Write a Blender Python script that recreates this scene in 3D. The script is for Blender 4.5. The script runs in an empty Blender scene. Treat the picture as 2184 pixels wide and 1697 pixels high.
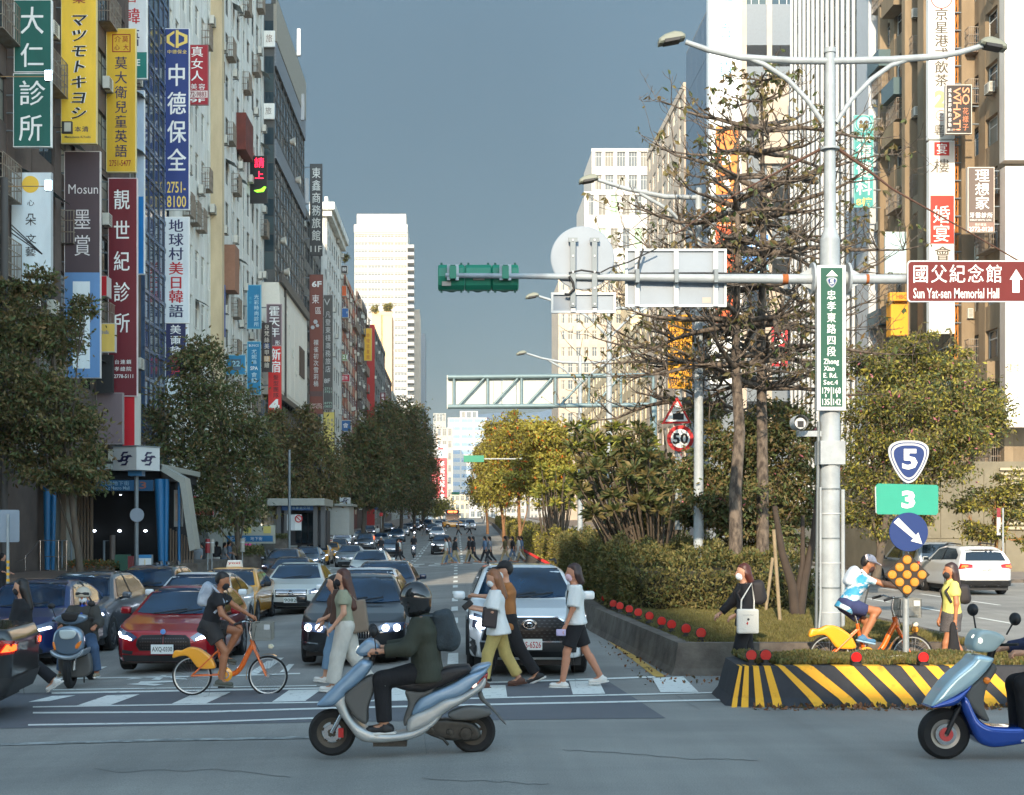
import bpy,bmesh,math,random
import numpy as np
from mathutils import Vector,Matrix
from mathutils.bvhtree import BVHTree
SC=bpy.context.scene
COL=SC.collection
PI=math.pi
R=math.radians
# ---------------------------------------------------------------- camera, sky, sun
F,X0,H0,HC,IW,IH=3000.,975.,1126.,2.2,2184.,1697.
cam=bpy.data.cameras.new('camera')
cam.sensor_width=36
cam.lens=F/IW*36
cam.shift_x=(IW/2-X0)/IW
cam.shift_y=(H0-IH/2)/IW
cam.clip_end=9000
cam.clip_start=.5
co=bpy.data.objects.new('camera',cam)
co.location=(0,0,HC)
co.rotation_euler=(PI/2,0,0)
COL.objects.link(co)
SC.camera=co
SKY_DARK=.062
SUN_EL,SUN_AZ=R(23),math.atan2(-.22,-.975)  # direction to the sun, azimuth from +Y towards +X
world=bpy.data.worlds.new('World')
SC.world=world
world.use_nodes=True
wt=world.node_tree
sky=wt.nodes.new('ShaderNodeTexSky')
sky.sky_type='NISHITA'
sky.sun_disc=False
sky.sun_elevation=SUN_EL
sky.sun_rotation=SUN_AZ
sky.air_density=1.1
sky.dust_density=.4
sky.ozone_density=2.0
hs=wt.nodes.new('ShaderNodeHueSaturation')
hs.inputs['Saturation'].default_value=.8
hs.inputs['Hue'].default_value=.474
wt.links.new(sky.outputs[0],hs.inputs['Color'])
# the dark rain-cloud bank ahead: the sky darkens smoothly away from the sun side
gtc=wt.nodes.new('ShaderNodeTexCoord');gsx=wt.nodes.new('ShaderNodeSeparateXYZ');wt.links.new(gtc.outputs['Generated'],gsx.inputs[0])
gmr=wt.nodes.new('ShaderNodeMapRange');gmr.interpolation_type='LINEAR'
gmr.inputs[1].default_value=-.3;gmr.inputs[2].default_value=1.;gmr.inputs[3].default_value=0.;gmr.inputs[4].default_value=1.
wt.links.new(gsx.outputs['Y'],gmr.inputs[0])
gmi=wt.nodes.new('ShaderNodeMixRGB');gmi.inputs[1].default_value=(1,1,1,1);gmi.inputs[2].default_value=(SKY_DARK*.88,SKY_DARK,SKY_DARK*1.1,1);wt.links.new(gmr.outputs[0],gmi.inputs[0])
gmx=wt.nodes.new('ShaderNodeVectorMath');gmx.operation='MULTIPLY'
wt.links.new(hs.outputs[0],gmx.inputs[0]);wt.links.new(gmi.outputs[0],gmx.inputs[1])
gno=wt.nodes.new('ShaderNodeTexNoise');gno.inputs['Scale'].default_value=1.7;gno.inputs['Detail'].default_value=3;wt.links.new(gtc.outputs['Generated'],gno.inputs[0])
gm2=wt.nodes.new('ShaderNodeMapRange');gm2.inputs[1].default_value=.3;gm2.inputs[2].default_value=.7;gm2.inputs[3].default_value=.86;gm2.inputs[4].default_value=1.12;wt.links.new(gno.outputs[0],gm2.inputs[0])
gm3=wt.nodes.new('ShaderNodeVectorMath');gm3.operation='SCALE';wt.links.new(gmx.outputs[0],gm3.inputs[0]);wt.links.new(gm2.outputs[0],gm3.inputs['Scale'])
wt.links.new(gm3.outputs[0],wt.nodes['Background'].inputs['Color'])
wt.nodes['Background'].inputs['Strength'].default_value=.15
sl=bpy.data.lights.new('sun','SUN')
sl.energy=2.0
sl.angle=R(.5)
sl.color=(1,.83,.62)
so=bpy.data.objects.new('sun',sl)
sd=Vector((math.sin(SUN_AZ)*math.cos(SUN_EL),math.cos(SUN_AZ)*math.cos(SUN_EL),math.sin(SUN_EL)))
so.rotation_euler=sd.to_track_quat('Z','Y').to_euler()
so.location=(0,-20,60)
COL.objects.link(so)
SC.view_settings.view_transform='Standard'
SC.view_settings.look='None'
SC.view_settings.exposure=1.88
SC.view_settings.gamma=1
SC.view_settings.use_curve_mapping=False
SC.render.engine='CYCLES'
SC.cycles.use_denoising=True
SC.cycles.max_bounces=6
SC.cycles.diffuse_bounces=3
SC.cycles.glossy_bounces=3
SC.cycles.transparent_max_bounces=6
SC.cycles.caustics_reflective=False
SC.cycles.caustics_refractive=False

# ---------------------------------------------------------------- helpers
def zg(x,y):
    c=0. if x>.6 else(-.055*(.6-x)if x>-6.5 else-.39)
    return c+max(0.,min(y,420.)-110)*.0165
def G(x,y,dz=0.):
    "ground point seen at photo pixel (x, y)"
    z=0.
    for _ in range(25):
        s=(y-H0)/(HC-z-dz)
        Y=F/s;X=(x-X0)/s
        z=.5*z+.5*zg(X,Y)
    return X,Y,z+dz
def P(x,y,Y):
    "point at depth Y on the sight line of photo pixel (x, y)"
    return((x-X0)*Y/F,Y,HC-(y-H0)*Y/F)
def lin(c):
    return tuple((v/255/12.92 if v/255<=.04045 else((v/255+.055)/1.055)**2.4)for v in c)
MATS={}
def M(name,col=(128,128,128),rough=.6,metal=0.,var=0.,scale=4.,bump=0.,bscale=60.,coat=0.,emit=0.,spec=.5,col2=None,thr=None,isl=0.,trans=0.,stretch=None):
    if name in MATS:return MATS[name]
    m=bpy.data.materials.new(name);MATS[name]=m
    m.use_nodes=True
    t=m.node_tree;b=t.nodes['Principled BSDF'];L=t.links.new
    c=lin(col)
    b.inputs['Base Color'].default_value=(*c,1)
    b.inputs['Roughness'].default_value=rough
    b.inputs['Metallic'].default_value=metal
    b.inputs['Specular IOR Level'].default_value=spec
    if coat:b.inputs['Coat Weight'].default_value=coat;b.inputs['Coat Roughness'].default_value=.04
    if emit:
        b.inputs['Emission Color'].default_value=(*c,1);b.inputs['Emission Strength'].default_value=emit
    if var or col2 or bump:
        tc=t.nodes.new('ShaderNodeTexCoord');mp=t.nodes.new('ShaderNodeMapping')
        L(tc.outputs['Object'],mp.inputs[0])
        if stretch:mp.inputs['Scale'].default_value=stretch
    if var or col2:
        n=t.nodes.new('ShaderNodeTexNoise');n.inputs['Scale'].default_value=scale;n.inputs['Detail'].default_value=7;n.inputs['Roughness'].default_value=.62
        L(mp.outputs[0],n.inputs['Vector'])
        r=t.nodes.new('ShaderNodeValToRGB')
        lo,hi=thr or(.3,.7)
        r.color_ramp.elements[0].position=lo;r.color_ramp.elements[1].position=hi
        c2=lin(col2)if col2 else tuple(max(0,v*(1-var))for v in c)
        c1=c if col2 else tuple(min(1,v*(1+var))for v in c)
        r.color_ramp.elements[0].color=(*c2,1);r.color_ramp.elements[1].color=(*c1,1)
        L(n.outputs[0],r.inputs[0]);src=r.outputs[0]
        L(src,b.inputs['Base Color'])
    if isl:
        g=t.nodes.new('ShaderNodeNewGeometry');h=t.nodes.new('ShaderNodeHueSaturation')
        mr=t.nodes.new('ShaderNodeMapRange');mr.inputs[3].default_value=1-isl;mr.inputs[4].default_value=1+isl
        L(g.outputs['Random Per Island'],mr.inputs[0]);L(mr.outputs[0],h.inputs['Value'])
        if var or col2:L(src,h.inputs['Color'])
        else:h.inputs['Color'].default_value=(*c,1)
        L(h.outputs[0],b.inputs['Base Color']);src=h.outputs[0]
    if bump:
        n2=t.nodes.new('ShaderNodeTexNoise');n2.inputs['Scale'].default_value=bscale;n2.inputs['Detail'].default_value=5
        L(mp.outputs[0],n2.inputs['Vector'])
        bp=t.nodes.new('ShaderNodeBump');bp.inputs['Strength'].default_value=bump;bp.inputs['Distance'].default_value=.02
        L(n2.outputs[0],bp.inputs['Height']);L(bp.outputs[0],b.inputs['Normal'])
    if trans:
        tr=t.nodes.new('ShaderNodeBsdfTranslucent');mx=t.nodes.new('ShaderNodeMixShader');mx.inputs[0].default_value=trans
        if isl or var or col2:L(src,tr.inputs[0])
        else:tr.inputs[0].default_value=(*c,1)
        L(b.outputs[0],mx.inputs[1]);L(tr.outputs[0],mx.inputs[2]);L(mx.outputs[0],t.nodes['Material Output'].inputs[0])
    return m

def tag(o,label=None,cat=None,group=None,kind=None):
    if label:o['label']=label
    if cat:o['category']=cat
    if group:o['group']=group
    if kind:o['kind']=kind
    return o
def empty(name,loc=(0,0,0),rz=0,label=None,cat=None,group=None,sc=1.,rx=0,ry=0):
    o=bpy.data.objects.new(name,None);COL.objects.link(o)
    o.location=loc;o.rotation_euler=(rx,ry,rz);o.scale=(sc,sc,sc)
    o.empty_display_size=.2
    return tag(o,label,cat,group)
def link(name,me,parent=None):
    o=bpy.data.objects.new(name,me);COL.objects.link(o);o.parent=parent
    return o
KIDS={}
def dup(o,parent=None,swap=None):
    c=o.copy();COL.objects.link(c);c.parent=parent
    if swap and c.type=='MESH':
        for i,s in enumerate(c.data.materials):
            if s and s.name in swap:
                c.material_slots[i].link='OBJECT';c.material_slots[i].material=swap[s.name]
    for ch in list(o.children):dup(ch,c,swap)
    return c

class MB:
    def __init__(s):s.v=[];s.f=[];s.m=[];s.ms=[];s.sm=[]
    def mi(s,m):
        if m not in s.ms:s.ms.append(m)
        return s.ms.index(m)
    def add(s,vs,fs,m,smooth=False):
        b=len(s.v);k=s.mi(m);s.v+=[tuple(p)for p in vs]
        for f in fs:s.f.append(tuple(i+b for i in f));s.m.append(k);s.sm.append(smooth)
        return s
    def box(s,c,d,m,rot=None):
        x,y,z=d[0]/2,d[1]/2,d[2]/2
        vs=[Vector((i*x,j*y,k*z))for i in(-1,1)for j in(-1,1)for k in(-1,1)]
        if rot is not None:vs=[rot@v for v in vs]
        c=Vector(c)
        return s.add([v+c for v in vs],[(0,1,3,2),(4,6,7,5),(0,4,5,1),(2,3,7,6),(0,2,6,4),(1,5,7,3)],m)
    def bb(s,x0,x1,y0,y1,z0,z1,m):return s.box(((x0+x1)/2,(y0+y1)/2,(z0+z1)/2),(abs(x1-x0),abs(y1-y0),abs(z1-z0)),m)
    def quad(s,a,b,c,d,m):return s.add([a,b,c,d],[(0,1,2,3)],m)
    def tube(s,pts,r,m,n=8,caps=True,closed=False):
        pts=[Vector(p)for p in pts];k=len(pts)
        rs=list(r)if isinstance(r,(list,tuple))else[r]*k
        vs=[];up=None
        for i,p in enumerate(pts):
            a=pts[(i-1)%k]if(closed or i>0)else p;b=pts[(i+1)%k]if(closed or i<k-1)else p
            d=(b-a).normalized()if(b-a).length>1e-9 else Vector((0,0,1))
            if up is None:up=Vector((0,0,1))if abs(d.z)<.9 else Vector((1,0,0))
            u=d.cross(up)
            if u.length<1e-4:u=d.cross(Vector((0,1,0)))
            u.normalize();w=u.cross(d).normalized();up=w
            for j in range(n):
                t=2*PI*j/n;vs.append(p+(u*math.cos(t)+w*math.sin(t))*rs[i])
        fs=[]
        for i in range(k if closed else k-1):
            for j in range(n):
                a,b=i*n+j,i*n+(j+1)%n;c=((i+1)%k)*n
                fs.append((a,b,c+(j+1)%n,c+j))
        s.add(vs,fs,m,True)
        if caps and not closed:
            s.add(vs[:n],[tuple(range(n))[::-1]],m);s.add(vs[-n:],[tuple(range(n))],m)
        return s
    def lathe(s,prof,m,c=(0,0,0),axis='z',n=24,smooth=True):
        "prof: (radius, height) pairs"
        sg=[math.atan2(q[1]-p[1],q[0]-p[0])for p,q in zip(prof,prof[1:])]
        if len(prof)>2 and smooth:  # split the surface where the profile turns sharply
            for i in range(len(sg)-1,0,-1):
                if abs((sg[i]-sg[i-1]+PI)%(2*PI)-PI)>.35:s.lathe(prof[i:],m,c,axis,n);return s.lathe(prof[:i+1],m,c,axis,n)
        vs=[]
        for r,h in prof:
            for j in range(n):
                t=2*PI*j/n;a,b=r*math.cos(t),r*math.sin(t)
                vs.append({'z':(a,b,h),'y':(a,h,b),'x':(h,a,b)}[axis])
        fs=[]
        for i in range(len(prof)-1):
            for j in range(n):
                q=(i*n+j,i*n+(j+1)%n,(i+1)*n+(j+1)%n,(i+1)*n+j)
                fs.append(q[::-1]if axis=='y' else q)
        return s.add([(v[0]+c[0],v[1]+c[1],v[2]+c[2])for v in vs],fs,m,smooth)
    def prism(s,poly,t0,t1,m,ax='y',bev=0.,mcap=None):
        "poly in the plane across axis ax (y: x,z  x: y,z  z: x,y) from t0 to t1, chamfered by bev"
        a=sum(poly[i][0]*poly[(i+1)%len(poly)][1]-poly[(i+1)%len(poly)][0]*poly[i][1]for i in range(len(poly)))
        if a<0:poly=poly[::-1]
        n=len(poly)
        def put(p,t):return{'y':(p[0],t,p[1]),'x':(t,p[0],p[1]),'z':(p[0],p[1],t)}[ax]
        def inset(d):
            o=[]
            for i in range(n):
                p,q,r_=Vector(poly[i-1]),Vector(poly[i]),Vector(poly[(i+1)%n])
                e1=(q-p).normalized();e2=(r_-q).normalized()
                n1=Vector((-e1.y,e1.x));n2=Vector((-e2.y,e2.x));b=n1+n2
                if b.length<.2:b=n1
                b.normalize();k=min(2.,1/max(.3,b.dot(n1)))
                o.append(tuple(q+b*d*k))
            return o
        rings=[(poly,t0),(poly,t1)]if not bev else[(inset(bev),t0),(poly,t0+bev),(poly,t1-bev),(inset(bev),t1)]
        vs=[put(p,t)for pl,t in rings for p in pl];fs=[]
        fl=ax=='y'
        for i in range(len(rings)-1):
            for j in range(n):
                q=(i*n+j,i*n+(j+1)%n,(i+1)*n+(j+1)%n,(i+1)*n+j)
                fs.append(q[::-1]if fl else q)
        s.add(vs,fs,m)
        c0=tuple(range(n));c1=tuple(range((len(rings)-1)*n,len(rings)*n))
        s.add(vs,[c0 if fl else c0[::-1],c1[::-1]if fl else c1],mcap or m)
        return s
    def mesh(s,name):
        me=bpy.data.meshes.new(name);me.from_pydata(s.v,[],s.f)
        for m in s.ms:me.materials.append(m)
        me.polygons.foreach_set('material_index',s.m);me.polygons.foreach_set('use_smooth',s.sm)
        me.update();return me
    def build(s,name,parent=None):return link(name,s.mesh(name),parent)

def mesh_np(name,V,Q,mats,mi=None,smooth=True):
    me=bpy.data.meshes.new(name);V=np.asarray(V,np.float32);Q=np.asarray(Q,np.int32);k=Q.shape[1]
    me.vertices.add(len(V));me.vertices.foreach_set('co',V.ravel())
    me.loops.add(Q.size);me.loops.foreach_set('vertex_index',Q.ravel())
    me.polygons.add(len(Q));me.polygons.foreach_set('loop_start',np.arange(0,Q.size,k,dtype=np.int32))
    me.polygons.foreach_set('loop_total',np.full(len(Q),k,np.int32))
    me.polygons.foreach_set('use_smooth',np.full(len(Q),smooth))
    for m in mats:me.materials.append(m)
    if mi is not None:me.polygons.foreach_set('material_index',np.asarray(mi,np.int32))
    me.update(calc_edges=True);me.validate();return me

# ---- signed-distance solids meshed with surface nets
def surfnets(Fd,org,res):
    S=Fd<0
    c=np.zeros(tuple(n-1 for n in Fd.shape),np.int8)
    for a in(0,1):
        for b in(0,1):
            for d in(0,1):
                c+=S[a:Fd.shape[0]-1+a,b:Fd.shape[1]-1+b,d:Fd.shape[2]-1+d]
    act=(c>0)&(c<8)
    I=np.argwhere(act)
    if len(I)==0:return None
    vid=-np.ones(act.shape,np.int64);vid[act]=np.arange(len(I))
    cn=[(a,b,d)for a in(0,1)for b in(0,1)for d in(0,1)]
    val=np.stack([Fd[I[:,0]+a,I[:,1]+b,I[:,2]+d]for a,b,d in cn],1)
    acc=np.zeros((len(I),3));cnt=np.zeros(len(I))
    for p in range(8):
        for q in range(p+1,8):
            d=[cn[q][k]-cn[p][k]for k in range(3)]
            if sum(abs(v)for v in d)!=1:continue
            fa,fb=val[:,p],val[:,q];x=(fa<0)!=(fb<0)
            t=np.where(x,fa/np.where(x,fa-fb,1),0)
            for k in range(3):acc[:,k]+=np.where(x,cn[p][k]+t*d[k],0)
            cnt+=x
    V=(I+acc/np.maximum(cnt,1)[:,None])*res+np.asarray(org)
    Q=[]
    for ax in range(3):
        o1,o2=[(1,2),(2,0),(0,1)][ax]
        sl0=[slice(None)]*3;sl1=[slice(None)]*3
        sl0[ax]=slice(0,-1);sl1[ax]=slice(1,None)
        for o in(o1,o2):
            sl0[o]=slice(1,-1);sl1[o]=slice(1,-1)
        a,b=S[tuple(sl0)],S[tuple(sl1)]
        E=np.argwhere(a!=b);ins=a[a!=b]
        off=np.zeros(3,int);off[o1]=1;off[o2]=1;E=E+off
        def g(d1,d2):
            J=E.copy();J[:,o1]-=d1;J[:,o2]-=d2
            return vid[J[:,0],J[:,1],J[:,2]]
        q=np.stack([g(1,1),g(0,1),g(0,0),g(1,0)],1)
        q[~ins]=q[~ins][:,::-1];Q.append(q)
    return V,np.concatenate(Q)
def smin(a,b,k):
    h=np.maximum(k-np.abs(a-b),0)/k
    return np.minimum(a,b)-h*h*k*.25
def smax(a,b,k):return-smin(-a,-b,k)
def prim_bb(p):
    t=p[0]
    if t in 'cf':
        _,a,b,ra,rb,sy=p;m=max(ra,rb);e=np.array([m,m*sy,m])
        return np.minimum(a,b)-e,np.maximum(a,b)+e
    if t=='e':return np.subtract(p[1],max(p[2])),np.add(p[1],max(p[2]))
    if t=='b':r=math.sqrt(sum(v*v for v in p[2]))+p[3];return np.subtract(p[1],r),np.add(p[1],r)
def prim_f(p,X,Y,Z):
    t=p[0]
    if t in 'cf':
        flat=t=='f';_,a,b,ra,rb,sy=p
        yc=(a[1]+b[1])/2 if sy!=1 else 0
        Yy=(Y-yc)/sy;a1=(a[1]-yc)/sy;b1=(b[1]-yc)/sy
        dx,dy,dz=b[0]-a[0],b1-a1,b[2]-a[2];L2=dx*dx+dy*dy+dz*dz+1e-9
        tr=(((X-a[0])*dx+(Yy-a1)*dy+(Z-a[2])*dz)/L2);t=np.clip(tr,0,1)
        d_=np.sqrt((X-a[0]-t*dx)**2+(Yy-a1-t*dy)**2+(Z-a[2]-t*dz)**2)-(ra+(rb-ra)*t)
        return np.maximum(d_,tr*math.sqrt(L2)-math.sqrt(L2))if flat else d_
    if t=='e':
        c,r=p[1],p[2];x,y,z=X-c[0],Y-c[1],Z-c[2]
        if len(p)>3:
            ca,sa=math.cos(p[3]),math.sin(p[3]);x,z=x*ca-z*sa,x*sa+z*ca
        q=np.sqrt((x/r[0])**2+(y/r[1])**2+(z/r[2])**2)
        return(q-1)*min(r)
    if t=='b':
        c,h,rr=p[1],p[2],p[3];x,y,z=X-c[0],Y-c[1],Z-c[2]
        if len(p)>4:
            ca,sa=math.cos(p[4]),math.sin(p[4]);x,z=x*ca-z*sa,x*sa+z*ca
        qx,qy,qz=abs(x)-h[0],abs(y)-h[1],abs(z)-h[2]
        return np.sqrt(np.maximum(qx,0)**2+np.maximum(qy,0)**2+np.maximum(qz,0)**2)+np.minimum(np.maximum(qx,np.maximum(qy,qz)),0)-rr
def sdf(prims,res=.015,k=.03,cuts=(),pad=.06):
    "smooth union of prims; cuts: (px,py,pz,nx,ny,nz) keeps the side opposite the normal"
    bbs=[prim_bb(p)for p in prims]
    lo=np.min([b[0]for b in bbs],0)-pad;hi=np.max([b[1]for b in bbs],0)+pad
    n=np.ceil((hi-lo)/res).astype(int)+1
    A=[lo[i]+np.arange(n[i])*res for i in range(3)]
    Fd=np.full(tuple(n),.5,np.float32)
    for p,(a,b)in zip(prims,bbs):
        s=[slice(max(0,int((a[i]-pad-lo[i])/res)),min(n[i],int((b[i]+pad-lo[i])/res)+2))for i in range(3)]
        X,Y,Z=A[0][s[0]][:,None,None],A[1][s[1]][None,:,None],A[2][s[2]][None,None,:]
        f=prim_f(p,X,Y,Z)
        sub=Fd[s[0],s[1],s[2]]
        Fd[s[0],s[1],s[2]]=smin(sub,f,k)
    for c in cuts:
        d=(A[0][:,None,None]-c[0])*c[3]+(A[1][None,:,None]-c[1])*c[4]+(A[2][None,None,:]-c[2])*c[5]
        Fd=np.maximum(Fd,d)
    Fd[0]=Fd[-1]=.5;Fd[:,0]=Fd[:,-1]=.5;Fd[:,:,0]=Fd[:,:,-1]=.5
    return surfnets(Fd,lo,res)
def sdf_obj(name,prims,mat,parent,res=.015,k=.03,cuts=(),extra=None):
    r=sdf(prims,res,k,cuts)
    if r is None:return None
    V,Q=r
    for e in extra or():
        if e is None:continue
        Q=np.concatenate([Q,e[1]+len(V)]);V=np.concatenate([V,e[0]])
    return link(name,mesh_np(name,V,Q,[mat]),parent)
def poly2(pts,A,B):
    "signed distance to a polygon on the grid A x B"
    pts=np.asarray(pts,float);a=A[:,None];b=B[None,:]
    d=np.full((len(A),len(B)),1e9);s=np.ones_like(d)
    for i in range(len(pts)):
        p,q=pts[i-1],pts[i];ex,ey=q-p;wx,wy=a-p[0],b-p[1]
        t=np.clip((wx*ex+wy*ey)/(ex*ex+ey*ey+1e-12),0,1)
        d=np.minimum(d,(wx-t*ex)**2+(wy-t*ey)**2)
        c1=b>=p[1];c2=b<q[1];c3=ex*wy>ey*wx
        s=np.where((c1&c2&c3)|(~c1&~c2&~c3),-s,s)
    return s*np.sqrt(d)
def slab(poly,w,res=.012,k=.03,taper=None):
    "solid: side polygon (x,z) with half thickness w(x,z) in y, edges rounded by k"
    P_=np.asarray(poly);pad=3*res
    A=np.arange(P_[:,0].min()-pad,P_[:,0].max()+pad,res);B=np.arange(P_[:,1].min()-pad,P_[:,1].max()+pad,res)
    d=poly2(poly,A,B)
    W=w if np.isscalar(w)else w(A[:,None],B[None,:])*np.ones_like(d)
    wm=np.max(W);C=np.arange(-wm-pad,wm+pad+res,res)
    Fd=smax(d[:,None,:],np.abs(C)[None,:,None]-(W if np.isscalar(W)else W[:,None,:]),k).astype(np.float32)
    return surfnets(Fd,(A[0],C[0],B[0]),res)
def slab_obj(name,poly,w,mat,parent,res=.012,k=.03,y=0.,smooth=True):
    V,Q=slab(poly,w,res,k);V=V+np.array([0,y,0])
    return link(name,mesh_np(name,V,Q,[mat],smooth=smooth),parent)
def curve(pts,n=6,closed=True):
    "Catmull-Rom smoothing of a polygon"
    o=[];k=len(pts)
    for i in range(k if closed else k-1):
        p=[Vector(pts[(i+j)%k])if closed else Vector(pts[max(0,min(k-1,i+j))])for j in(-1,0,1,2)]
        for j in range(n):
            t=j/n
            o.append(tuple(.5*(2*p[1]+(p[2]-p[0])*t+(2*p[0]-5*p[1]+4*p[2]-p[3])*t*t+(3*p[1]-p[0]-3*p[2]+p[3])*t**3)))
    if not closed:o.append(tuple(pts[-1]))
    return o

# ---- lettering
GL={}
def glyph(s,off):
    k=(s,off)
    if k not in GL:
        cu=bpy.data.curves.new('g','FONT');cu.body=s;cu.size=1;cu.resolution_u=2;cu.offset=off
        ob=bpy.data.objects.new('g',cu);me=bpy.data.meshes.new_from_object(ob)
        v=np.array([p.co[:2]for p in me.vertices])if len(me.vertices)else np.zeros((0,2))
        GL[k]=(v,[tuple(p.vertices)for p in me.polygons])
        bpy.data.meshes.remove(me);bpy.data.objects.remove(ob);bpy.data.curves.remove(cu)
    return GL[k]
def cjk(c):return ord(c)>0x2e00
def letters(mb,s,x0,z0,x1,z1,m,y=0.,off=.018,rot=0,fit=.92,shear=0.):
    "lay s inside the box (x0..x1, z0..z1) of the plane y; tall boxes stack the characters"
    w,h=x1-x0,z1-z0
    if rot:  # text turned a quarter clockwise
        v,f=glyph(s,off)
        if len(v)==0:return
        lo,hi=v.min(0),v.max(0);q=(v-lo)/(hi-lo)
        mb.add([(x0+b*w,y,z1-a*h)for a,b in q],f,m);return
    if all(cjk(c)or c==' ' for c in s):
        n=len(s);vert=h/n>w*.5 and h>w
        for i,c in enumerate(s):
            if c==' ':continue
            if vert:bx0,bx1,bz1=x0,x1,z1-i*h/n;bz0=bz1-h/n
            else:bz0,bz1,bx0=z0,z1,x0+i*w/n;bx1=bx0+w/n
            v,f=glyph(c,min(off,0.))
            if len(v)==0:continue
            cw,ch=(bx1-bx0)*fit,(bz1-bz0)*fit
            if vert:cw=min(cw,ch*1.15);ch=min(ch,cw*1.25)
            else:cw=min(cw,ch*1.1)
            cx,cz=(bx0+bx1)/2,(bz0+bz1)/2
            for q_ in((0,)if off<.006 else(-off*.55,off*.55)if off<.045 else(-off*.5,0,off*.5)):  # heavier strokes: the glyph again, a hair aside and in front
                mb.add([(cx+(a-.5+q_)*cw+shear*(b-.38)*ch,y-q_*.04,cz+(b-.38+q_*.35)*ch)for a,b in v],f,m)
    else:
        v,f=glyph(s,off if len(s)<3 else min(off,.01))
        if len(v)==0:return
        lo,hi=v.min(0),v.max(0);q=(v-lo)/(hi-lo)
        mb.add([(x0+a*w+shear*b*h,y,z0+b*h)for a,b in q],f,m)
# ---------------------------------------------------------------- materials
asphalt=M('asphalt',(150,148,142),.8,var=.0,col2=(130,129,125),scale=.35,bump=.25,bscale=160,thr=(.35,.65),stretch=(.5,1.6,1))
def grain(m,amt,sc):
    "speckled aggregate and long tyre-polished streaks over an existing colour"
    t=m.node_tree;b=t.nodes['Principled BSDF'];src=b.inputs['Base Color'].links[0].from_socket;tc=t.nodes.new('ShaderNodeTexCoord');L=t.links.new
    for s_,st_,lo,hi in((sc,(1,1,1),1-amt,1+amt),(.5,(4,.12,1),1-amt*.5,1+amt*.45),(.22,(1,1,1),.86,1.1)):
        mp=t.nodes.new('ShaderNodeMapping');mp.inputs['Scale'].default_value=st_;L(tc.outputs['Object'],mp.inputs[0]);n=t.nodes.new('ShaderNodeTexNoise');n.inputs['Scale'].default_value=s_;n.inputs['Detail'].default_value=4;L(mp.outputs[0],n.inputs[0])
        r=t.nodes.new('ShaderNodeMapRange');r.inputs[1].default_value=.3;r.inputs[2].default_value=.7;r.inputs[3].default_value=lo;r.inputs[4].default_value=hi;L(n.outputs[0],r.inputs[0]);v=t.nodes.new('ShaderNodeVectorMath');v.operation='SCALE';L(src,v.inputs[0]);L(r.outputs[0],v.inputs['Scale']);src=v.outputs[0]
    L(src,b.inputs['Base Color'])
grain(asphalt,.22,70)
asphalt_new=M('dark_asphalt',(106,107,111),.82,col2=(95,97,102),scale=.8,bump=.25,bscale=160)
paint_w=M('road_paint_white',(226,228,222),.6,col2=(120,122,120),scale=9,thr=(.28,.42))
paint_old=M('worn_road_paint',(170,174,172),.75,col2=(118,120,118),scale=5,thr=(.4,.62))
paint_y=M('road_paint_yellow',(206,166,84),.65,col2=(120,108,84),scale=9,thr=(.25,.45))
concrete=M('concrete',(150,144,132),.85,col2=(100,94,86),scale=2.2,bump=.3,bscale=30,thr=(.3,.68))
kerbmat=M('kerb_concrete',(112,104,94),.88,col2=(70,62,56),scale=2.5,bump=.4,bscale=22,thr=(.32,.66))
paving=M('paving',(140,128,116),.85,col2=(112,100,92),scale=1.5,bump=.2)
soil=M('soil',(92,84,56),.95,col2=(64,58,40),scale=3,bump=.5,bscale=20)
steel=M('galvanised_steel',(150,156,158),.45,metal=.35,var=.12,scale=6)
polew=M('pole_paint',(158,166,170),.5,col2=(138,144,148),scale=3,thr=(.3,.6),coat=.1)
greysteel=M('grey_steel',(110,118,122),.5,metal=.3,var=.1)
white=M('white_panel',(136,146,156),.5,var=.06,scale=2)
whitefr=M('white_frame',(184,188,190),.5)
red=M('sign_red',(176,16,22),.45,var=.05)
refl_red=M('reflector_red',(190,18,16),.3,coat=.5)
refl_or=M('reflector_orange',(206,132,20),.35,coat=.4,bump=.5,bscale=150)
black=M('black_plastic',(26,26,28),.55)
blk=M('black_paint',(48,50,56),.75,col2=(36,38,44),scale=5,bump=.2,bscale=30)
yel=M('barrier_yellow',(232,170,38),.7,col2=(190,134,34),scale=6,thr=(.28,.45),bump=.2,bscale=30)
glassd=M('dark_glass',(22,34,42),.06,spec=.8)
white_l=M('letter_white',(236,238,234),.5)
green_s=M('sign_green',(4,74,56),.6)
brown_s=M('sign_brown',(98,10,4),.65,var=.05)
blue_s=M('sign_blue',(10,46,106),.45)
teal_s=M('sign_teal',(40,150,128),.45,var=.04)

# ---------------------------------------------------------------- ground, road, markings
xs=[-600,-200,-80,-40,-25,-18,-13,-10,-8,-6.5,-4,-2,-.7,.6,2,4,7,10,14,20,30,60,150,400,900]
ys=[-120,-60,-20,0,6,10,14,18,22,27,34,45,60,80,110,150,200,260,330,420,600,1000,2500,4600]
g=MB()
vs=[(x,y,zg(x,y))for y in ys for x in xs];n=len(xs)
g.add(vs,[(j*n+i,j*n+i+1,(j+1)*n+i+1,(j+1)*n+i)for j in range(len(ys)-1)for i in range(n-1)],asphalt)
tag(g.build('road'),'grey asphalt road surface of the avenue and the crossing street',kind='structure')

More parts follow.
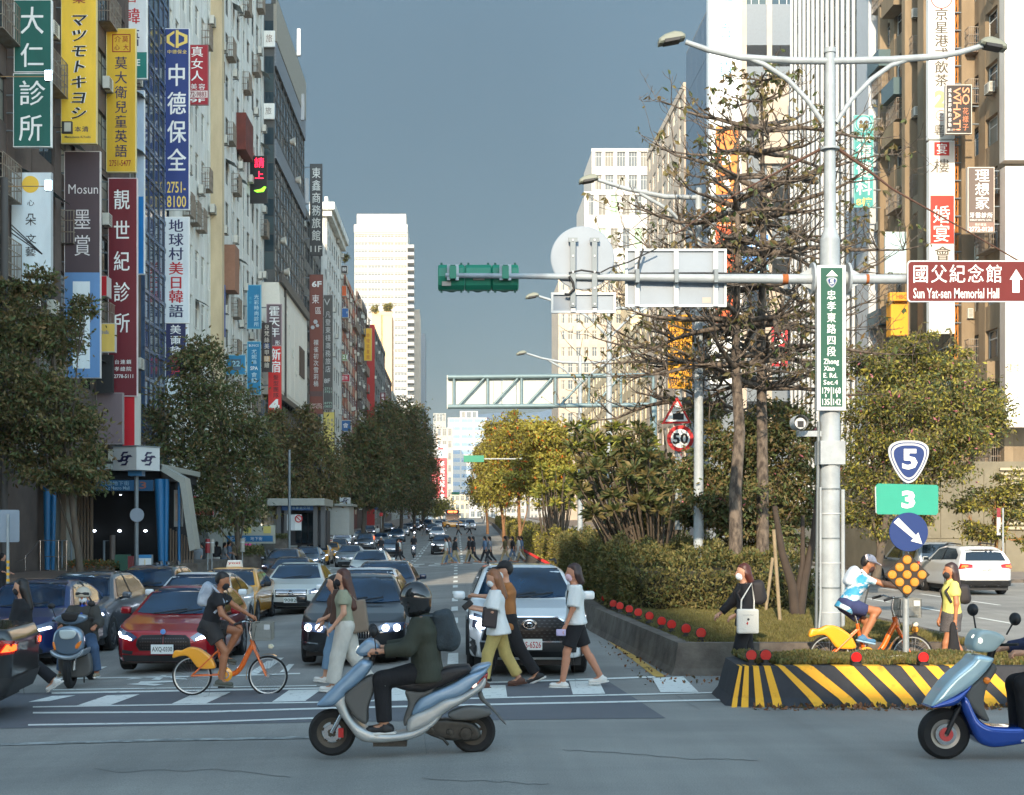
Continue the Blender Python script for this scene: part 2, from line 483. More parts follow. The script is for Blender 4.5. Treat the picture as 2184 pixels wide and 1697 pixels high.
def pxq(mb,a,b,c,d,m,dz=.008,nu=1,nv=1):
    vs=[]
    for j in range(nv+1):
        for i in range(nu+1):
            u,v=i/nu,j/nv
            x=(a[0]*(1-u)+b[0]*u)*(1-v)+(d[0]*(1-u)+c[0]*u)*v
            y=(a[1]*(1-u)+b[1]*u)*(1-v)+(d[1]*(1-u)+c[1]*u)*v
            X,Y,Z=G(x,y);vs.append((X,Y,zg(X,Y)+dz))
    k=nu+1
    mb.add(vs,[(j*k+i,j*k+i+1,(j+1)*k+i+1,(j+1)*k+i)for j in range(nv)for i in range(nu)],m)
def pxl(mb,pts,th,m,dz=.008):
    for(x0,y0),(x1,y1)in zip(pts,pts[1:]):
        pxq(mb,(x0,y0+th/2),(x1,y1+th/2),(x1,y1-th/2),(x0,y0-th/2),m,dz,nu=max(1,int(abs(x1-x0)/30)))
dp=MB()
top=[(-60,1481),(100,1478),(700,1466),(1100,1457),(1294,1452)]
bot=[(-60,1556),(100,1553),(700,1541),(1140,1536),(1420,1533)]
for k in range(4):
    pxq(dp,bot[k],bot[k+1],top[k+1],top[k],asphalt_new,.004,nu=8,nv=4)
tag(dp.build('crosswalk_surface'),'dark resurfaced asphalt band under the crossing',kind='structure')
mk=MB()
for q in[[(60,1499),(106,1497),(161,1485),(112,1486)],[(161,1507.5),(236,1505.5),(298,1482.5),(228,1485)],
          [(366,1503),(440,1502),(492,1478),(419,1479)],[(580,1499),(651,1497),(686,1472),(616,1474)],
          [(796,1496),(866,1495),(882,1468),(822,1470)],[(1026,1490),(1082,1488.5),(1078,1463),(1030,1464)],
          [(1222,1483),(1291,1481.5),(1277,1453),(1214,1455)],[(1409,1478.5),(1490,1478),(1457,1444.5),(1391,1448)],
          [(186,1436),(200,1436),(229,1423),(206,1424)],[(527,1440),(548,1440),(594,1411),(570,1411)],[(596,1436),(612,1436),(628,1418),(616,1418)]]:
    pxq(mk,*q,paint_w,.009,3,3)
pxl(mk,[(135,1449),(480,1443),(640,1438)],2.4,paint_w)
pxl(mk,[(110,1480),(675,1469.5),(1053,1457),(1398,1445.5)],3.2,paint_w)
pxl(mk,[(110,1473),(675,1464)],1.8,paint_w)
pxl(mk,[(70,1509.5),(675,1499.5),(1100,1489),(1560,1478)],2.6,paint_w)
pxl(mk,[(70,1522),(420,1520),(440,1520),(675,1513),(1100,1503),(1560,1494)],3.4,paint_w)
pxl(mk,[(60,1548),(400,1543),(700,1532.5)],3.2,paint_w)
pxl(mk,[(-20,1590),(350,1580),(660,1574.5)],5,paint_old)
for i in():
    r=random.Random(i);x,y=r.uniform(60,760),r.uniform(1586,1690);w=r.uniform(14,46)
    pxl(mk,[(x,y),(x+w,y-r.uniform(0,1))],r.uniform(1.5,4),paint_old)
pxl(mk,[(1330,1426),(1440,1424.5)],0.8,paint_old)
# bicycle symbol in front of the red car
for a in[[(268,1451),(300,1449),(316,1445),(290,1446)],[(292,1460),(372,1456),(372,1453),(300,1455)],[(322,1451),(345,1442),(356,1442),(340,1452)],[(362,1446),(395,1448),(400,1451),(370,1450)],[(270,1461),(330,1464),(350,1461),(300,1458)]]:
    pxq(mk,*a,paint_w,.008,2,1)
pxq(mk,(1396,1445),(1421,1445),(1263.5,1338),(1258,1338),paint_y,.008,2,12)
def rect(mb,x0,x1,y0,y1,m,dz=.008):
    nn=max(1,int((y1-y0)/8));nx=max(1,int((x1-x0)/3))
    for i in range(nn):
        for j in range(nx):
            a,b=y0+(y1-y0)*i/nn,y0+(y1-y0)*(i+1)/nn
            c,d=x0+(x1-x0)*j/nx,x0+(x1-x0)*(j+1)/nx
            mb.add([(c,a,zg(c,a)+dz),(d,a,zg(d,a)+dz),(d,b,zg(d,b)+dz),(c,b,zg(c,b)+dz)],[(0,1,2,3)],m)
y=23.
while y<84:
    rect(mk,-.16,.02,y,y+2,paint_w);y+=4.9
y=92.
while y<300:rect(mk,.25,.42,y,y+3,paint_w);rect(mk,-3.1,-2.93,y,y+3,paint_w);y+=7
y=24.
while y<140:rect(mk,-3.35,-3.2,y,y+2,paint_w);rect(mk,-6.9,-6.75,y,y+2,paint_w);y+=6
for x in np.arange(-8.5,4.2,1.35):
    rect(mk,x,x+.75,85.6,87.2,paint_w)
    rect(mk,x+.3,x+1,89.5,91,paint_w)
rect(mk,-9,3.8,82.6,82.9,paint_w);rect(mk,-9,4,93.6,93.8,paint_w)
pv=0
for X,st in((10.0,24.5),(12.7,22.9),(15.35,26)):
    y=st
    while y<130:rect(mk,X-.07,X+.07,y,y+2.2,paint_w);y+=4.6
rect(mk,9.2,9.35,26,130,paint_w)
tag(mk.build('road_markings'),'white and yellow painted lines, stripes and bicycle symbol on the road',kind='structure')

# ---------------------------------------------------------------- pavements
def slabpoly(name,pts,h,m,kerb=.2,label=None,inner=None):
    "raised pavement following the ground, with a kerb stone band round it"
    mb=MB();n=len(pts)
    v0=[(x,y,zg(x,y)-.3)for x,y in pts];v1=[(x,y,zg(x,y)+h)for x,y in pts]
    mb.add(v0+v1,[(i,(i+1)%n,n+(i+1)%n,n+i)for i in range(n)],kerbmat)
    mb.add(v1,[tuple(range(n))],m)
    return tag(mb.build(name),label,kind='structure')
def strip_pave(name,xa,xb,yy,h,m,label):
    mb=MB();fa=xa if callable(xa)else(lambda y:xa);fb=xb if callable(xb)else(lambda y:xb)
    rows=[]
    for y in yy:
        a,b=fa(y),fb(y);s=1 if b>a else-1
        rows.append([(a,y,zg(a,y)-.2),(a,y,zg(a,y)+h),(a+s*.22,y,zg(a,y)+h),(a+s*.222,y,zg(a,y)+h-.004),(b,y,zg(b,y)+h-.004)])
    mats=[kerbmat,kerbmat,kerbmat,m]
    for j in range(len(rows)-1):
        for i in range(4):
            mb.add([rows[j][i],rows[j][i+1],rows[j+1][i+1],rows[j+1][i]],[(0,1,2,3)],mats[i])
    y=yy[0];r=rows[0]
    mb.add([(p[0],p[1],p[2])for p in r[1:]]+[(r[-1][0],y,r[-1][2]-.6),(r[0][0],y,r[0][2])],[(0,1,2,3,4,5)],kerbmat)
    return tag(mb.build(name),label,kind='structure')
yy=[40,45,52,60,70,80,90,100,110,130,150,180,210,260,330,420]
strip_pave('left_pavement',-11.4,-60,yy,.14,paving,'paved left sidewalk along the shop fronts')
strip_pave('right_pavement',20.4,90,[56]+yy[4:],.14,paving,'paved right sidewalk beyond the parked cars')

# ---------------------------------------------------------------- planted median
LX=[(3.3,21.),(2.95,30),(3.2,45),(3.95,63),(4.6,100),(5.2,150),(6.4,230),(6.8,275),(7.2,420)]
RX=[(8.0,22.2),(8.2,30),(8.5,45),(8.6,63),(8.8,100),(9,150),(9.3,230),(9.4,275),(9.6,420)]
def fx(T,y):return float(np.interp(y,[p[1]for p in T],[p[0]for p in T]))
def ring(name,pts,h,slope,m,label,topw=.22,z0=-.05,kind='structure',cat=None):
    n=len(pts);mb=MB();a=sum(pts[i][0]*pts[(i+1)%n][1]-pts[(i+1)%n][0]*pts[i][1]for i in range(n));sg=1 if a>0 else-1
    def off(d):
        o=[]
        for i in range(n):
            p,q,r_=Vector(pts[i-1]),Vector(pts[i]),Vector(pts[(i+1)%n])
            e1,e2=(q-p).normalized(),(r_-q).normalized()
            b=Vector((-e1.y,e1.x))+Vector((-e2.y,e2.x));b.normalize();k=min(2,1/max(.4,b.dot(Vector((-e1.y,e1.x)))))
            o.append(q+b*d*sg*k)
        return o
    L=[(off(-slope),z0),(off(-slope*.45),h*.22),(off(0),h),(off(topw),h),(off(topw),h-.12)]
    vs=[(p.x,p.y,zg(p.x,p.y)+z)for ps,z in L for p in ps]
    fs=[(k*n+i,k*n+(i+1)%n,(k+1)*n+(i+1)%n,(k+1)*n+i)for k in range(len(L)-1)for i in range(n)]
    mb.add(vs,fs,m)
    return tag(mb.build(name),label,cat,kind=kind),off(topw-.03)
LXd=[(fx(LX,y),y)for y in(21,22.5,25,27.5,30,34,38,45,52,63,75,90,100,110,130,150,200,275,420)]
RXd=[(fx(RX,y),y)for y in(22.2,25,30,38,45,52,63,75,90,100,110,130,150,200,275,420)]
mpts=LXd[::-1]+[(5.4,20.98),(7.3,21.0)]+RXd
kw,inn=ring('median_kerb_wall',mpts,.48,.16,kerbmat,'stained concrete kerb wall round the planted median')
sb=MB();k=0
rows=[(y,fx(LX,y)+.15,fx(RX,y)-.15)for y in(21.15,22.2,25,30,38,45,63,90,110,150,275,419)]
for(y0,a0,b0),(y1,a1,b1)in zip(rows,rows[1:]):
    sb.add([(a0,y0,zg(a0,y0)+.42),(b0,y0,zg(b0,y0)+.42),(b1,y1,zg(b1,y1)+.42),(a1,y1,zg(a1,y1)+.42)],[(0,1,2,3)],soil)
tag(sb.build('median_soil'),'soil bed of the planted median',kind='structure')
# striped traffic island
ip=[(3.5,17.5),(3.7,17.42),(9.3,17.42),(9.6,17.6),(9.6,19.1),(3.9,19.1),(3.55,18.6)]
isl,_=ring('striped_island_wall',ip,.48,.22,blk,'yellow and black striped concrete wall of the traffic island',kind='structure')
ib=MB();ib.add([(x,y,.44)for x,y in[(3.65,17.6),(9.5,17.6),(9.5,19),(3.9,19)]],[(0,1,2,3)],soil)
tag(ib.build('island_soil'),'soil bed of the striped island',kind='structure')
yb,ym,yt=17.42-.22,17.42-.22*.45,17.42
def st(xb0,xb1,xt0,xt1):
    mb=MB();f=.22
    def w(x,Y,z):return((x-X0)*Y/F,Y-.006,z)
    mx0,mx1=xb0+(xt0-xb0)*f,xb1+(xt1-xb1)*f
    mb.add([w(xb0,yb,-.02),w(xb1,yb,-.02),w(mx1,ym,.48*.22),w(mx0,ym,.48*.22),w(xt1,yt,.484),w(xt0,yt,.484)],[(0,1,2,3),(3,2,4,5)],yel)
    mb.add([w(xt0,yt,.484),w(xt1,yt,.484),(w(xt1,yt,.484)[0],yt+.2,.484),(w(xt0,yt,.484)[0],yt+.2,.484)],[(0,1,2,3)],yel)
    o=mb.build('stripe',isl)
for q in[(1559,1571,1577,1583),(1580,1596,1588,1597),(1612,1631,1606,1618),(1650,1670,1629,1643),(1741,1768,1659,1673),(1811,1840,1699,1734),
          (1871,1902,1780,1820),(1937,1964,1847,1883),(1992,2018,1922,1946),(2056,2084,1974,2000),(2112,2142,2023,2046),(2166,2194,2080,2106)]:st(*q)

# ---------------------------------------------------------------- reflector studs
def reflector(loc,r,m,h,label,group):
    e=empty('kerb_reflector',loc,0,label,'reflector',group)
    a=MB();a.box((0,0,h/2),(.06,.05,h),black);a.box((0,0,.015),(.12,.1,.03),black);a.build('post',e)
    b=MB();b.lathe([(0,.02),(r,.02),(r,-.014),(r*.97,-.018),(0,-.018)],m,(0,0,h+r*.8),'y',20);b.build('lens',e)
    c=MB();c.lathe([(r*1.1,.024),(r*1.13,-.01),(r*1.02,-.012)],black,(0,0,h+r*.8),'y',20);c.build('rim',e)
    return e
ORD='first second third fourth fifth sixth seventh eighth ninth tenth eleventh twelfth thirteenth fourteenth fifteenth sixteenth seventeenth eighteenth nineteenth twentieth'.split()
rp=[(1495,1349),(1463,1340),(1432,1331),(1411,1324),(1385,1313),(1361,1305.6),(1342,1298.6),(1322,1292),(1308,1287),(1290,1275),(1272,1261),(1257,1252)]
pr=None
for i,(x,y)in enumerate(rp):
    s=(y-H0)/1.58;X,Y=(x-X0)/s,F/s;Y=max(Y,21.12)
    lb='red round reflector on the median kerb, %s from its near corner'%ORD[i]
    if pr is None:pr=reflector((X,Y,zg(X,Y)+.48),.075,refl_red,.07,lb,'red reflectors on the median kerb')
    else:
        c=dup(pr);c.location=(max(X,fx(LX,Y)+.1),Y,.48+zg(X,Y));c['label']=lb
for i in range(44):
    Y=42+i*1.45;X=fx(LX,Y)+.1
    c=dup(pr);c.location=(X,Y,.48+zg(X,Y));c['label']='small red reflector in the far dense row along the hedge foot';c['group']='far red reflectors along the hedge'
for(x,y,m,r,lb,Y)in[(1602,1398,refl_red,.066,'red reflector at the left tip of the striped island',17.55),(1633,1398,refl_red,.068,'red reflector second from the left tip of the striped island',17.55),
                     (1826,1407,refl_red,.066,'red reflector on the striped island below the orange bicycle',17.55),(1969,1405,refl_red,.066,'red reflector on the striped island right of the sign pole',17.55),
                     (1951,1343,refl_or,.05,'orange round reflector beside the bicycle basket',21.2),(2151,1392,refl_or,.066,'orange round reflector behind the blue scooter',18.9)]:
    X,_,Z=P(x,y,Y);h=Z-.48-r*.8
    reflector((X,Y,.48),r,m,max(.05,h),lb,'reflectors of the striped island' if m is refl_red else None)

# ---------------------------------------------------------------- signs on poles
def ppx(mb,pts,Y,r,m,n=10):
    mb.tube([P(x,y,Y)for x,y in pts],[v*Y/F for v in r]if isinstance(r,(list,tuple))else r*Y/F,m,n)
def pbox(mb,x0,y0,x1,y1,Y,t0,t1,m):
    a,b=P(x0,y1,Y),P(x1,y0,Y)
    mb.bb(a[0],b[0],Y+t0,Y+t1,a[2],b[2],m)
def lamp_head(parent,x,y,dx,Y,sc=1.):
    e=MB();X,_,Z=P(x,y,Y);k=.0072*sc
    pr_=[(0,4),(14,12),(34,16),(56,10),(66,2),(64,-6),(20,-4),(2,0)]
    e.prism([(X+p*dx*k,Z+q*k+p*k*-.16+.04)for p,q in[(0,6),(10,14),(26,18),(48,14),(62,6),(62,-6),(30,-5),(0,-2)]],Y-.13*sc,Y+.13*sc,M('lamp_grey',(120,124,112),.5),'y',.03)
    e.build('lamp_head',parent)
    d=MB();d.prism([(X+p*dx*k,Z+q*k+p*k*-.16+.04)for p,q in[(10,2),(12,-7),(50,-8),(50,2)]],Y-.135*sc,Y+.10*sc,black,'y',.01);d.build('lamp_lens',parent)

Yp=24.
mp=empty('street_lamp',(0,0,0),0,'tall white double lamp post carrying the signal arm on the grassy median','street lamp')
def pole_at(x,y_px,Y):return P(x,y_px,Y)
b=MB();bx=(1770-X0)*Yp/F
b.tube([(bx,Yp,.40),(bx,Yp,.9),(bx,Yp,P(0,560,Yp)[2]),(bx,Yp,P(0,512,Yp)[2])],[.185,.17,.165,.165],polew,24)
b.tube([(bx,Yp,P(0,512,Yp)[2]),(bx,Yp,P(0,488,Yp)[2])],[.165,.1],polew,24)
b.tube([(bx,Yp,P(0,500,Yp)[2]),(bx,Yp,P(0,105,Yp)[2])],[.1,.082],polew,20)
b.lathe([(.0,P(0,101,Yp)[2]),(.1,P(0,104,Yp)[2]),(.1,P(0,114,Yp)[2])],polew,(bx,Yp,0),'z',20)
b.build('pole',mp)
b=MB()
b.lathe([(.08,-.02),(.16,-.02),(.16,.02),(.08,.02)],polew,(bx,Yp,P(0,318,Yp)[2]),'z',20);b.build('collar',mp)
for sx in(-1,1):
    X=bx+sx*.3;Z=P(0,595,Yp)[2]
    b=MB();b.tube([(bx,Yp,Z),(X,Yp,Z)],.12,polew,14);b.lathe([(0,-.02),(.27,-.02),(.27,.02),(0,.02)],polew,(X,Yp,Z),'x',28)
    for a in(-1,1):b.prism([(X,Z+a*.2),(X+sx*.22,Z+a*.08),(X,Z+a*.06)],Yp-.01,Yp+.01,polew)
    b.build('flange',mp)
for nm,pts,r in(('lamp_arm',[(1768,131),(1690,130),(1580,123),(1510,107),(1462,90)],[7.5,7.5,7,6.2,5.4]),('arm_brace',[(1755,262),(1722,214),(1680,170),(1630,138),(1588,122)],5.2),
                   ('lamp_arm',[(1768,131),(1900,128),(2000,121),(2045,113),(2096,98)],[7.5,7.5,7,6.2,5.4]),('arm_brace',[(1783,262),(1815,214),(1858,170),(1900,140),(1938,127)],5.2)):
    a=MB();ppx(a,pts,Yp,r,polew,14);a.build(nm,mp)
lamp_head(mp,1460,88,-1,Yp);lamp_head(mp,2088,100,1,Yp)
a=MB();ppx(a,[(1735,596),(1500,594.5),(1240,591),(950,588)],Yp,[10.5,9.5,7,5],polew,16);a.build('signal_arm',mp)
a=MB();ppx(a,[(1805,596),(1900,596),(2200,594)],Yp,[10.5,10,8],polew,16);a.build('sign_arm',mp)
rust=M('rust',(150,84,40),.9,var=.3,scale=20)
a=MB();ppx(a,[(1668,595.8),(1680,595.8)],Yp-.002,10.6,rust,16);a.build('rust_band',mp);a=MB();ppx(a,[(1846,596),(1852,596)],Yp-.002,10.6,rust,16);a.build('rust_band',mp)
a=MB()
for k in range(7):zz=.75+k*.42;a.lathe([(.174,0),(.182,0),(.182,.02),(.174,.02)],greysteel if k%2 else whitefr,(bx,Yp,zz),'z',20)
a.build('strap',mp)
a=MB();a.bb(bx-.21,bx+.21,Yp-.2,Yp+.2,P(0,992,Yp)[2],P(0,942,Yp)[2],polew);pbox(a,1700,920,1752,932,Yp,-.05,.05,polew);a.build('camera_bracket',mp)
a=MB();a.tube([(bx+.2,Yp-.08,.42),(bx+.2,Yp-.08,P(0,1045,Yp)[2])],.035,polew,8);a.tube([(bx-.24,Yp-.03,.42),(bx-.2,Yp-.03,P(0,900,Yp)[2])],.03,greysteel,8);a.tube([(bx-.22,Yp-.12,.42),(bx-.185,Yp-.1,P(0,1300,Yp)[2]),(bx-.185,Yp-.1,P(0,1040,Yp)[2])],.02,polew,8);a.build('conduit',mp)
a=MB();ppx(a,[(1741,602),(1752,612),(1760,640),(1775,690),(1790,640)],Yp-.06,2.5,black,6)
ppx(a,[(1745,590),(1700,586),(1500,583),(1340,584)],Yp+.0,2,black,6)
ppx(a,[(1361,580),(1362,560),(1372,531)],Yp-.1,2.5,black,6);ppx(a,[(1281,582),(1300,572),(1340,560),(1400,531)],Yp-.08,1.6,black,6)
ppx(a,[(1214,590),(1222,603),(1224,618),(1213,629),(1204,628)],Yp-.1,3.2,black,6);ppx(a,[(1213,583),(1240,577),(1280,583)],Yp-.08,2,black,6)
ppx(a,[(1190,592),(1215,612),(1245,621),(1280,616),(1300,600)],Yp+.05,.9,black,5)
a.build('cable',mp)
wire=MB();wr=empty('guy_wire',(0,0,0),0,'rusty twisted guy wire running from the lamp post to the right','wire')
ppx(wire,[(1788,318),(1840,355),(1905,405),(2060,492),(2230,590)],Yp+.02,[3.4,3.4,2.2,1.6,1.6],M('rusty_wire',(84,58,46),.8),6);wire.build('cable',wr)
wr2=empty('guy_wire',(0,0,0),0,'rusty twisted guy wire running from the lamp post left into the bare tree','wire')
wire=MB();ppx(wire,[(1752,318),(1700,345),(1650,372),(1560,420),(1440,500)],Yp+.3,[3.4,3.2,2.2,1.6,1.4],MATS['rusty_wire'],6);wire.build('cable',wr2)

# CCTV camera
cc=empty('security_camera',P(1703,905,Yp-.1),0,'white security camera under a hood on the lamp post bracket','camera')
a=MB();a.lathe([(.0,-.14),(.09,-.14),(.1,-.12),(.1,.14),(0,.15)],whitefr,(0,0,0),'y',16);a.build('housing',cc)
a=MB();a.box((0,-.15,-.01),(.1,.02,.1),black);a.build('lens',cc)
a=MB();a.lathe([(.125,-.2),(.125,.12),(.118,.12),(.118,-.2)],whitefr,(0,0,.02),'y',16);a.build('hood',cc)
a=MB();a.tube([(0,0,-.1),(0,0,-.16)],.03,whitefr);a.build('stand',cc)

# traffic light seen from the back
tl=empty('traffic_light',(0,0,0),0,'green horizontal traffic light housing seen from behind at the end of the arm','traffic light')
gp=M('signal_green',(22,128,98),.4,var=.07,scale=3);gpd=M('signal_green_dark',(14,84,64),.5)
Yt=Yp+.2;cx0,cx1=934.,1106.;wd=(cx1-cx0)/3
for i in range(3):
    x0,x1=cx0+i*wd,cx0+(i+1)*wd
    prf=[(565+27-27*math.cos(t)*(1 if abs(math.cos(t))>.5 else 1),0)for t in(0,)]
    a=MB();X_0,X_1=P(x0+.2,0,Yt)[0],P(x1-.2,0,Yt)[0];Z0,Z1=P(0,619,Yt)[2],P(0,566,Yt)[2];zc,hh=(Z0+Z1)/2,(Z1-Z0)/2
    a.prism([(Yt+.14,zc-hh),(Yt+.14,zc+hh),(Yt-.02,zc+hh),(Yt-.1,zc+hh*.7),(Yt-.13,zc),(Yt-.1,zc-hh*.7),(Yt-.02,zc-hh)],X_0,X_1,gp,'x',.02)
    a.build('signal_box',tl)
    h=MB()
    for xx in(X_0+.06,X_1-.06):
        for z in(zc+hh+.015,zc-hh-.015):h.box((xx,Yt+.03,z),(.035,.06,.05),gpd)
    h.build('hinge',tl)
    v=MB();v.lathe([(.17,.14),(.19,.42),(.18,.42),(.16,.14)],gpd,((X_0+X_1)/2,Yt,zc),'y',18);v.build('visor',tl)
for x in(966,1077):
    a=MB();pbox(a,x-12,571,x+12,602,Yt,-.20,-.12,gpd)
    for dx in(-9,9):pbox(a,x+dx-3.5,570,x+dx+3.5,603,Yt,-.23,-.19,polew if dx<0 else whitefr)
    pbox(a,x-7,574,x+7,600,Yt,-.26,-.2,gp);a.build('clamp',tl)
a=MB();pbox(a,943,604,962,613,Yt,-.145,-.11,M('label_grey',(170,160,150),.6));pbox(a,1009,594,1033,601,Yt,-.16,-.12,MATS['label_grey']);a.build('plate',tl)

def back_brackets(par,xs,y0,y1,Y,m,w=7):
    for x in xs:
        a=MB();pbox(a,x-w,y0,x+w,y1,Y,-.1,-.05,m)
        pbox(a,x-w*1.8,y0,x+w*1.8,y0+9,Y,-.102,-.048,m)
        for yy_ in np.linspace(y0+5,y1-6,5):pbox(a,x-2,yy_-2,x+2,yy_+2,Y,-.115,-.1,whitefr)
        a.build('bracket',par)
rs=empty('road_sign',(0,0,0),0,'round white sign back held by two grey straps on the signal arm','road sign')
a=MB();c=P(1242,551,Yp+.05);a.lathe([(0,-.012),(.53,-.012),(.545,0),(.53,.02),(0,.02)],white,c,'y',48);a.build('sign_plate',rs)
back_brackets(rs,(1221,1267),510,657,Yp+.02,greysteel,5.5)
def frame_sign(label,x0,y0,x1,y1,Y,bats,name='road_sign'):
    e=empty(name,(0,0,0),0,label,'road sign')
    a=MB();pbox(a,x0,y0,x1,y1,Y,0,.02,white);a.build('sign_plate',e)
    a=MB();fr=M('frame_grey',(176,182,184),.5,metal=.2);t=5
    pbox(a,x0,y0,x1,y0+t,Y,-.04,-.002,fr);pbox(a,x0,y1-t,x1,y1,Y,-.04,-.002,fr);pbox(a,x0,y0+t,x0+t,y1-t,Y,-.04,-.002,fr);pbox(a,x1-t,y0+t,x1,y1-t,Y,-.04,-.002,fr);a.build('frame',e)
    for x in bats:
        a=MB();pbox(a,x-5,y0+1,x+5,y1-1,Y,-.07,-.042,whitefr);pbox(a,x-1,y0+1,x+1,y1-1,Y,-.075,-.07,fr);a.build('batten',e)
    return e
frame_sign('low white panel back hanging under the round sign back',1175,625,1313,669,Yp+.03,(1222,1268))
w=frame_sign('large white rectangular sign back with three battens on the signal arm',1333,532,1549,656,Yp+.12,(1358,1441,1525))
a=MB();pbox(a,1498,635,1516,647,Yp+.12,-.006,-.001,MATS['label_grey']);a.build('sticker',w)
for x in(1358,1441,1525):
    a=MB();pbox(a,x-4,577,x+4,605,Yp,-.12,.07,greysteel);a.build('clamp',w)

# brown direction sign
bs=empty('direction_sign',(0,0,0),0,'brown direction sign with white lettering and an up arrow at the right edge','direction sign')
def rrect(x0,y0,x1,y1,r,Y,n=5):
    o=[]
    for cx,cy,a0 in((x1-r,y0+r,-90),(x1-r,y1-r,0),(x0+r,y1-r,90),(x0+r,y0+r,180)):
        for i in range(n+1):
            t=R(a0+90*i/n);p=P(cx+r*math.cos(t),cy+r*math.sin(t),Y);o.append((p[0],p[2]))
    return o
Ys=Yp-.16
a=MB();a.prism(rrect(1935,556,2206,645,8,Ys),Ys,Ys+.03,whitefr);a.build('rim',bs)
a=MB();a.prism(rrect(1937.5,559,2204,642.5,7,Ys),Ys-.004,Ys,brown_s);a.build('sign_plate',bs)
def lpx(par,items,Y,name='lettering',off=.018):
    for it in items:
        mb=MB();s,x0,y0,x1,y1,m=it[:6];kw_=it[6]if len(it)>6 else{}
        p,q=P(x0,y1,Y),P(x1,y0,Y)
        kk=dict(off=off);kk.update(kw_)
        letters(mb,s,p[0],p[2],q[0],q[2],m,Y,**kk);o=mb.build(name,par)
    return o
lpx(bs,[('國父紀念館',1944,562,2140,607,white_l),('Sun Yat-sen Memorial Hall',1948,615,2131,637,white_l)],Ys-.006,off=.012)
def ppoly(mb,pts,Y,t0,t1,m,bev=0):mb.prism([(P(x,y,Y)[0],P(x,y,Y)[2])for x,y in pts],Y+t0,Y+t1,m,'y',bev)
a=MB();ppoly(a,[(2167,575),(2181,597),(2174,597),(2174,625),(2159,625),(2159,597),(2153,597)],Ys,-.008,-.004,white_l);a.build('arrow',bs)

# green street name sign
gs=empty('street_name_sign',(0,0,0),0,'tall green street name sign framed in white on the lamp post','street sign')
Yg=Yp-.22
a=MB();pbox(a,1743,566,1804,876,Yg,0,.12,whitefr);a.build('box',gs)
a=MB();pbox(a,1750.5,572,1796.5,868,Yg,-.004,0,green_s);a.build('face',gs)
def shield(x0,y0,x1,y1):
    w,h=x1-x0,y1-y0
    q=[(.5,0),(.72,.01),(.9,.07),(.99,.17),(1.,.3),(.96,.45),(.85,.68),(.7,.89),(.6,.97),(.5,1)]
    q+=[(1-a,b)for a,b in q[-2:0:-1]]
    q=curve(q,3);return[(x0+a*w,y0+b*h)for a,b in q]
def shield_parts(par,x0,y0,x1,y1,Y,num,k):
    for i,(f,m,nm)in enumerate(((0,whitefr,'rim'),(.05,blue_s,'band'),(.075,whitefr,'inner_rim'),(.125,blue_s,'face'))):
        a=MB();w=(x1-x0)*f;ppoly(a,shield(x0+w,y0+w,x1-w,y1-w*1.1),Y,-.003*(i+1),.02 if i==0 else-.003*i,m);a.build(nm,par)
    lpx(par,[(num,x0+(x1-x0)*.34,y0+(y1-y0)*.2,x0+(x1-x0)*.72,y0+(y1-y0)*.68,white_l)],Y-.016,off=.035)
gx,gy=lambda x:1732.6+.266*x,lambda y:451.4+.266*y
a=MB();ppoly(a,[(gx(156),gy(472)),(gx(204),gy(520)),(gx(110),gy(520))],Yg,-.008,-.004,white_l);a.build('arrow',gs)
shield_parts(gs,gx(115),gy(530),gx(197),gy(610),Yg-.004,'5',1)
lpx(gs,[('忠孝東路四段',gx(112),gy(625),gx(194),gy(1168),white_l),('Zhong',gx(90),gy(1182),gx(213),gy(1238),white_l),('Xiao',gx(92),gy(1240),gx(180),gy(1279),white_l),
         ('E. Rd.',gx(90),gy(1296),gx(200),gy(1335),white_l),('Sec.4',gx(90),gy(1352),gx(205),gy(1390),white_l),('179',gx(80),gy(1412),gx(138),gy(1462),white_l),('168',gx(168),gy(1412),gx(228),gy(1462),white_l),
         ('135',gx(80),gy(1503),gx(138),gy(1553),white_l),('142',gx(168),gy(1503),gx(228),gy(1553),white_l)],Yg-.006,off=.02)
a=MB()
for x,y0,y1 in((152,1410,1555),(107,1468,1490),(196,1468,1490)):pbox(a,gx(x)-1.2,gy(y0),gx(x)+1.2,gy(y1),Yg,-.006,-.004,white_l)
a.build('dividing_line',gs)

# the pole with four signs on the striped island
Y5=18.9
po=empty('sign_pole',(0,0,0),0,'grey steel pole rising from the striped island behind the round reflectors','pole')
a=MB();X5=P(1932,0,Y5+.08)[0];a.tube([(X5,Y5+.08,.44),(X5,Y5+.08,P(0,960,Y5)[2])],.042,steel,16);a.build('tube',po)
e=empty('route_sign',(0,0,0),0,'blue shield route sign with white number 5 on top of the pole','road sign');shield_parts(e,1895,940,1981,1031,Y5-.01,'5',1)
e=empty('route_sign',(0,0,0),0,'teal rectangular sign with white number 3 under the shield','road sign')
a=MB();ppoly(a,[(1868.5,1036),(1873,1032),(1998,1035),(2001.5,1039),(2001,1094),(1997,1099),(1873,1097.5),(1869.5,1094)],Y5,0,.02,teal_s);a.build('sign_plate',e)
a=MB();ppoly(a,[(1866.5,1040),(1871,1034),(1873,1032),(1874,1097),(1868,1094)],Y5,.004,.024,whitefr);a.build('rim',e)
lpx(e,[('3',1923,1047,1952,1085,white_l)],Y5-.004,off=.045)
e=empty('direction_disc',(0,0,0),0,'round blue keep right sign with white diagonal arrow','road sign')
Yd=Y5-.05;c=P(1937.7,1135.5,Yd)
a=MB();a.lathe([(0,-.01),(.258,-.01),(.262,0),(.258,.012),(0,.012)],blue_s,c,'y',48);a.build('sign_plate',e)
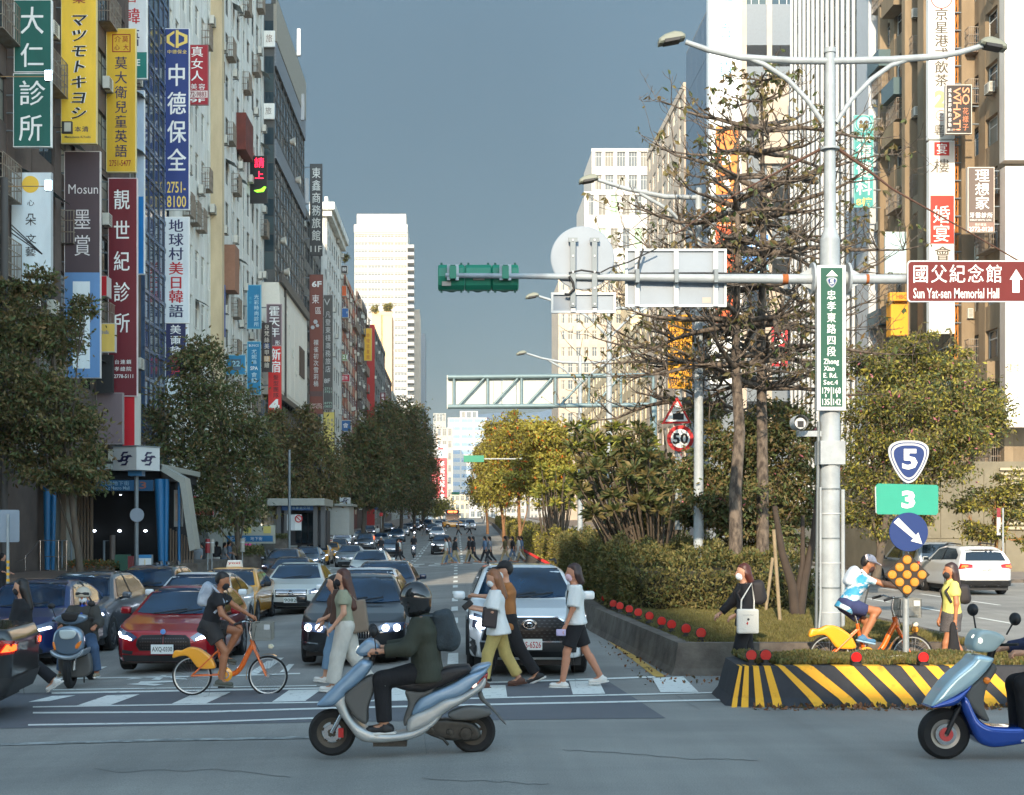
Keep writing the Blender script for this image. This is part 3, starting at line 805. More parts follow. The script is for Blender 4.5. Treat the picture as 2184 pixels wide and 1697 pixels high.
a=MB();ppoly(a,[(1905.5,1115),(1915.5,1105),(1953,1142.5),(1958,1136.5),(1966,1161),(1942,1154.5),(1947.5,1149.5)],Yd,-.014,-.0105,white_l);a.build('arrow',e)
e=empty('hazard_marker',(0,0,0),0,'black diamond hazard board with nine orange reflector discs','road sign')
Yh=Y5-.03;cx,cy,hd=1934.7,1226.5,49
a=MB();ppoly(a,[(cx,cy-hd),(cx+hd,cy),(cx,cy+hd),(cx-hd,cy)],Yh,0,.03,M('hazard_black',(44,38,34),.7),.008);a.build('board',e)
for dx,dy in((0,-2),(-1,-1),(1,-1),(-2,0),(0,0),(2,0),(-1,1),(1,1),(0,2)):
    a=MB();a.lathe([(0,-.02),(.05,-.018),(.06,-.004),(.06,0)],refl_or,P(cx+dx*15.9,cy+dy*15.9,Yh),'y',22);a.build('reflector_disc',e)

# speed camera warning pole in the trees
Yw=37.
wp=empty('sign_pole',(0,0,0),0,'white sign pole standing inside the dark trees of the median','pole')
a=MB();ppx(a,[(1447,1130),(1447,660)],Yw+.15,7.5,polew,12);a.build('tube',wp)
e=empty('warning_sign',(0,0,0),0,'tall yellow warning board with black vertical writing behind branches','road sign')
a=MB();pbox(a,1425,672,1476,829,Yw,0,.04,M('warn_yellow',(232,160,20),.5));a.build('sign_plate',e)
lpx(e,[('前有測速照相',1451,676,1474,826,black),('請依速限行駛',1427,676,1450,826,black)],Yw-.006,off=.015)
e=empty('warning_sign',(0,0,0),0,'red bordered triangle sign with camera pictogram','road sign')
a=MB();ppoly(a,[(1411,905),(1444,845),(1474,903)],Yw,-.01,.02,red);a.build('border',e)
a=MB();ppoly(a,[(1419,900),(1444,856),(1467,899)],Yw,-.016,-.0105,white_l);a.build('face',e)
a=MB();ppoly(a,[(1435,883),(1458,883),(1458,896),(1435,896)],Yw,-.022,-.017,black);ppoly(a,[(1442,878),(1451,878),(1451,883),(1442,883)],Yw,-.022,-.017,black)
for dx in(-8,-4,0,4,8):ppx(a,[(1446+dx*.7,874),(1446+dx*1.1,868)],Yw-.02,.5,black,4)
a.build('pictogram',e)
e=empty('speed_limit_sign',(0,0,0),0,'round red bordered speed limit sign 50 half hidden by leaves','road sign')
a=MB();a.lathe([(0,-.01),(.35,-.01),(.35,.02),(0,.02)],red,P(1451,936,Yw),'y',36);a.build('border',e)
a=MB();a.lathe([(0,-.018),(.25,-.018),(.25,-.0105),(.2,-.0105)],white_l,P(1451,936,Yw),'y',36);a.build('face',e)
lpx(e,[('50',1435,924,1468,948,black)],Yw-.022,off=.03)

# sign gantry with a truss
Yq=55.
gt=empty('sign_gantry',(0,0,0),0,'grey steel truss gantry reaching over the left lanes with blank sign backs','gantry')
a=MB();ppx(a,[(1393,1140),(1393,842)],Yq,8,M('gantry_teal',(112,132,136),.5,metal=.2,var=.1),14);a.build('post',gt);gm=MATS['gantry_teal']
for y0,y1 in((805,801),(868,864)):
    a=MB();ppx(a,[(955,y0),(1393,y1)],Yq,5,gm,10);a.build('chord',gt)
for x in(968,1040,1112,1184,1256,1324,1393):
    a=MB();ppx(a,[(x,868),(x,804)],Yq,3,gm,8);a.build('upright',gt)
for x in(980,1052,1124,1196,1268):
    a=MB();ppx(a,[(x,864),(x+52,808)],Yq-.02,2.6,gm,8);a.build('diagonal',gt)
for x0,x1,m in((953,1052,0),(1053,1070,0),(1072,1100,1),(1102,1180,0)):
    a=MB();pbox(a,x0,800,x1,872,Yq,.12,.16,M('sign_back_a',(188,190,182),.6,var=.05)if m==0 else M('sign_back_b',(214,214,202),.6));a.build('sign_panel',gt)

# further street lamps on the median
def lamp_post(x,ytop,Y,xh,yh,label,both=True):
    e=empty('street_lamp',(0,0,0),0,label,'street lamp','lamp posts along the median');k=24./Y
    X=(x-X0)*Y/F;z0=zg(X,Y)+.4;zt=P(0,ytop,Y)[2]
    a=MB();a.tube([(X,Y,z0),(X,Y,zt)],[.13,.08],polew,12);a.build('pole',e)
    for dx in(-1,1):
        if not both and dx>0:continue
        a=MB();pts=[(X,Y,zt-.3),(X+dx*.8,Y,zt-.28),(X+dx*1.7,Y,zt-.1),(X+dx*2.4,Y,zt+.12)];a.tube(pts,[.06,.06,.05,.045],polew,8);a.build('lamp_arm',e)
        a=MB();a.tube([(X,Y,zt-1.3),(X+dx*.7,Y,zt-.6),(X+dx*1.4,Y,zt-.2)],.045,polew,8);a.build('arm_brace',e)
        hx=(X+dx*2.4)*F/Y+X0;hy=H0-(zt+.1-HC)*F/Y
        lamp_head(e,hx,hy,dx,Y,1.)
lamp_post(1490,395,33.5,0,0,'street lamp whose arm shows left of the bare tree before the grid tower')
lamp_post(1299,640,48,0,0,'street lamp hidden in the tree with its head under the round sign back')
lamp_post(1237,760,63,0,0,'thin sunlit white street lamp beside the flowering tree')
lamp_post(1036,1030,285,0,0,'distant pale street lamp at the far crossing, right one')
lamp_post(1031,1040,265,0,0,'distant pale street lamp at the far crossing, left one')
# ---------------------------------------------------------------- buildings
GLS=[M('pane_a',(40,58,66),.08,spec=.7),M('pane_b',(70,84,86),.12),M('pane_c',(120,122,112),.35),M('pane_d',(26,32,34),.1)]
wal=dict(brown=M('wall_brown',(104,90,82),.85,col2=(70,60,55),scale=.6,bump=.2),
           white=M('wall_white',(230,231,224),.85,col2=(184,184,174),scale=.45,thr=(.3,.6),bump=.2,stretch=(1,1,.25)),
           cream=M('wall_cream',(214,196,160),.85,col2=(176,158,126),scale=.6,stretch=(1,1,.3)),
           dark=M('wall_dark',(84,86,84),.55,col2=(66,68,66),scale=.8),
           tan=M('wall_tan',(146,128,102),.88,col2=(114,98,76),scale=.5,thr=(.3,.65),bump=.2,stretch=(1,1,.3)),
           grey=M('wall_grey',(168,168,158),.8,col2=(136,136,128),scale=.5,stretch=(1,1,.3)),
           pink=M('wall_pink',(190,176,158),.8,col2=(168,154,138),scale=.3),
           tower=M('wall_tower',(176,173,166),.7,var=.03,scale=.1),
           red=M('wall_redbrown',(120,58,46),.8,col2=(90,44,36),scale=1.),
           peach=M('wall_peach',(222,182,138),.8),blue=M('wall_blueglass',(64,84,110),.25,var=.1),steelw=M('wall_slate',(110,118,124),.6,var=.06),
           black=M('wall_black',(22,23,25),.7))
frm_w=M('window_frame_white',(212,212,204),.5);frm_d=M('window_frame_dark',(62,60,56),.5,metal=.3);rustm=M('rusty_cage',(150,146,134),.7,col2=(120,96,76),scale=3)
acm=M('aircon_white',(206,204,192),.55,var=.08,scale=3);acd=M('aircon_grille',(90,92,90),.6)
WM={}
def winmesh(w,h,frame,glass,mull,far=False):
    k=(round(w,2),round(h,2),frame.name,glass.name,mull,far)
    if k not in WM:
        t=.06 if w<3 else .09;a=MB()
        a.bb(0,t,-.04,.04,0,h,frame);a.bb(w-t,w,-.04,.04,0,h,frame);a.bb(t,w-t,-.04,.04,0,t,frame);a.bb(t,w-t,-.04,.04,h-t,h,frame)
        for i in range(1,mull):a.bb(w*i/mull-t/2,w*i/mull+t/2,-.03,.03,t,h-t,frame)
        if h>1.2:a.bb(t,w-t,-.028,.028,h*.68,h*.68+t,frame)
        b=a if far else MB();b.bb(t,w-t,-.01,.01,t,h-t,glass)
        WM[k]=(a.mesh('window'),None if far else b.mesh('pane'))
    return WM[k]
def acmesh():
    if 'ac' not in WM:
        a=MB();a.bb(0,.85,-.45,-.12,.1,.7,acm)
        for i in range(7):a.bb(.06,.56,-.462,-.45,.16+i*.075,.19+i*.075,acd)
        for i in range(7):a.bb(.85,.862,-.42,-.15,.16+i*.075,.19+i*.075,acd)
        for x in(.08,.74):a.bb(x,x+.04,-.48,0,.04,.08,frm_d);a.add([(x,0,-.3),(x+.03,0,-.3),(x+.03,-.45,.04),(x,-.45,.04)],[(0,1,2,3)],frm_d)
        WM['ac']=a.mesh('air_conditioner')
        c=MB()
        for i in range(12):c.bb(i*.15,i*.15+.025,-.62,-.6,0,1.15,rustm)
        for i in range(5):c.bb(-.01,.012,-.6+i*.13,-.58+i*.13,0,1.15,rustm);c.bb(1.66,1.68,-.6+i*.13,-.58+i*.13,0,1.15,rustm)
        for z in(0,.4,.8,1.15):c.bb(0,1.68,-.625,-.6,z,z+.03,rustm);c.bb(0,.02,-.6,0,z,z+.03,rustm);c.bb(1.66,1.68,-.6,0,z,z+.03,rustm)
        c.bb(0,1.68,-.6,0,0,.03,rustm);WM['cage']=c.mesh('window_cage')
        d=MB();d.add([(0,0,0),(1.8,0,0),(1.8,-.7,-.35),(0,-.7,-.35)],[(0,1,2,3)],M('awning',(150,160,158),.6,var=.15));d.bb(0,1.8,-.71,-.68,-.39,-.35,frm_d);WM['awn']=d.mesh('awning')
        p=MB();p.tube([(0,-.06,0),(0,-.06,1)],.05,frm_w,6);WM['pipe']=p.mesh('drain_pipe')
    return WM['ac']
def bldg(label,O,rz,W,Z1,D,nf,nb,wall,fr=frm_w,gl=None,pier=.3,sp=.42,rec=.25,z0=4.5,mull=2,far=False,ac=0,cage=0,awn=0,seed=1,zb=-1.,bandm=None,name='apartment_building',pierd=.0,roof=True,grp=None):
    rnd=random.Random(seed);acmesh();gl=gl or GLS;wall=wal[wall]if isinstance(wall,str)else wall;bandm=bandm or wall
    e=empty(name,O,rz,label,'building',grp);fh=(Z1-z0)/nf;bw=W/nb
    a=MB();a.bb(0,W,rec,D,zb,Z1,wall);a.bb(0,W,0,rec,zb,z0,wall);a.build('wall',e)
    sm=MB();sm.bb(0,W,0,rec,0,fh*sp,bandm);sm=sm.mesh('floor_band')
    if bandm is not wall or True:
        for f in range(nf):
            o=link('floor_band',sm,e);o.location.z=z0+f*fh
    if roof:
        a=MB();a.bb(-.1,W+.1,-.12,.3,Z1-.02,Z1+.9,bandm);a.build('parapet',e)
    if pier>0:
        pw=bw*pier;pm=MB();pm.bb(0,pw,-.02-pierd,rec,z0,Z1,wall);pm=pm.mesh('pier')
        for b in range(nb+1):
            o=link('pier',pm,e);o.location.x=min(W-pw,max(0,b*bw-pw/2))
    ww,wh=bw*(1-pier),fh*(1-sp)-.02
    for f in range(nf):
        for b in range(nb):
            x,z=b*bw+bw*pier/2,z0+f*fh+fh*sp
            fm,pm=winmesh(ww,wh,fr,rnd.choice(gl),mull,far)
            o=link('window',fm,e);o.location=(x,rec*.55,z)
            if pm:link('pane',pm,o)
            r=rnd.random()
            if r<ac:q=link('air_conditioner',WM['ac'],e);q.location=(x+rnd.random()*max(0,ww-.8),-.02,z-fh*sp*rnd.uniform(.2,.9))
            elif r<ac+cage:q=link('window_cage',WM['cage'],e);q.location=(x,0,z-.1);q.scale.x=ww/1.68;q.scale.z=min(1.3,wh/1.2)
            elif r<ac+cage+awn:q=link('awning',WM['awn'],e);q.location=(x,0,z+wh);q.scale.x=ww/1.8
    return e
LR,RR=PI/2,-PI/2
# left row
bldg('brown tiled block with cages and air conditioners behind the green and yellow signs',(-18,40,0),LR,40,42,22,12,12,'brown',frm_d,ac=.25,cage=.3,awn=.1,pier=.3,seed=3)
bldg('narrow blue glass grid building beside the dark red sign',(-17.8,80.1,0),LR,6.8,44,20,24,5,'blue',frm_d,[M('pane_blue',(44,60,92),.05,spec=.8),GLS[0]],pier=.08,sp=.12,rec=.12,z0=4,mull=1,name='office_building')
e=bldg('weathered white block with arched side and blue lettered sign',(-18,87,0),LR,16,55,20,15,7,'white',frm_w,ac=.2,cage=.14,awn=.08,pier=.42,seed=5)
e=bldg('weathered white block full of air conditioners beside the dark glass hotel',(-18,103.1,0),LR,27.8,54,20,15,10,'white',frm_d,ac=.26,cage=.12,awn=.12,pier=.4,seed=8)
a=MB();a.bb(-.55,.5,-.85,.3,0,54,wal['cream']);a.build('pilaster',e)
a=MB();a.bb(5.2,7.3,-.9,0,20.5,24,M('wood_panel',(150,108,84),.7,var=.1));a.build('cladding_box',e)
a=MB();a.bb(11.4,15.5,-.8,0,33,36,wal['red']);a.build('cladding_box',e)
for x in(2.5,9,14.5,21,26):
    o=link('drain_pipe',WM['pipe'],e);o.location=(x,0,4);o.scale.z=50
h=bldg('dark glass hotel tower with two pale bands seen against the sky',(-17,131,0),LR,25.4,51,20,26,11,'dark',frm_d,[M('pane_h',(38,38,36),.15),M('pane_h2',(60,58,52),.2),GLS[3]],pier=.08,sp=.16,rec=.12,z0=6,mull=1,seed=4,bandm=wal['dark'],name='hotel_building')
pm=M('parapet_grey',(150,146,134),.8,var=.1)
a=MB();a.bb(-.05,25.5,-.2,.1,47.5,51.6,pm);a.build('parapet_panel',h)
for z,z2 in((35.2,37),(26.6,28)):
    a=MB();a.bb(-.02,25.4,-.16,.02,z+10,z2+10+.4,M('granite_band',(132,138,144),.6,col2=(100,106,112),scale=6));a.build('pale_band',h)
for k in range(22):
    z=1126-(20+k*38.)
    y0,y1=45+k*38,45+k*38+36
    if y0>560:break
    if any(abs(y0-q)<20 for q in(66,221)):continue
    a=MB();p,q=P(564,y1,131),P(585,y0,131);a.bb(-.06,-.02,.1,.9,p[2],q[2],GLS[k%2]);a.build('window',h)
for x,z in((10.5,41),(15.5,38.4),(3,29.5),(5.6,27),(3.8,23),(6,21.5),(9,19.5),(12,18)):
    a=MB();a.lathe([(0,0),(.25,-.05),(.45,-.55),(.43,-.56),(.2,-.1)],acm,(x,-.15,z),'y',12);a.build('floodlight',h)
for x,z0 in((17.5,51.8),(21,46),(25.4,38)):
    a=MB();a.box((x,-.3,z0+1.6),(.5,.35,2.8),whitefr);a.tube([(x,-.1,z0-.5),(x,-.1,z0+2)],.05,greysteel,6);a.build('cellular_antenna',h)
bb_=empty('annex_building',(-16.4,129.5,0),LR,'white clad annex box with framed blank panels under the dark hotel','building')
a=MB();a.bb(0,24,0,8,14.5,24.8,M('cladding_white',(226,222,208),.6,var=.03));a.build('wall',bb_)
for i in range(6):
    a=MB();a.bb(.2+i*3.95,3.95+i*3.95,-.05,0,15,24,M('cladding_panel',(232,228,214),.5));a.build('panel',bb_)
a=MB();a.bb(-.2,24.2,-.3,0,24.8,25.6,frm_d);a.bb(-.2,24.2,-.3,0,14,14.5,frm_d);a.build('frame',bb_)
a=MB();a.bb(3.8,4.2,-.2,0,14.5,24.8,frm_d);a.build('mullion',bb_)
a=MB();a.bb(16,20.5,-.15,-.05,18,21,M('mosaic_brown',(84,66,54),.7,var=.4,scale=3));a.build('plaque',bb_)
a=MB();a.bb(0,24,.5,8,0,14,wal['dark']);a.build('base',bb_)
bldg('dark office block between the hotel and the white corniced block',(-18.4,158,0),LR,32,40,16,11,9,'dark',frm_d,pier=.2,seed=6,ac=.15)
c5=bldg('white corniced block with stepped top beyond the hotel',(-17.6,190,0),LR,24,46,2.2,12,7,'white',frm_d,pier=.35,seed=9,ac=.1)
a=MB();a.bb(-.5,24,-.7,2.3,44.2,45,wal['white']);a.bb(-.9,24,-1.1,2.3,45,46,wal['white']);a.build('cornice',c5)
bldg('red and orange balconied block with boxed shop signs',(-17.6,214.2,0),LR,33,41,14,11,6,'red',frm_w,pier=.15,sp=.5,seed=11,ac=.4,cage=.2,bandm=M('balcony_orange',(168,92,60),.75,col2=(196,186,164),scale=.35,thr=(.45,.5)))
bldg('grey brown flats crowded with air conditioners',(-17.6,248,0),LR,26,43,14,12,5,'brown',frm_w,pier=.2,seed=12,ac=.5,cage=.3)
bldg('pale windowless slab above the yellow fortune sign',(-18.6,275,0),LR,14,46,14,1,1,'steelw',frm_w,pier=.9,sp=.95,rec=.05)
bldg('dark brown block with a bright red corner strip',(-17.2,290,0),LR,45,43,14,11,7,'dark',frm_d,pier=.3,seed=14,ac=.2,far=True)
a=MB();a.bb(-18.8,-17.,289.6,289.9,0,44,M('strip_red',(170,40,28),.6));tag(a.build('corner_strip'),'bright red vertical strip on the corner of the dark brown block','strip')
for i,(y,w,hh,m,x)in enumerate([(336,40,40,'brown',-17.6),(378,50,38,'grey',-17.4),(430,60,36,'steelw',-17.2),(492,70,42,'red',-17),(564,90,40,'white',-16.8),(660,140,44,'brown',-16.6)]):
    bldg(('plain brown flats','grey flats','slate flats','red flats','white flats','long brown flats')[i]+' far along the left row, before the white tower',(x,y,0),LR,w,hh,14,10,6,m,frm_w,pier=.25,seed=20+i,far=True,ac=.2)
bldg('peach building with planted roof in front of the white tower',((793-X0)/3000*420,420,0),0,6,65.7,12,8,1,'peach',frm_w,pier=.55,sp=.5,far=True,mull=1,name='tall_building')
# white tower and its neighbours
Yw_=600.;sw=F/Yw_
def front(label,x0,x1,ytop,Y,nf,nb,wall,name='tower_block',**k):
    s=F/Y;return bldg(label,((x0-X0)/s,Y,0),0,(x1-x0)/s,HC+(H0-ytop)/s,k.pop('D',25),nf,nb,wall,far=True,name=name,**k)
lg=[M('pane_far',(70,80,84),.4),M('pane_far2',(104,102,92),.5)]
t=front('tall sunlit white residential tower with horizontal bands',756,869,484,600,40,4,'tower',pier=.06,sp=.6,rec=.6,gl=lg,mull=4,z0=0)
a=MB();a.bb(-.2,22.6,-.4,20,128,131,wal['tower']);a.bb(1,22,0,10,131,136,wal['tower']);a.build('penthouse',t)
for i in range(38):
    a=MB();a.bb(22.6,25.4,-1,8,i*3.2+3,i*3.2+4.3,wal['tower']);a.build('balcony',t)
front('pale narrow slab block right of the white tower',868,895,665,640,4,2,'pink',pier=.8,sp=.8,gl=lg)
front('slim pale block with one column of dark windows',895,907,716,680,12,1,'steelw',pier=.5,sp=.45,gl=[GLS[3]],mull=1)
# far centre
front('cream office tower above the red billboard',924,951,884,1500,9,4,'grey',pier=.3,gl=lg)
front('banded blue grey office tower in the far centre',955,1038,893,1600,14,3,'tower',pier=.1,sp=.5,gl=[M('pane_fb',(110,140,165),.3)],z0=0)
front('rooftop block of the banded tower',981,1019,879,1610,2,3,'tower',gl=lg)
front('pale stepped block behind the red billboard',930,966,915,1450,8,3,'pink',gl=lg)
front('low pale block at the end of the avenue',960,1012,1058,1200,4,5,'cream',gl=lg,z0=0)
front('low white sunlit block right of the bus',1000,1060,1070,900,3,4,'tower',gl=lg,z0=0)
# right row, seen through the bare tree
t=front('white grid tower with square windows left of the bare tree',1262,1388,324,400,12,5,'tower',pier=.3,sp=.36,rec=.8,gl=lg,mull=3,z0=30)
front('lower white tower with green arched panels',1246,1400,416,392,8,6,'tower',pier=.4,sp=.4,rec=.8,gl=lg+[M('pane_green',(140,176,140),.5)],mull=2,z0=20)
front('pale pink tower behind the round sign back',1191,1345,600,350,14,9,'pink',pier=.4,sp=.45,rec=.4,gl=lg,z0=6)
front('cream block behind the median trees',1345,1440,560,330,12,6,'cream',pier=.35,sp=.45,rec=.4,gl=lg+GLS[:1],z0=6)
for y,x0,x1,w in((500,1130,1200,'tower'),(700,1060,1140,'tower')):front('sunlit white block far along the right row, %s'%('nearer one' if y==500 else 'farther one'),x0,x1,1040,y,5,8,w,gl=lg)
bldg('pale ribbed block beyond the department store',(28.4,210,0),RR,34,57,20,14,7,'pink',frm_w,pier=.4,seed=31,far=True)
bldg('long cream block beyond the ribbed one',(29,330,0),RR,118,34,20,9,20,'cream',frm_w,pier=.4,seed=32,far=True)
ds=empty('department_store',(28.3,174,0),RR,'slate clad department store with a white sign wall at its corner','building')
a=MB();a.bb(0,16,.06,22,0,61,wal['steelw']);a.build('wall',ds)
for i in range(12):
    for j in range(4):
        a=MB();a.bb(.03+j*4,3.97+j*4,0,.06,.04+i*5.05,5.02+i*5.05,M('slate_panel',(86,104,122),.35,var=.06)if i<12 else None);a.build('panel',ds)
r2=bldg('cream block with tall white mullioned windows behind the bare tree',(31.95,158,0),0,9.4,62,18,7,3,'pink',frm_w,GLS[:2],pier=.18,sp=.3,rec=.5,z0=6,mull=3,seed=33)
a=MB();a.bb(1.9,5.2,-.5,0,43,52.5,wal['pink']);a.build('blank_panel',r2);a=MB();a.bb(2.4,4.6,-.4,0,24,30,wal['pink']);a.build('blank_panel',r2)
r3=bldg('grey block with continuous white vertical pipes',(32,134,0),RR,27,60,20,17,8,'grey',frm_w,GLS,pier=.34,sp=.5,rec=.25,seed=34)
pp=MB();pp.tube([(0,-.35,3),(0,-.35,60)],.16,whitefr,8);pp=pp.mesh('vertical_pipe')
for i in range(17):
    o=link('vertical_pipe',pp,r3);o.location.x=.9+i*1.6
a=MB();a.bb(23.8,27,-.7,0,0,60,whitefr);a.build('duct',r3)
r4=bldg('tan apartment block with rusty balconies and barred windows',(32,107,0),RR,24.8,46,20,13,7,'tan',frm_w,GLS,pier=.3,sp=.46,rec=.5,seed=36,ac=.3,cage=.3,awn=.1)
rnd=random.Random(5)
for f in range(13):
    for b in range(7):
        if rnd.random()<.26:
            a=MB();x,z=b*3.54+.3,4.5+f*3.19;a.bb(x,x+2.9,-.9,0,z-.1,z+1.1,rnd.choice([wal['tan'],wal['tan'],M('balcony_glass',(90,108,110),.2)]));a.build('balcony',r4)
for x,w,d in((2,.5,.6),(8.6,.7,.9),(13.2,1.2,1.3),(19.5,.5,.8)):
    a=MB();a.bb(x,x+w,-d,0,0,46,wal['tan']);a.build('pilaster',r4)
# low concrete annex at the right edge
ca=empty('concrete_annex',(0,66,0),0,'low concrete annex with louvres and a brown metal hopper behind the parked cars','building')
cm=M('annex_concrete',(126,118,98),.85,col2=(98,91,74),scale=.5)
a=MB();a.bb((1910-X0)/45.45,32,0,12,0,P(0,985,66)[2],cm);a.build('wall',ca)
for i in range(7):
    for j in range(3):
        a=MB();x=(1960+i*46-X0)/45.45;a.bb(x,x+.98,-.05,0,.1+j*1.6,1.65+j*1.6,cm);a.build('panel',ca)
for i in range(13):
    a=MB();z=P(0,1130-i*10.5,66)[2];a.bb((2130-X0)/45.45,29,-.18,-.06,z,z+.12,M('louvre',(168,156,130),.6));a.build('louvre',ca)
hp=empty('metal_hopper',(0,65,0),0,'dark brown metal box chute with a raking lower edge','metal box');a=MB();a.prism([(P(x,y,65)[0],P(x,y,65)[2])for x,y in((2028,985),(2136,985),(2136,1090),(2120,1130),(2060,1105),(2044,1085))],62.8,65.4,M('rusty_brown',(84,62,46),.7,var=.25,scale=1.5));a.build('chute',hp)
a=MB()
for i in range(7):a.box(P(2041,1080+i*12,64.8),(.3,.5,.06),cm)
a.build('rung',hp)['kind']='stuff'
# unseen blocks behind the camera and an added deck, sized to shade the crossing
bldg('grey corner block across the side street',(-60,-14,0),0,42,50,12,12,10,'grey',far=True,pier=.3,z0=4)
bldg('grey office row further back beyond the alley',(-60,-130,0),0,42,44,85,10,10,'grey',far=True,pier=.3,z0=4)
vd=empty('viaduct',(0,0,0),0,'concrete elevated road crossing behind the photographer','viaduct')  # added deck, never in view; it puts the near road in shade
a=MB();a.bb(-17.5,90,-15,-8,5.5,10,wal['grey']);a.bb(-17.5,90,-8.3,-8,10,11.2,wal['grey']);a.build('deck',vd)
for x in(-10,14,40,66):
    a=MB();a.bb(x,x+1.5,-13,-10,0,5.5,wal['grey']);a.build('pier',vd)
# far hills and distant trees
hl=MB();hr=random.Random(3);pts=[(x,330+90*math.sin(x*.0013+1)+40*math.sin(x*.004)+14*math.sin(x*.017))for x in range(-3200,3300,80)]
v=[(x,5200,-20)for x,h_ in pts]+[(x,5400,h_)for x,h_ in pts]+[(x,5900,-20)for x,h_ in pts];n=len(pts)
hl.add(v,[(k*n+i,k*n+i+1,(k+1)*n+i+1,(k+1)*n+i)for k in(0,1)for i in range(n-1)],M('far_hill',(82,104,122),1),True)  # distance haze is painted into the hills as a bluish base colour
tag(hl.build('hills'),'hazy blue hills beyond the end of the avenue',kind='structure')
# roofs with plants
# ---------------------------------------------------------------- shop signs
CM={}
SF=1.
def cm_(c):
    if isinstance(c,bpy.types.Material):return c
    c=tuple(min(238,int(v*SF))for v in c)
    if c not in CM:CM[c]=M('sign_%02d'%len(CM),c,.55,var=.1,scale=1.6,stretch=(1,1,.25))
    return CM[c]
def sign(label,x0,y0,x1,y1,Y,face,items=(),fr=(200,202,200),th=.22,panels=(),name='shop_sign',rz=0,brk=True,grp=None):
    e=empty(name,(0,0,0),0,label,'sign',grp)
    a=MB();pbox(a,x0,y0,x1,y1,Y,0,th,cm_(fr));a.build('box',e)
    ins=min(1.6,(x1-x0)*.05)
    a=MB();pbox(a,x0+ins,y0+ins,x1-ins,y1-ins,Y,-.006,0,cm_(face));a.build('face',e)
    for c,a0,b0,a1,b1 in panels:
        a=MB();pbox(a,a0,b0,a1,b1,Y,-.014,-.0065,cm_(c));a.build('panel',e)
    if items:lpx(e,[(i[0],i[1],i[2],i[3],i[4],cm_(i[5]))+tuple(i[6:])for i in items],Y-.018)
    if brk:
        a=MB();sx=-1 if x0<X0 else 1;xe=x0 if sx<0 else x1;k=0
        for yy_ in np.arange(y0+6,y1,38):pbox(a,xe,yy_,xe+sx*16,yy_+2.2,Y,th*.3,th*.7,greysteel)
        a.build('bracket',e)['kind']='stuff'
    return e
W_,NV,DK,RD=(236,238,234),(34,40,84),(40,40,44),(186,24,34)
T=.266
sign('upper half of the dark green vertical clinic sign with white brush characters',29.5,0,110,154.5,56,(18,92,82),[('大',40,10,97,78,W_),('仁',40,88,97,148,W_)],W_)
sign('lower half of the dark green vertical clinic sign with white brush characters',28,157,109,314,56,(18,92,82),[('診',37,168,100,230,W_),('所',37,240,94,306,W_)],W_)
e=sign('bright yellow vertical sign with slanted black katakana',130,-30,206,307,63,(242,196,60),[('マツモトキヨシ',148,26,188,258,(235,240,240),dict(off=.17,shear=.2)),('本清',158,269,190,283,NV),('Matsumoto KiYoshi',138,290,193,295,NV,dict(off=.004)),('薬',145,-18,192,10,(150,70,40),dict(off=.04))],(220,200,140))
lpx(e,[('マツモトキヨシ',149,26,187,258,black,dict(off=.06,shear=.2))],63-.03)
sign('golden yellow vertical sign with dark blue brush characters and red seal',226.5,61,290,368,72,(214,172,40),[('莫大衛兒童英語',243,119,273,338,NV),('2751-5477',233,342,279,355,(140,40,24)),('介莫',243,76,275,92,(150,40,20),dict(off=.005)),('心',243,94,256,109,(150,40,20)),('大',262,94,275,109,(150,40,20))],(226,212,150),
     panels=[((150,40,20),240,73.5,278,75.5),((150,40,20),240,110,278,112),((150,40,20),239.5,74,241.5,112),((150,40,20),276.5,74,278.5,112)])
sign('white and green language school sign partly behind the golden yellow one',250,-30,314,169,77,(214,220,222),[('日',262,-16,300,8,RD),('韓',262,15,301,54,RD),('語',262,60,300,102,NV),('E',291,127,299,141,W_)],W_,panels=[((20,120,110),252,112,313,167)])
sign('pale blue vertical sign strip behind the dark red one',290,193,308,586,78,(180,200,220),[],W_,panels=[((10,120,190),294,420,306,584)])
e=sign('royal blue vertical security sign with white characters and yellow number',351,61,404,448,86,(34,58,122),[('中德保全',356,130,398,372,W_,dict(off=.035,fit=.98)),('中德保全',356,106,399,116,(240,210,110),dict(off=.02)),('2751-',356,388,396,412,(244,208,104),dict(off=.03)),('8100',356,418,397,443,(244,208,104),dict(off=.03))],W_)
a=MB();gy_=cm_((240,210,110))
for q in([(355.5,77),(372,66),(372,72),(362,79),(362,89),(372,96),(372,102),(355.5,92)],[(375,65),(381,65),(381,68),(400,76),(400,92),(381,100),(381,103),(375,103)]):ppoly(a,q,86,-.02,-.008,gy_)
ppoly(a,[(381,74),(393,80),(393,89),(381,94)],86,-.024,-.02,cm_((34,58,122)));a.build('logo',e)
sign('small red beauty sign with 9F beside the royal blue sign',404,96,444,224,93,(160,22,38),[('真女人',405,98,436,175,W_),('美容',405,178,439,193,W_,dict(off=.005)),('72-9883',405,196,440,207,(130,30,40)),('9F',405,211,437,219,W_)],(150,80,80),panels=[((222,206,200),405,194,443,209)])
e=sign('white sign with a yellow moon and thin black characters',24,368,110,605,56.5,(214,226,230),[('心',52,425,79,441,DK,dict(off=.002)),('朵',52,453,79,484,DK,dict(off=.002)),('文',52,498,80,522,DK,dict(off=.002)),('藝',50,525,80,549,DK,dict(off=.002)),('5F',66,576,80,590,DK,dict(off=0))],(170,176,178))
a=MB();a.lathe([(0,-.02),(.34,-.02),(.34,-.008)],M('moon_yellow',(240,196,70),.6),P(65,394,56.5),'y',30);a.build('moon_disc',e)
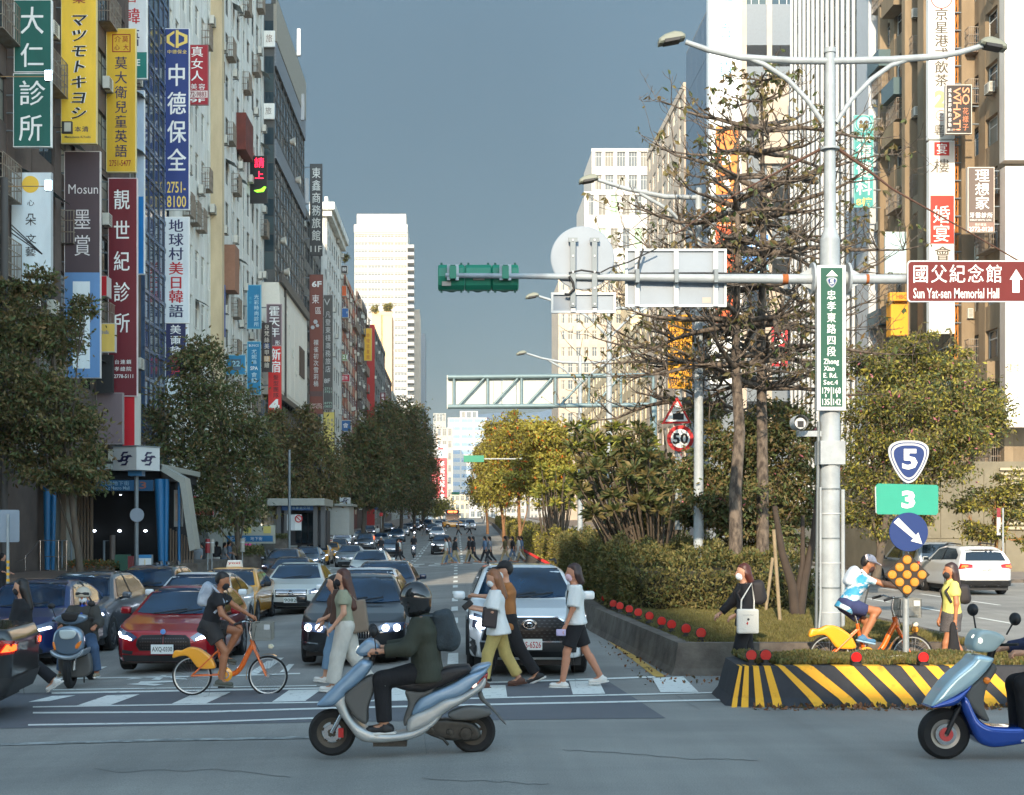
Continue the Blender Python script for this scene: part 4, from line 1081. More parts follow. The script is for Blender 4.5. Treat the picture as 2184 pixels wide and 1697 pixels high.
sign('brown and blue vertical restaurant sign with white characters',137,323,214,807,64,(76,62,66),[('Mosun',146,394,209,414,(226,222,220),dict(off=-.004)),('墨賞',153,440,198,552,(226,222,220),dict(off=-.003,fit=.86)),('鐵板料理',163,620,184,766,(84,84,92),dict(off=-.002))],(214,206,202),panels=[((98,138,184),138,582,213,806)])
a=MB();pbox(a,155.5,601,192,787,64,-.017,-.0145,cm_((222,230,232)));o=a.build('inner_panel',[x for x in bpy.data.objects if x.name.startswith('shop_sign')][-1])
e=sign('dark red vertical clinic sign with large white characters',230.5,380,293,846,71.5,(106,22,34),[('靚世紀診所',237,393,282,722,W_,dict(off=.02,fit=.8)),('台連鎖',243,767,281,778,W_),('孝總院',243,782,281,793,W_),('2778-5111',243,799,284,807,W_,dict(off=.01))],(220,206,206))
a=MB();pbox(a,262,847,287,1004,71.6,0,.2,cm_((190,8,28)));pbox(a,287,840,299,1004,71.6,0,.2,cm_((196,194,184)));a.build('pylon',e)
for lb,bx_,c in(('short red box sign sticking out in front of the dark red clinic sign',(214,589,228,632),(186,20,34)),('yellow box sign below the short red one',(212,690,246,752),(226,190,96))):
    sign(lb,*bx_,69,c,[('aBroadBio',215,705,232,713,(110,130,170))]if c[1]>100 else[],(190,184,180),th=.9 if c[1]<100 else .3)
sign('black blank box sign under the yellow box sign',205,757,241,838,69.5,(40,38,38),[],(50,48,48))
sign('mauve shop fascia above the metro entrance',205,838,262,948,70,(120,102,104),[],(150,140,138),th=.3)
sign('white language school sign with navy and red characters',348,463,404,690,86,(214,222,224),[('地球村',359,467,392,557,NV,dict(off=.035,fit=.98)),('美日韓',359,558,392,648,RD,dict(off=.035,fit=.98)),('語',359,649,392,679,NV,dict(off=.035,fit=.98))],W_)
sign('navy lower panel of the language school sign',350,691,402,870,86.1,(214,222,224),[('美爾頓',361,692,388,760,W_,dict(off=.03)),('證照',361,761,388,800,(210,60,60),dict(off=.02))],W_,panels=[(NV,354,686,396,806)])
sign('blue publisher sign with a red 6 and yellow web address',436,608,480,719,105,(18,50,118),[('www.six.com.tw',443,612,452,702,(190,214,90),dict(rot=1,off=.02)),('6',458,611,473,620,(222,70,60),dict(off=.05)),('個符號學',457,621,473,654,W_,dict(off=.02)),('用音',457,655,473,682,(240,214,90),dict(off=.02)),('英文',457,683,473,703,W_,dict(off=.02)),('1326',457,709,478,717,(200,206,220))],(40,80,150),panels=[((20,96,170),437,609,453,718)])
sign('teal blue clinic sign with thin white column of characters',527,608,557,702,118,(16,118,160),[('光彩時尚診所',541,628,553,698,(200,224,230),dict(off=0)),('光彩',531,632,537,650,(90,180,200),dict(off=0))],(120,180,200))
sign('teal blue spa sign lower down the same white facade',527,729,556,842,118,(16,118,160),[('尤妮絲',535,745,549,778,(200,224,230),dict(off=0)),('SPA',534,782,550,790,W_),('會館',535,794,549,818,(200,224,230),dict(off=0)),('BUNICE',531,735,552,740,W_,dict(off=0))],(120,180,200))
sign('teal picture frame sign above the tree',482,757,524,800,110,(16,118,160),[('22',495,770,512,782,(150,190,200))],(150,190,200),panels=[((60,90,110),492,766,514,790)])
sign('brown sign with large white brush characters above the red hair salon sign',568,649,601,738,127,(96,76,82),[('霍天年',573,653,597,720,W_,dict(off=.03,fit=1.)),('形',586,726,598,737,W_)],(170,150,150))
sign('red hair salon sign with a big white 4',572,739,600,890,127,(208,38,36),[('新宿',577,743,599,796,W_,dict(off=.04,fit=1.)),('髮型團隊',582,799,595,850,(70,20,24)),('4',574,852,596,878,W_,dict(off=.05)),('772-6165',574,881,598,887,(90,20,24))],(200,60,50))
sign('narrow dark brown nail salon sign beside the brush character sign',558,689,580,794,123,(52,42,40),[('兒梵絲美甲睫繪',563,692,575,786,(214,206,190),dict(off=.01))],(70,60,56),panels=[((20,60,110),562,733,576,744),((190,150,100),563,760,576,772)])
led=M('led_red',(255,24,60),.5,emit=1.6);ledg=M('led_green',(120,220,40),.5,emit=1.)
e=sign('black LED sign glowing with two red characters and a green arrow',533,333,570,434,122,(16,18,18),[('請',541,335,565,360,led,dict(off=0)),('上',541,364,565,384,led,dict(off=0))],(44,44,44))
a=MB();ppoly(a,[(541,407),(556,404),(564,398),(568,400),(562,410),(548,411)],122,-.02,-.008,ledg);a.build('arrow',e)
sign('tall dark hotel sign with pale characters ending in 11F',661,350,687.5,546,168,(58,60,58),[('東鑫商務旅館',664,356,685,516,(206,208,200),dict(off=.02)),('11F',662,525,686,538,(206,208,200))],(44,44,44))
e=sign('rust brown sign headed 6F with white hexagons',660,586,689,884,165,(122,66,52),[('6F',665,600,686,613,W_,dict(off=.03)),('東',664,625,682,652,W_,dict(off=-.004)),('區',671,654,686,672,W_,dict(off=-.004)),('裸雀初次雪莉桶',668,724,680,826,(210,214,210)),('NAKED',662,861,686,866,(220,206,196),dict(off=0)),('GROUSE',661,867,687,872,(220,206,196),dict(off=0))],(100,60,50),panels=[((96,70,66),661,835,688,846)])
a=MB()
for cx,cy,r in((673,687,5),(677,695,4),(667,699,4.5)):ppoly(a,[(cx+r*math.cos(R(60*k)),cy+r*math.sin(R(60*k)))for k in range(6)],165,-.03,-.01,whitefr)
a.build('hexagon',e)['kind']='stuff'
sign('grey narrow guesthouse sign with pale characters and 8F',690,630,709.5,873,172,(84,84,80),[('凡登東棧商務旅店',693,663,706,796,(206,208,204),dict(off=0)),('V',691,638,704,652,(206,208,204),dict(off=-.005)),('8F',691,808,704,818,(206,208,204)),('2711',692,827,707,832,(170,200,180)),('7721',692,834,707,839,(170,200,180)),('8771',692,858,708,863,(170,200,180)),('0852',692,865,708,870,(170,200,180))],(110,110,104))
sign('pale yellow clinic banner with purple writing below the grey sign',689,874,714,990,172.5,(226,208,110),[('線上12樓',691,874.5,712,880,W_),('風華皮膚專科',705,892,711,950,(90,90,140),dict(off=0)),('減脂微整',697,893,702,918,(110,100,120),dict(off=0))],(120,116,90),panels=[((60,58,54),690,874,713,880)])
sign('yellow fortune teller sign with red characters',776,701,793,770,262,(222,172,34),[('命理吉星館',781,710,789,768,(170,60,30),dict(off=0))],(190,180,110))
for lb,b4,c,tx in(('orange box sign on the balconied block',(729,610,739,632),(206,92,36),None),('blue box sign with a white 8 on the balconied block',(729,658,743,678),(44,98,160),('日',(738,662,742,672))),('green box sign on the balconied block',(729,756,741,770),(128,150,100),('21',(731,758,740,766))),
                  ('red clinic box sign on the balconied block',(729,799,746,815),(186,24,50),('診所',(729,801,742,812))),('blue box sign low on the balconied block',(728,897,749,921),(40,96,150),('會',(730,902,744,914))),('dark box sign with 中醫 characters high on the balconied block',(727,567,741,584),(50,46,44),('醫',(729,570,740,580)))):
    sign(lb,*b4,213.5,c,[(tx[0],*tx[1],W_,dict(off=.01))]if tx else[],(200,196,186),th=.8,brk=False)
sign('slate grey square sign beside the red hair salon sign',544,853,564,887,126,(70,84,98),[('88',549,861,558,872,(180,196,206),dict(off=0))],(90,100,110))
sign('slate grey square sign below the red hair salon sign',582,899,601,930,127,(70,84,98),[('R',584,906,590,914,(180,196,206),dict(off=0)),('8',591,905,597,915,(180,196,206),dict(off=0))],(90,100,110))
sign('thin maroon sign with white characters far down the left row',811,838,822,868,300,(110,30,34),[('新東陽',813,839,820,866,W_)],(110,40,40))
e=sign('huge red insurance billboard with white characters at the end of the avenue',920,978,954,1063,1300,(184,42,44),[('英國保誠人壽',936,983,949,1068,W_,dict(off=.02)),('用心傾聽您的聲音',926,988,931,1060,(230,190,186),dict(off=0))],(160,40,40),th=2,brk=False)
sign('grey and white picture board above the red insurance billboard',931,949,954,977,1300,(196,204,206),[],(180,184,186),th=2,panels=[((150,50,44),934,955,946,960),((140,160,176),940,962,951,974)],brk=False)
sign('vertical hotel character panel upper on the dark hotel corner',562.5,66,586,100,130.6,(232,232,224),[('旅',566,68,582,97,(120,70,40),dict(off=-.004))],W_,th=.3,brk=False)
sign('vertical hotel character panel lower on the dark hotel corner',562.5,221,585,254,130.6,(232,232,224),[('旅',565,223,580,251,(90,70,60),dict(off=-.004))],W_,th=.3,brk=False)
# right row
e=sign('teal vertical clinic sign with white characters and a yellow 8',1822,246,1863,443,103,(62,150,148),[('適健',1826,288,1860,304,W_),('復健科',1826,306,1860,418,W_,dict(off=.03,fit=1.)),('8樓',1826,422,1860,440,(240,214,120))],(120,180,176))
a=MB();c=P(1842,264,103);a.lathe([(.62,-.02),(.66,-.02),(.66,-.008)],whitefr,c,'y',26);a.lathe([(0,-.018),(.5,-.018),(.5,-.01)],cm_((150,190,210)),c,'y',24);a.lathe([(0,-.03),(.14,-.03),(.14,-.02)],cm_((90,70,50)),(c[0]-.2,c[1],c[2]+.1),'y',10);a.lathe([(0,-.03),(.14,-.03),(.14,-.02)],cm_((90,70,50)),(c[0]+.2,c[1],c[2]+.1),'y',10);a.bb(c[0]-.35,c[0]+.35,c[1]-.03,c[1]-.02,c[2]-.35,c[2]-.05,cm_((120,110,60)));a.build('logo',e)
GD=(74,66,54)
e=sign('pale grey dim sum restaurant sign with dark characters and a gold 2',1981,-20,2036,296,86.5,(206,204,196),[('京星港式飲茶',1993,17,2023,186,GD,dict(off=.03,fit=1.)),('2',1993,193,2018,230,(180,168,124),dict(off=.05)),('之',2000,240,2014,254,(150,80,60),dict(off=0)),('粵',1991,265,2018,293,GD,dict(off=.005,fit=1.))],W_,th=.5)
a=MB();a.lathe([(.62,-.02),(.68,-.02),(.68,-.01)],cm_((160,60,50)),P(2008,-4,86.5),'y',26);a.lathe([(.3,-.02),(.33,-.02),(.33,-.01)],cm_((160,80,60)),P(2007,247,86.5),'y',22);a.build('logo_ring',e)
e=sign('lower part of the dim sum sign with a red square and red wedding panel',1982,301,2036,712,86.5,(206,204,196),[('宴',1996,305,2022,331,W_,dict(off=.02)),('樓',1991,338,2026,370,GD,dict(off=0,fit=1.)),('婚宴',1989,438,2027,518,W_,dict(off=.01,fit=1.)),('會',1989,525,2032,558,GD,dict(off=.01,fit=1.))],W_,th=.5,panels=[((176,36,30),1992.5,304,2024.5,332.5),((186,50,34),1984,418,2034.5,520.5)])
a=MB();tm=M('sign_truss',(186,118,40),.6);xa,xb=P(2037,0,86.8)[0],P(2043,0,86.8)[0];z=10.
for x in(xa,xb):a.bb(x-.03,x+.03,86.8,86.86,12,38,tm)
while z<37:a.tube([(xa,86.83,z),(xb,86.83,z+1)],.025,tm,4);a.bb(xa,xb,86.8,86.86,z,z+.05,tm);z+=1
a.build('truss',e)
e=sign('black flower shop sign with orange sideways lettering',2017,181,2073,286,84,(46,38,34),[('WHAT!',2033,187,2049,279,(226,150,110),dict(rot=1,off=.01)),('SO',2052,187,2068,224,(226,150,110),dict(rot=1,off=.01)),('花樣子',2052,229,2067,280,(216,130,90),dict(off=0)),('成為最即時的感動',2022,188,2030,272,W_,dict(off=0)),('8F-1',2021,275,2031,280,W_,dict(off=0))],(200,196,186),th=.3,panels=[((226,150,110),2048.5,206,2050,224)])
sign('dark brown dental clinic sign with white brush characters and phone number',2064,357,2121,496,80.8,(92,76,66),[('理想家',2079,360,2111,448,W_,dict(off=.01,fit=1.)),('牙醫診所',2067,453,2118,466,W_),('IDEALIST DENTAL CLINIC',2069,468,2115,471.5,W_,dict(off=0)),('預約電話',2079,476,2104,483,(220,200,190),dict(off=0)),('2772-0128',2067,484.5,2118,494,W_,dict(off=.01))],(200,190,176),th=.3,panels=[((128,100,88),2066,475,2120,495)])
sign('blank bright white billboard at the top right edge',2143,-40,2230,342,80,(232,234,230),[],(196,190,180),th=.8)
BR=(150,118,92)
e=sign('white billboard with outlined brown characters at the right edge',2144,355,2230,912,80,(226,224,214),[('店面招租',2154,420,2200,620,BR,dict(off=.03,fit=1.)),('建成',2146,774,2176,796,BR,dict(off=.02))],(180,170,160),th=.8)
lpx(e,[('店面招租',2154,420,2200,620,cm_((226,224,214)),dict(off=-.012,fit=1.))],80-.03)
sign('pale sky blue banner half way up the tan block',1888,495,1933,584,95,(176,206,214),[('DEREK',1897,508,1922,514,W_)],(190,206,206),brk=False)
e=sign('yellow box sign with red letters low on the tan block',1898,624,1937,642,94,(216,150,30),[('HBC',1912,629,1934,638,(190,40,20))],(210,150,40),th=.5,brk=False)
sign('plain yellow facade box under the lettered yellow sign',1900,644,1937,716,94.4,(226,160,30),[],(216,150,30),th=1.,brk=False)
e=sign('tall white department store sign with teal characters above an orange panel',1512,-40,1582,820,157.7,(232,236,234),[('百',1533,46,1562,84,(60,120,150),dict(off=-.004,fit=1.)),('貨',1531,128,1565,166,(60,120,150),dict(off=-.004,fit=1.)),('遠',1531,-30,1565,5,(60,120,150),dict(off=-.004,fit=1.)),('B',1540,330,1560,352,W_,dict(off=.04)),('&',1540,380,1560,402,W_,dict(off=.04)),('Q',1540,440,1562,464,W_,dict(off=.04))],(200,206,208),th=1.5,panels=[((226,128,50),1526,270,1577,480),((206,84,30),1526,481,1577,700)],brk=False)
sign('red sign with white zigzag letters seen through the branches',1646,694,1680,782,130,(186,30,44),[('TAKE',1652,700,1674,776,W_,dict(rot=1,off=.02))],(180,60,60),brk=False)
sign('light blue sign with white shapes behind the bare tree',1582,500,1640,600,152,(70,130,196),[('COFFEE',1590,520,1630,536,W_)],(190,200,210),panels=[((150,200,220),1604,560,1638,598)],brk=False)
# lit flood lamps standing out in front of the left signs
fl=M('flood_lens',(190,225,255),.4,emit=6)
for y,lb in((163,'lit white floodlight in front of the upper green sign'),(397,'lit white floodlight in front of the white moon sign')):
    e=empty('floodlight',(0,0,0),0,lb,'floodlight','floodlights on long arms');a=MB();ppx(a,[(-30,y+1),(96,y+1)],54,1.1,M('arm_tan',(170,140,100),.6),6);a.build('arm',e)
    a=MB();pbox(a,96,y-10,104,y+10,54,-.1,.15,frm_d);a.build('housing',e)
    a=MB();pbox(a,98,y-10,112,y+10,54,-.13,-.1,fl);a.build('lens',e)
e=empty('floodlight',(0,0,0),0,'unlit black framed floodlight across the bottom of the yellow katakana sign','floodlight','floodlights on long arms');a=MB();ppx(a,[(100,273),(135,273)],61,1.1,frm_d,6);a.build('arm',e)
a=MB();pbox(a,132,260,154,285,61,-.06,.1,frm_d);a.build('housing',e);a=MB();pbox(a,138,263,152,282,61,-.08,-.06,cm_((190,186,170)));a.build('lens',e)
# ---------------------------------------------------------------- foliage
def leafmat(name,col,col2,sc=1.2,isl=.35,tr=.25):return M(name,col,.55,col2=col2,scale=sc,thr=(.35,.65),isl=isl,trans=tr,spec=.3)
lf_dark=leafmat('leaf_dark',(98,108,64),(68,78,46));lf_olive=leafmat('leaf_olive',(126,112,70),(88,84,50));lf_brown=leafmat('leaf_brownish',(136,110,74),(96,86,56))
lf_lit=leafmat('leaf_yellow_green',(168,156,66),(124,122,54));lf_plum=leafmat('leaf_plumeria',(146,148,62),(104,112,50));lf_hedge=leafmat('leaf_hedge',(122,114,64),(86,84,48),3)
lf_or=leafmat('blossom_orange',(196,108,30),(176,70,20));lf_pink=leafmat('blossom_pink',(190,120,130),(170,100,110));grassm=leafmat('grass_blade',(120,112,64),(92,92,50),2)
bark=M('bark',(104,92,78),.9,col2=(66,58,50),scale=6,bump=.5,bscale=20,stretch=(1,1,.3));bark2=M('bark_grey',(110,98,86),.9,col2=(58,50,44),scale=9,thr=(.4,.6),bump=.5,bscale=24,stretch=(1,1,.5))
def leaves(name,pts,nrm,size,mats,w,parent=None,aspect=.42,droop=.3,seed=0,kind=None,fan=1):
    "one small rhombic leaf (two bent triangles) at every point"
    rg=np.random.default_rng(seed);n=len(pts)
    d=rg.normal(size=(n,3));d/=np.linalg.norm(d,axis=1)[:,None]
    d=d*.9+nrm*.6;d[:,2]-=droop;d/=np.linalg.norm(d,axis=1)[:,None]
    u=np.cross(d,rg.normal(size=(n,3)));u/=np.linalg.norm(u,axis=1)[:,None];nn=np.cross(d,u)
    L=(size*rg.uniform(.6,1.3,n))[:,None];W=L*aspect
    V=np.stack([pts,pts+d*L*.5+u*W*.5+nn*L*.06,pts+d*L,pts+d*L*.5-u*W*.5+nn*L*.06],1).reshape(-1,3)
    Q=np.arange(n*4).reshape(n,4);mi=rg.choice(len(mats),n,p=np.array(w)/sum(w))
    me=mesh_np(name,V,Q,mats,mi,smooth=False)
    o=link(name,me,parent)
    if kind:o['kind']=kind
    return o
def clump_pts(blobs,n,seed,shell=.55,sub=9,subr=.32):
    "points in uneven clumps inside ellipsoid blobs (x,y,z,rx,ry,rz)"
    rg=np.random.default_rng(seed);P_,N_=[],[]
    vol=np.array([b[3]*b[4]*b[5]for b in blobs])**.67;vol/=vol.sum()
    for b,f in zip(blobs,vol):
        k=int(n*f);m=max(4,int(sub*(b[3]*b[5])**.5*2))
        c=rg.normal(size=(m,3));c/=np.linalg.norm(c,axis=1)[:,None];c*=rg.uniform(shell,1.,(m,1))
        idx=rg.integers(0,m,k);o=rg.normal(size=(k,3))*subr*rg.uniform(.5,1.3,(m,1))[idx]
        o[:,2]*=.6;p=c[idx]+o
        P_.append(p*np.array(b[3:6])+np.array(b[:3]));N_.append(c[idx])
    return np.concatenate(P_),np.concatenate(N_)
def limbs(parent,base,blobs,r,m,seed,name='trunk',fork=.35,nb=None):
    rnd=random.Random(seed);mb=MB();B=Vector(base)
    top=Vector((sum(b[0]for b in blobs)/len(blobs),sum(b[1]for b in blobs)/len(blobs),max(b[2]for b in blobs)))
    pts=[B+(top-B)*t+Vector((rnd.uniform(-.12,.12),rnd.uniform(-.12,.12),0))*(3*t*(1-t)+.1)for t in(0,.12,.3,.5,.7,.9)]
    mb.tube(pts,[r*1.25,r,r*.85,r*.65,r*.45,r*.2],m,9);mb.build(name,parent)
    mb=MB()
    for b in blobs[:nb or 14]:
        s=pts[rnd.choice([1,2,2,3,3])];e=Vector(b[:3]);mid=s.lerp(e,.5)+Vector((rnd.uniform(-.2,.2),rnd.uniform(-.2,.2),-.12*(e-s).length))
        mb.tube([s,mid,e],[r*.4,r*.26,r*.1],m,6)
        for _ in range(3):q=e+Vector((rnd.uniform(-1,1)*b[3],rnd.uniform(-1,1)*b[4],rnd.uniform(-.4,1)*b[5]))*.8;mb.tube([mid.lerp(e,.6),q],[r*.14,r*.05],m,4)
    o=mb.build('limbs',parent);o['kind']='stuff'
def tree(label,base,blobs,n,size,mats,w,r=.14,bm=None,seed=1,grp=None,aspect=.42,cat='tree',name='street_tree',subr=.32,shell=.55):
    e=empty(name,base,0,label,cat,grp);bl=[(b[0]-base[0],b[1]-base[1],b[2]-base[2],b[3],b[4],b[5])for b in blobs]
    limbs(e,(0,0,-.1),bl,r,bm or bark,seed)
    p,nr=clump_pts(bl,n,seed,shell,subr=subr);leaves('crown',p,nr,size,mats,w,e,aspect,seed=seed,kind='stuff')
    return e
def B3(x,y,rx,ry,Y,dy=0,ryw=None):
    "blob from photo pixels at depth Y+dy"
    c=P(x,y,Y+dy);s=F/Y
    return(c[0],c[1],c[2],rx/s,(ryw or rx/s),ry/s)
D3=([lf_dark,lf_olive,lf_brown],[.4,.4,.2])
gz=lambda x,y,h=.13:(x,y,zg(x,y)+h)
# left sidewalk trees
Y=52.;tree('dark leafy street tree in front of the white moon sign at the left edge',gz((176-X0)*Y/F,Y),[B3(40,700,60,70,Y),B3(110,720,70,60,Y,.5),B3(20,830,70,80,Y,-.6),B3(110,870,80,70,Y),B3(160,940,62,60,Y,.5),B3(150,1020,62,42,Y,-.4),B3(60,960,70,60,Y,.8),B3(80,600,40,30,Y),B3(175,660,28,36,Y,-.5),B3(190,1000,36,40,Y),B3(10,620,50,30,Y,.5)],
     23000,.21,*D3,r=.13,seed=1)
Y=74.;tree('big dark street tree covering the foot of the white facade',gz((520-X0)*Y/F,Y),[B3(430,800,70,66,Y),B3(380,890,66,70,Y,.8),B3(480,890,80,70,Y,-.7),B3(400,1000,78,74,Y),B3(490,1010,80,80,Y,.9),B3(360,1060,46,40,Y),B3(440,1090,80,40,Y,-.8),B3(420,745,36,30,Y),B3(535,950,44,60,Y),B3(520,1090,50,34,Y,.6)],
     24000,.26,[lf_dark,lf_olive,lf_brown],[.55,.3,.15],r=.16,seed=2)
Y=104.;tree('brownish street tree in front of the second metro entrance',gz((640-X0)*Y/F,Y),[B3(600,970,44,50,Y),B3(655,940,44,52,Y,1),B3(690,990,38,50,Y),B3(620,1040,52,40,Y,-1),B3(670,1050,50,38,Y),B3(590,905,24,30,Y),B3(650,890,22,24,Y),B3(580,1060,30,30,Y),B3(630,1085,44,26,Y,-.6)],
     20000,.3,[lf_dark,lf_olive,lf_brown],[.25,.35,.4],r=.15,seed=3)
for i,(x,yt,Y,rx,yb)in enumerate([(775,905,150,44,1075),(815,862,172,50,1085),(856,850,195,46,1090),(884,872,225,42,1095),(902,915,255,30,1095),(742,985,138,26,1075)]):
    s=F/Y;hh=(yb-yt)/2;cy=(yt+yb)/2;bl=[B3(x,cy-hh*.45,rx*.8,hh*.5,Y),B3(x-rx*.4,cy+hh*.1,rx*.7,hh*.5,Y),B3(x+rx*.4,cy+hh*.15,rx*.7,hh*.5,Y,1),B3(x,cy+hh*.6,rx*.95,hh*.4,Y),B3(x+rx*.2,cy-hh*.75,rx*.45,hh*.3,Y)]
    X,_,_=P(x,0,Y);tree('tall dense dark tree of the far left row, %s from the near end'%('second','third','fourth','fifth','sixth','first')[i],gz(X,Y),bl,12000,.46,[lf_dark,lf_olive,lf_brown],[.5,.3,.2],r=.25,seed=40+i,grp='tall dark trees of the far left row',shell=.75)
X,_,_=P(942,0,350);tree('small yellow green tree under the red billboard',gz(X,350),[B3(942,1080,24,17,350),B3(925,1090,18,12,350)],2500,.6,[lf_lit],[1],seed=50)
# median: sunlit trees
for i,(x,yt,yb,rx,Y,ms,w,lb,xb)in enumerate([(1165,900,1055,62,88,[lf_lit,lf_olive,lf_or],[.8,.12,.05],'sunlit yellow green tree with orange blossoms on the median, nearest of its row',1190),(1105,885,1070,55,112,[lf_lit,lf_olive,lf_or],[.78,.16,.06],'sunlit yellow green tree with orange blossoms on the median, second of its row',1110),
                                             (1062,900,1085,42,140,[lf_lit,lf_olive,lf_or],[.7,.27,.03],'sunlit yellow green tree on the median, third of its row',1075),(1035,950,1080,30,175,[lf_lit,lf_olive],[.7,.3],'olive tree at the far end of the median row',1040)]):
    cy,hh=(yt+yb)/2,(yb-yt)/2
    bl=[B3(x,cy-hh*.4,rx*.8,hh*.55,Y),B3(x-rx*.5,cy+hh*.2,rx*.6,hh*.5,Y,1),B3(x+rx*.5,cy+hh*.2,rx*.6,hh*.55,Y,-1),B3(x,cy+hh*.6,rx,hh*.4,Y),B3(x-rx*.2,cy-hh*.7,rx*.5,hh*.35,Y)]
    X,_,_=P(xb,0,Y);tree(lb,gz(X,Y,.4),bl,15000,.3,ms,w,r=.16,bm=M('bark_warm',(126,92,62),.9,var=.3,scale=4),seed=60+i,grp='sunlit trees along the median')
def plumeria(label,x,Y,tips,seed,mats,base=None,size=.31):
    "crown of long leaves in whorls at the branch ends"
    rg=np.random.default_rng(seed);rnd=random.Random(seed);X=(x-X0)*Y/F;b=Vector(base or gz(X,Y,.4));e=empty('plumeria_tree',b,0,label,'tree')
    mb=MB();P_,N_=[],[]
    for(tx,ty,dy)in tips:
        t=Vector(P(tx,ty,Y+dy))-b;mid=t*.45+Vector((0,0,-.12*t.length));mb.tube([Vector((0,0,-.1)),t*.12+Vector((0,0,.2)),mid,t],[.07,.055,.035,.02],bark,6)
        k=34;a=rg.uniform(0,2*PI,k);el=rg.uniform(-.5,.9,k);d=np.stack([np.cos(a)*np.cos(el),np.sin(a)*np.cos(el),np.sin(el)],1)
        P_.append(np.array(t)+d*.04);N_.append(d*4)
    o=mb.build('trunk',e);leaves('crown',np.concatenate(P_),np.concatenate(N_),size,mats,[1]*len(mats),e,.36,droop=.15,seed=seed,kind='stuff')
    return e
rnd=random.Random(7)
def tips(x0,x1,y0,y1,n,d=1.5):return[(rnd.uniform(x0,x1),y0+(y1-y0)*rnd.random()**.8,rnd.uniform(-d,d))for _ in range(n)]
plumeria('sunlit plumeria with whorls of long leaves left of the white lamp post',1193,68,tips(1150,1232,995,1085,44),5,[lf_plum,lf_lit])
plumeria('second sunlit plumeria low behind the hedge',1172,76,tips(1140,1200,1030,1090,24),6,[lf_plum,lf_lit])
plumeria('dark plumeria with whorls of long leaves right of the white lamp post',1375,43,tips(1215,1420,905,1060,80,2.2),8,[lf_dark,lf_olive,lf_plum])
plumeria('dark plumeria hanging low beside the dark trunks',1400,39,tips(1240,1460,960,1110,60,2),9,[lf_dark,lf_olive])
# dark dense trees round the warning sign
tree('dense dark tree in the middle of the median below the bare tree',gz(P(1560,0,34)[0],34,.4),[B3(x,y,rx,ry,34,dy)for x,y,rx,ry,dy in[(1500,1000,60,60,.5),(1570,940,60,60,0),(1640,900,56,60,.6),(1700,940,46,60,-.5),(1560,1060,70,60,-.6),(1650,1010,60,70,.3),(1720,1030,34,60,-.4),(1490,1080,50,44,0),(1600,1120,70,36,-.4),(1700,1120,46,40,0)]],26000,.13,[lf_dark,lf_olive,lf_brown,lf_pink],[.5,.32,.16,.006],r=.1,seed=11)
tree('dark understorey tree beside the speed limit sign',gz(P(1440,0,41)[0],41,.4),[B3(x,y,rx,ry,41,dy)for x,y,rx,ry,dy in[(1440,1090,60,50,.5),(1380,1100,60,40,0),(1500,880,40,40,0),(1350,950,40,40,.5),(1395,1010,50,50,0)]],11000,.14,[lf_dark,lf_olive,lf_brown],[.45,.35,.2],r=.1,seed=12)
tree('broad leafy tree with pink blossoms right of the lamp post',gz(P(1865,0,47)[0],47,.4),[B3(x,y,rx,ry,47,dy)for x,y,rx,ry,dy in[(1850,800,60,60,0),(1930,790,70,60,1),(2010,820,66,60,0),(2080,860,50,60,1),(1840,900,50,70,0),(1920,900,80,70,-1),(2020,920,80,60,0),(1850,1010,60,70,0),(1940,1010,80,60,1),(2040,985,50,44,0),(1860,1100,56,50,0),(1960,730,40,24,0),(1890,740,40,30,0),(2030,770,40,30,1),(2130,900,30,50,0),(1960,1080,50,40,.5)]],42000,.15,[lf_dark,lf_olive,lf_lit,lf_pink],[.3,.34,.3,.012],r=.14,seed=13)
tree('small young tree in front of the concrete annex',gz(P(2125,0,50)[0],50),[B3(x,y,rx,ry,50,dy)for x,y,rx,ry,dy in[(2120,1070,50,30,0),(2160,1090,40,36,.5),(2060,1080,40,14,0),(2110,1130,44,24,0),(2150,1030,36,30,0),(2180,1150,20,20,0),(2085,1125,30,16,0)]],6000,.16,[lf_lit,lf_olive,lf_dark],[.4,.4,.2],r=.09,bm=M('bark_orange',(150,104,62),.9,var=.2,scale=5),seed=14)
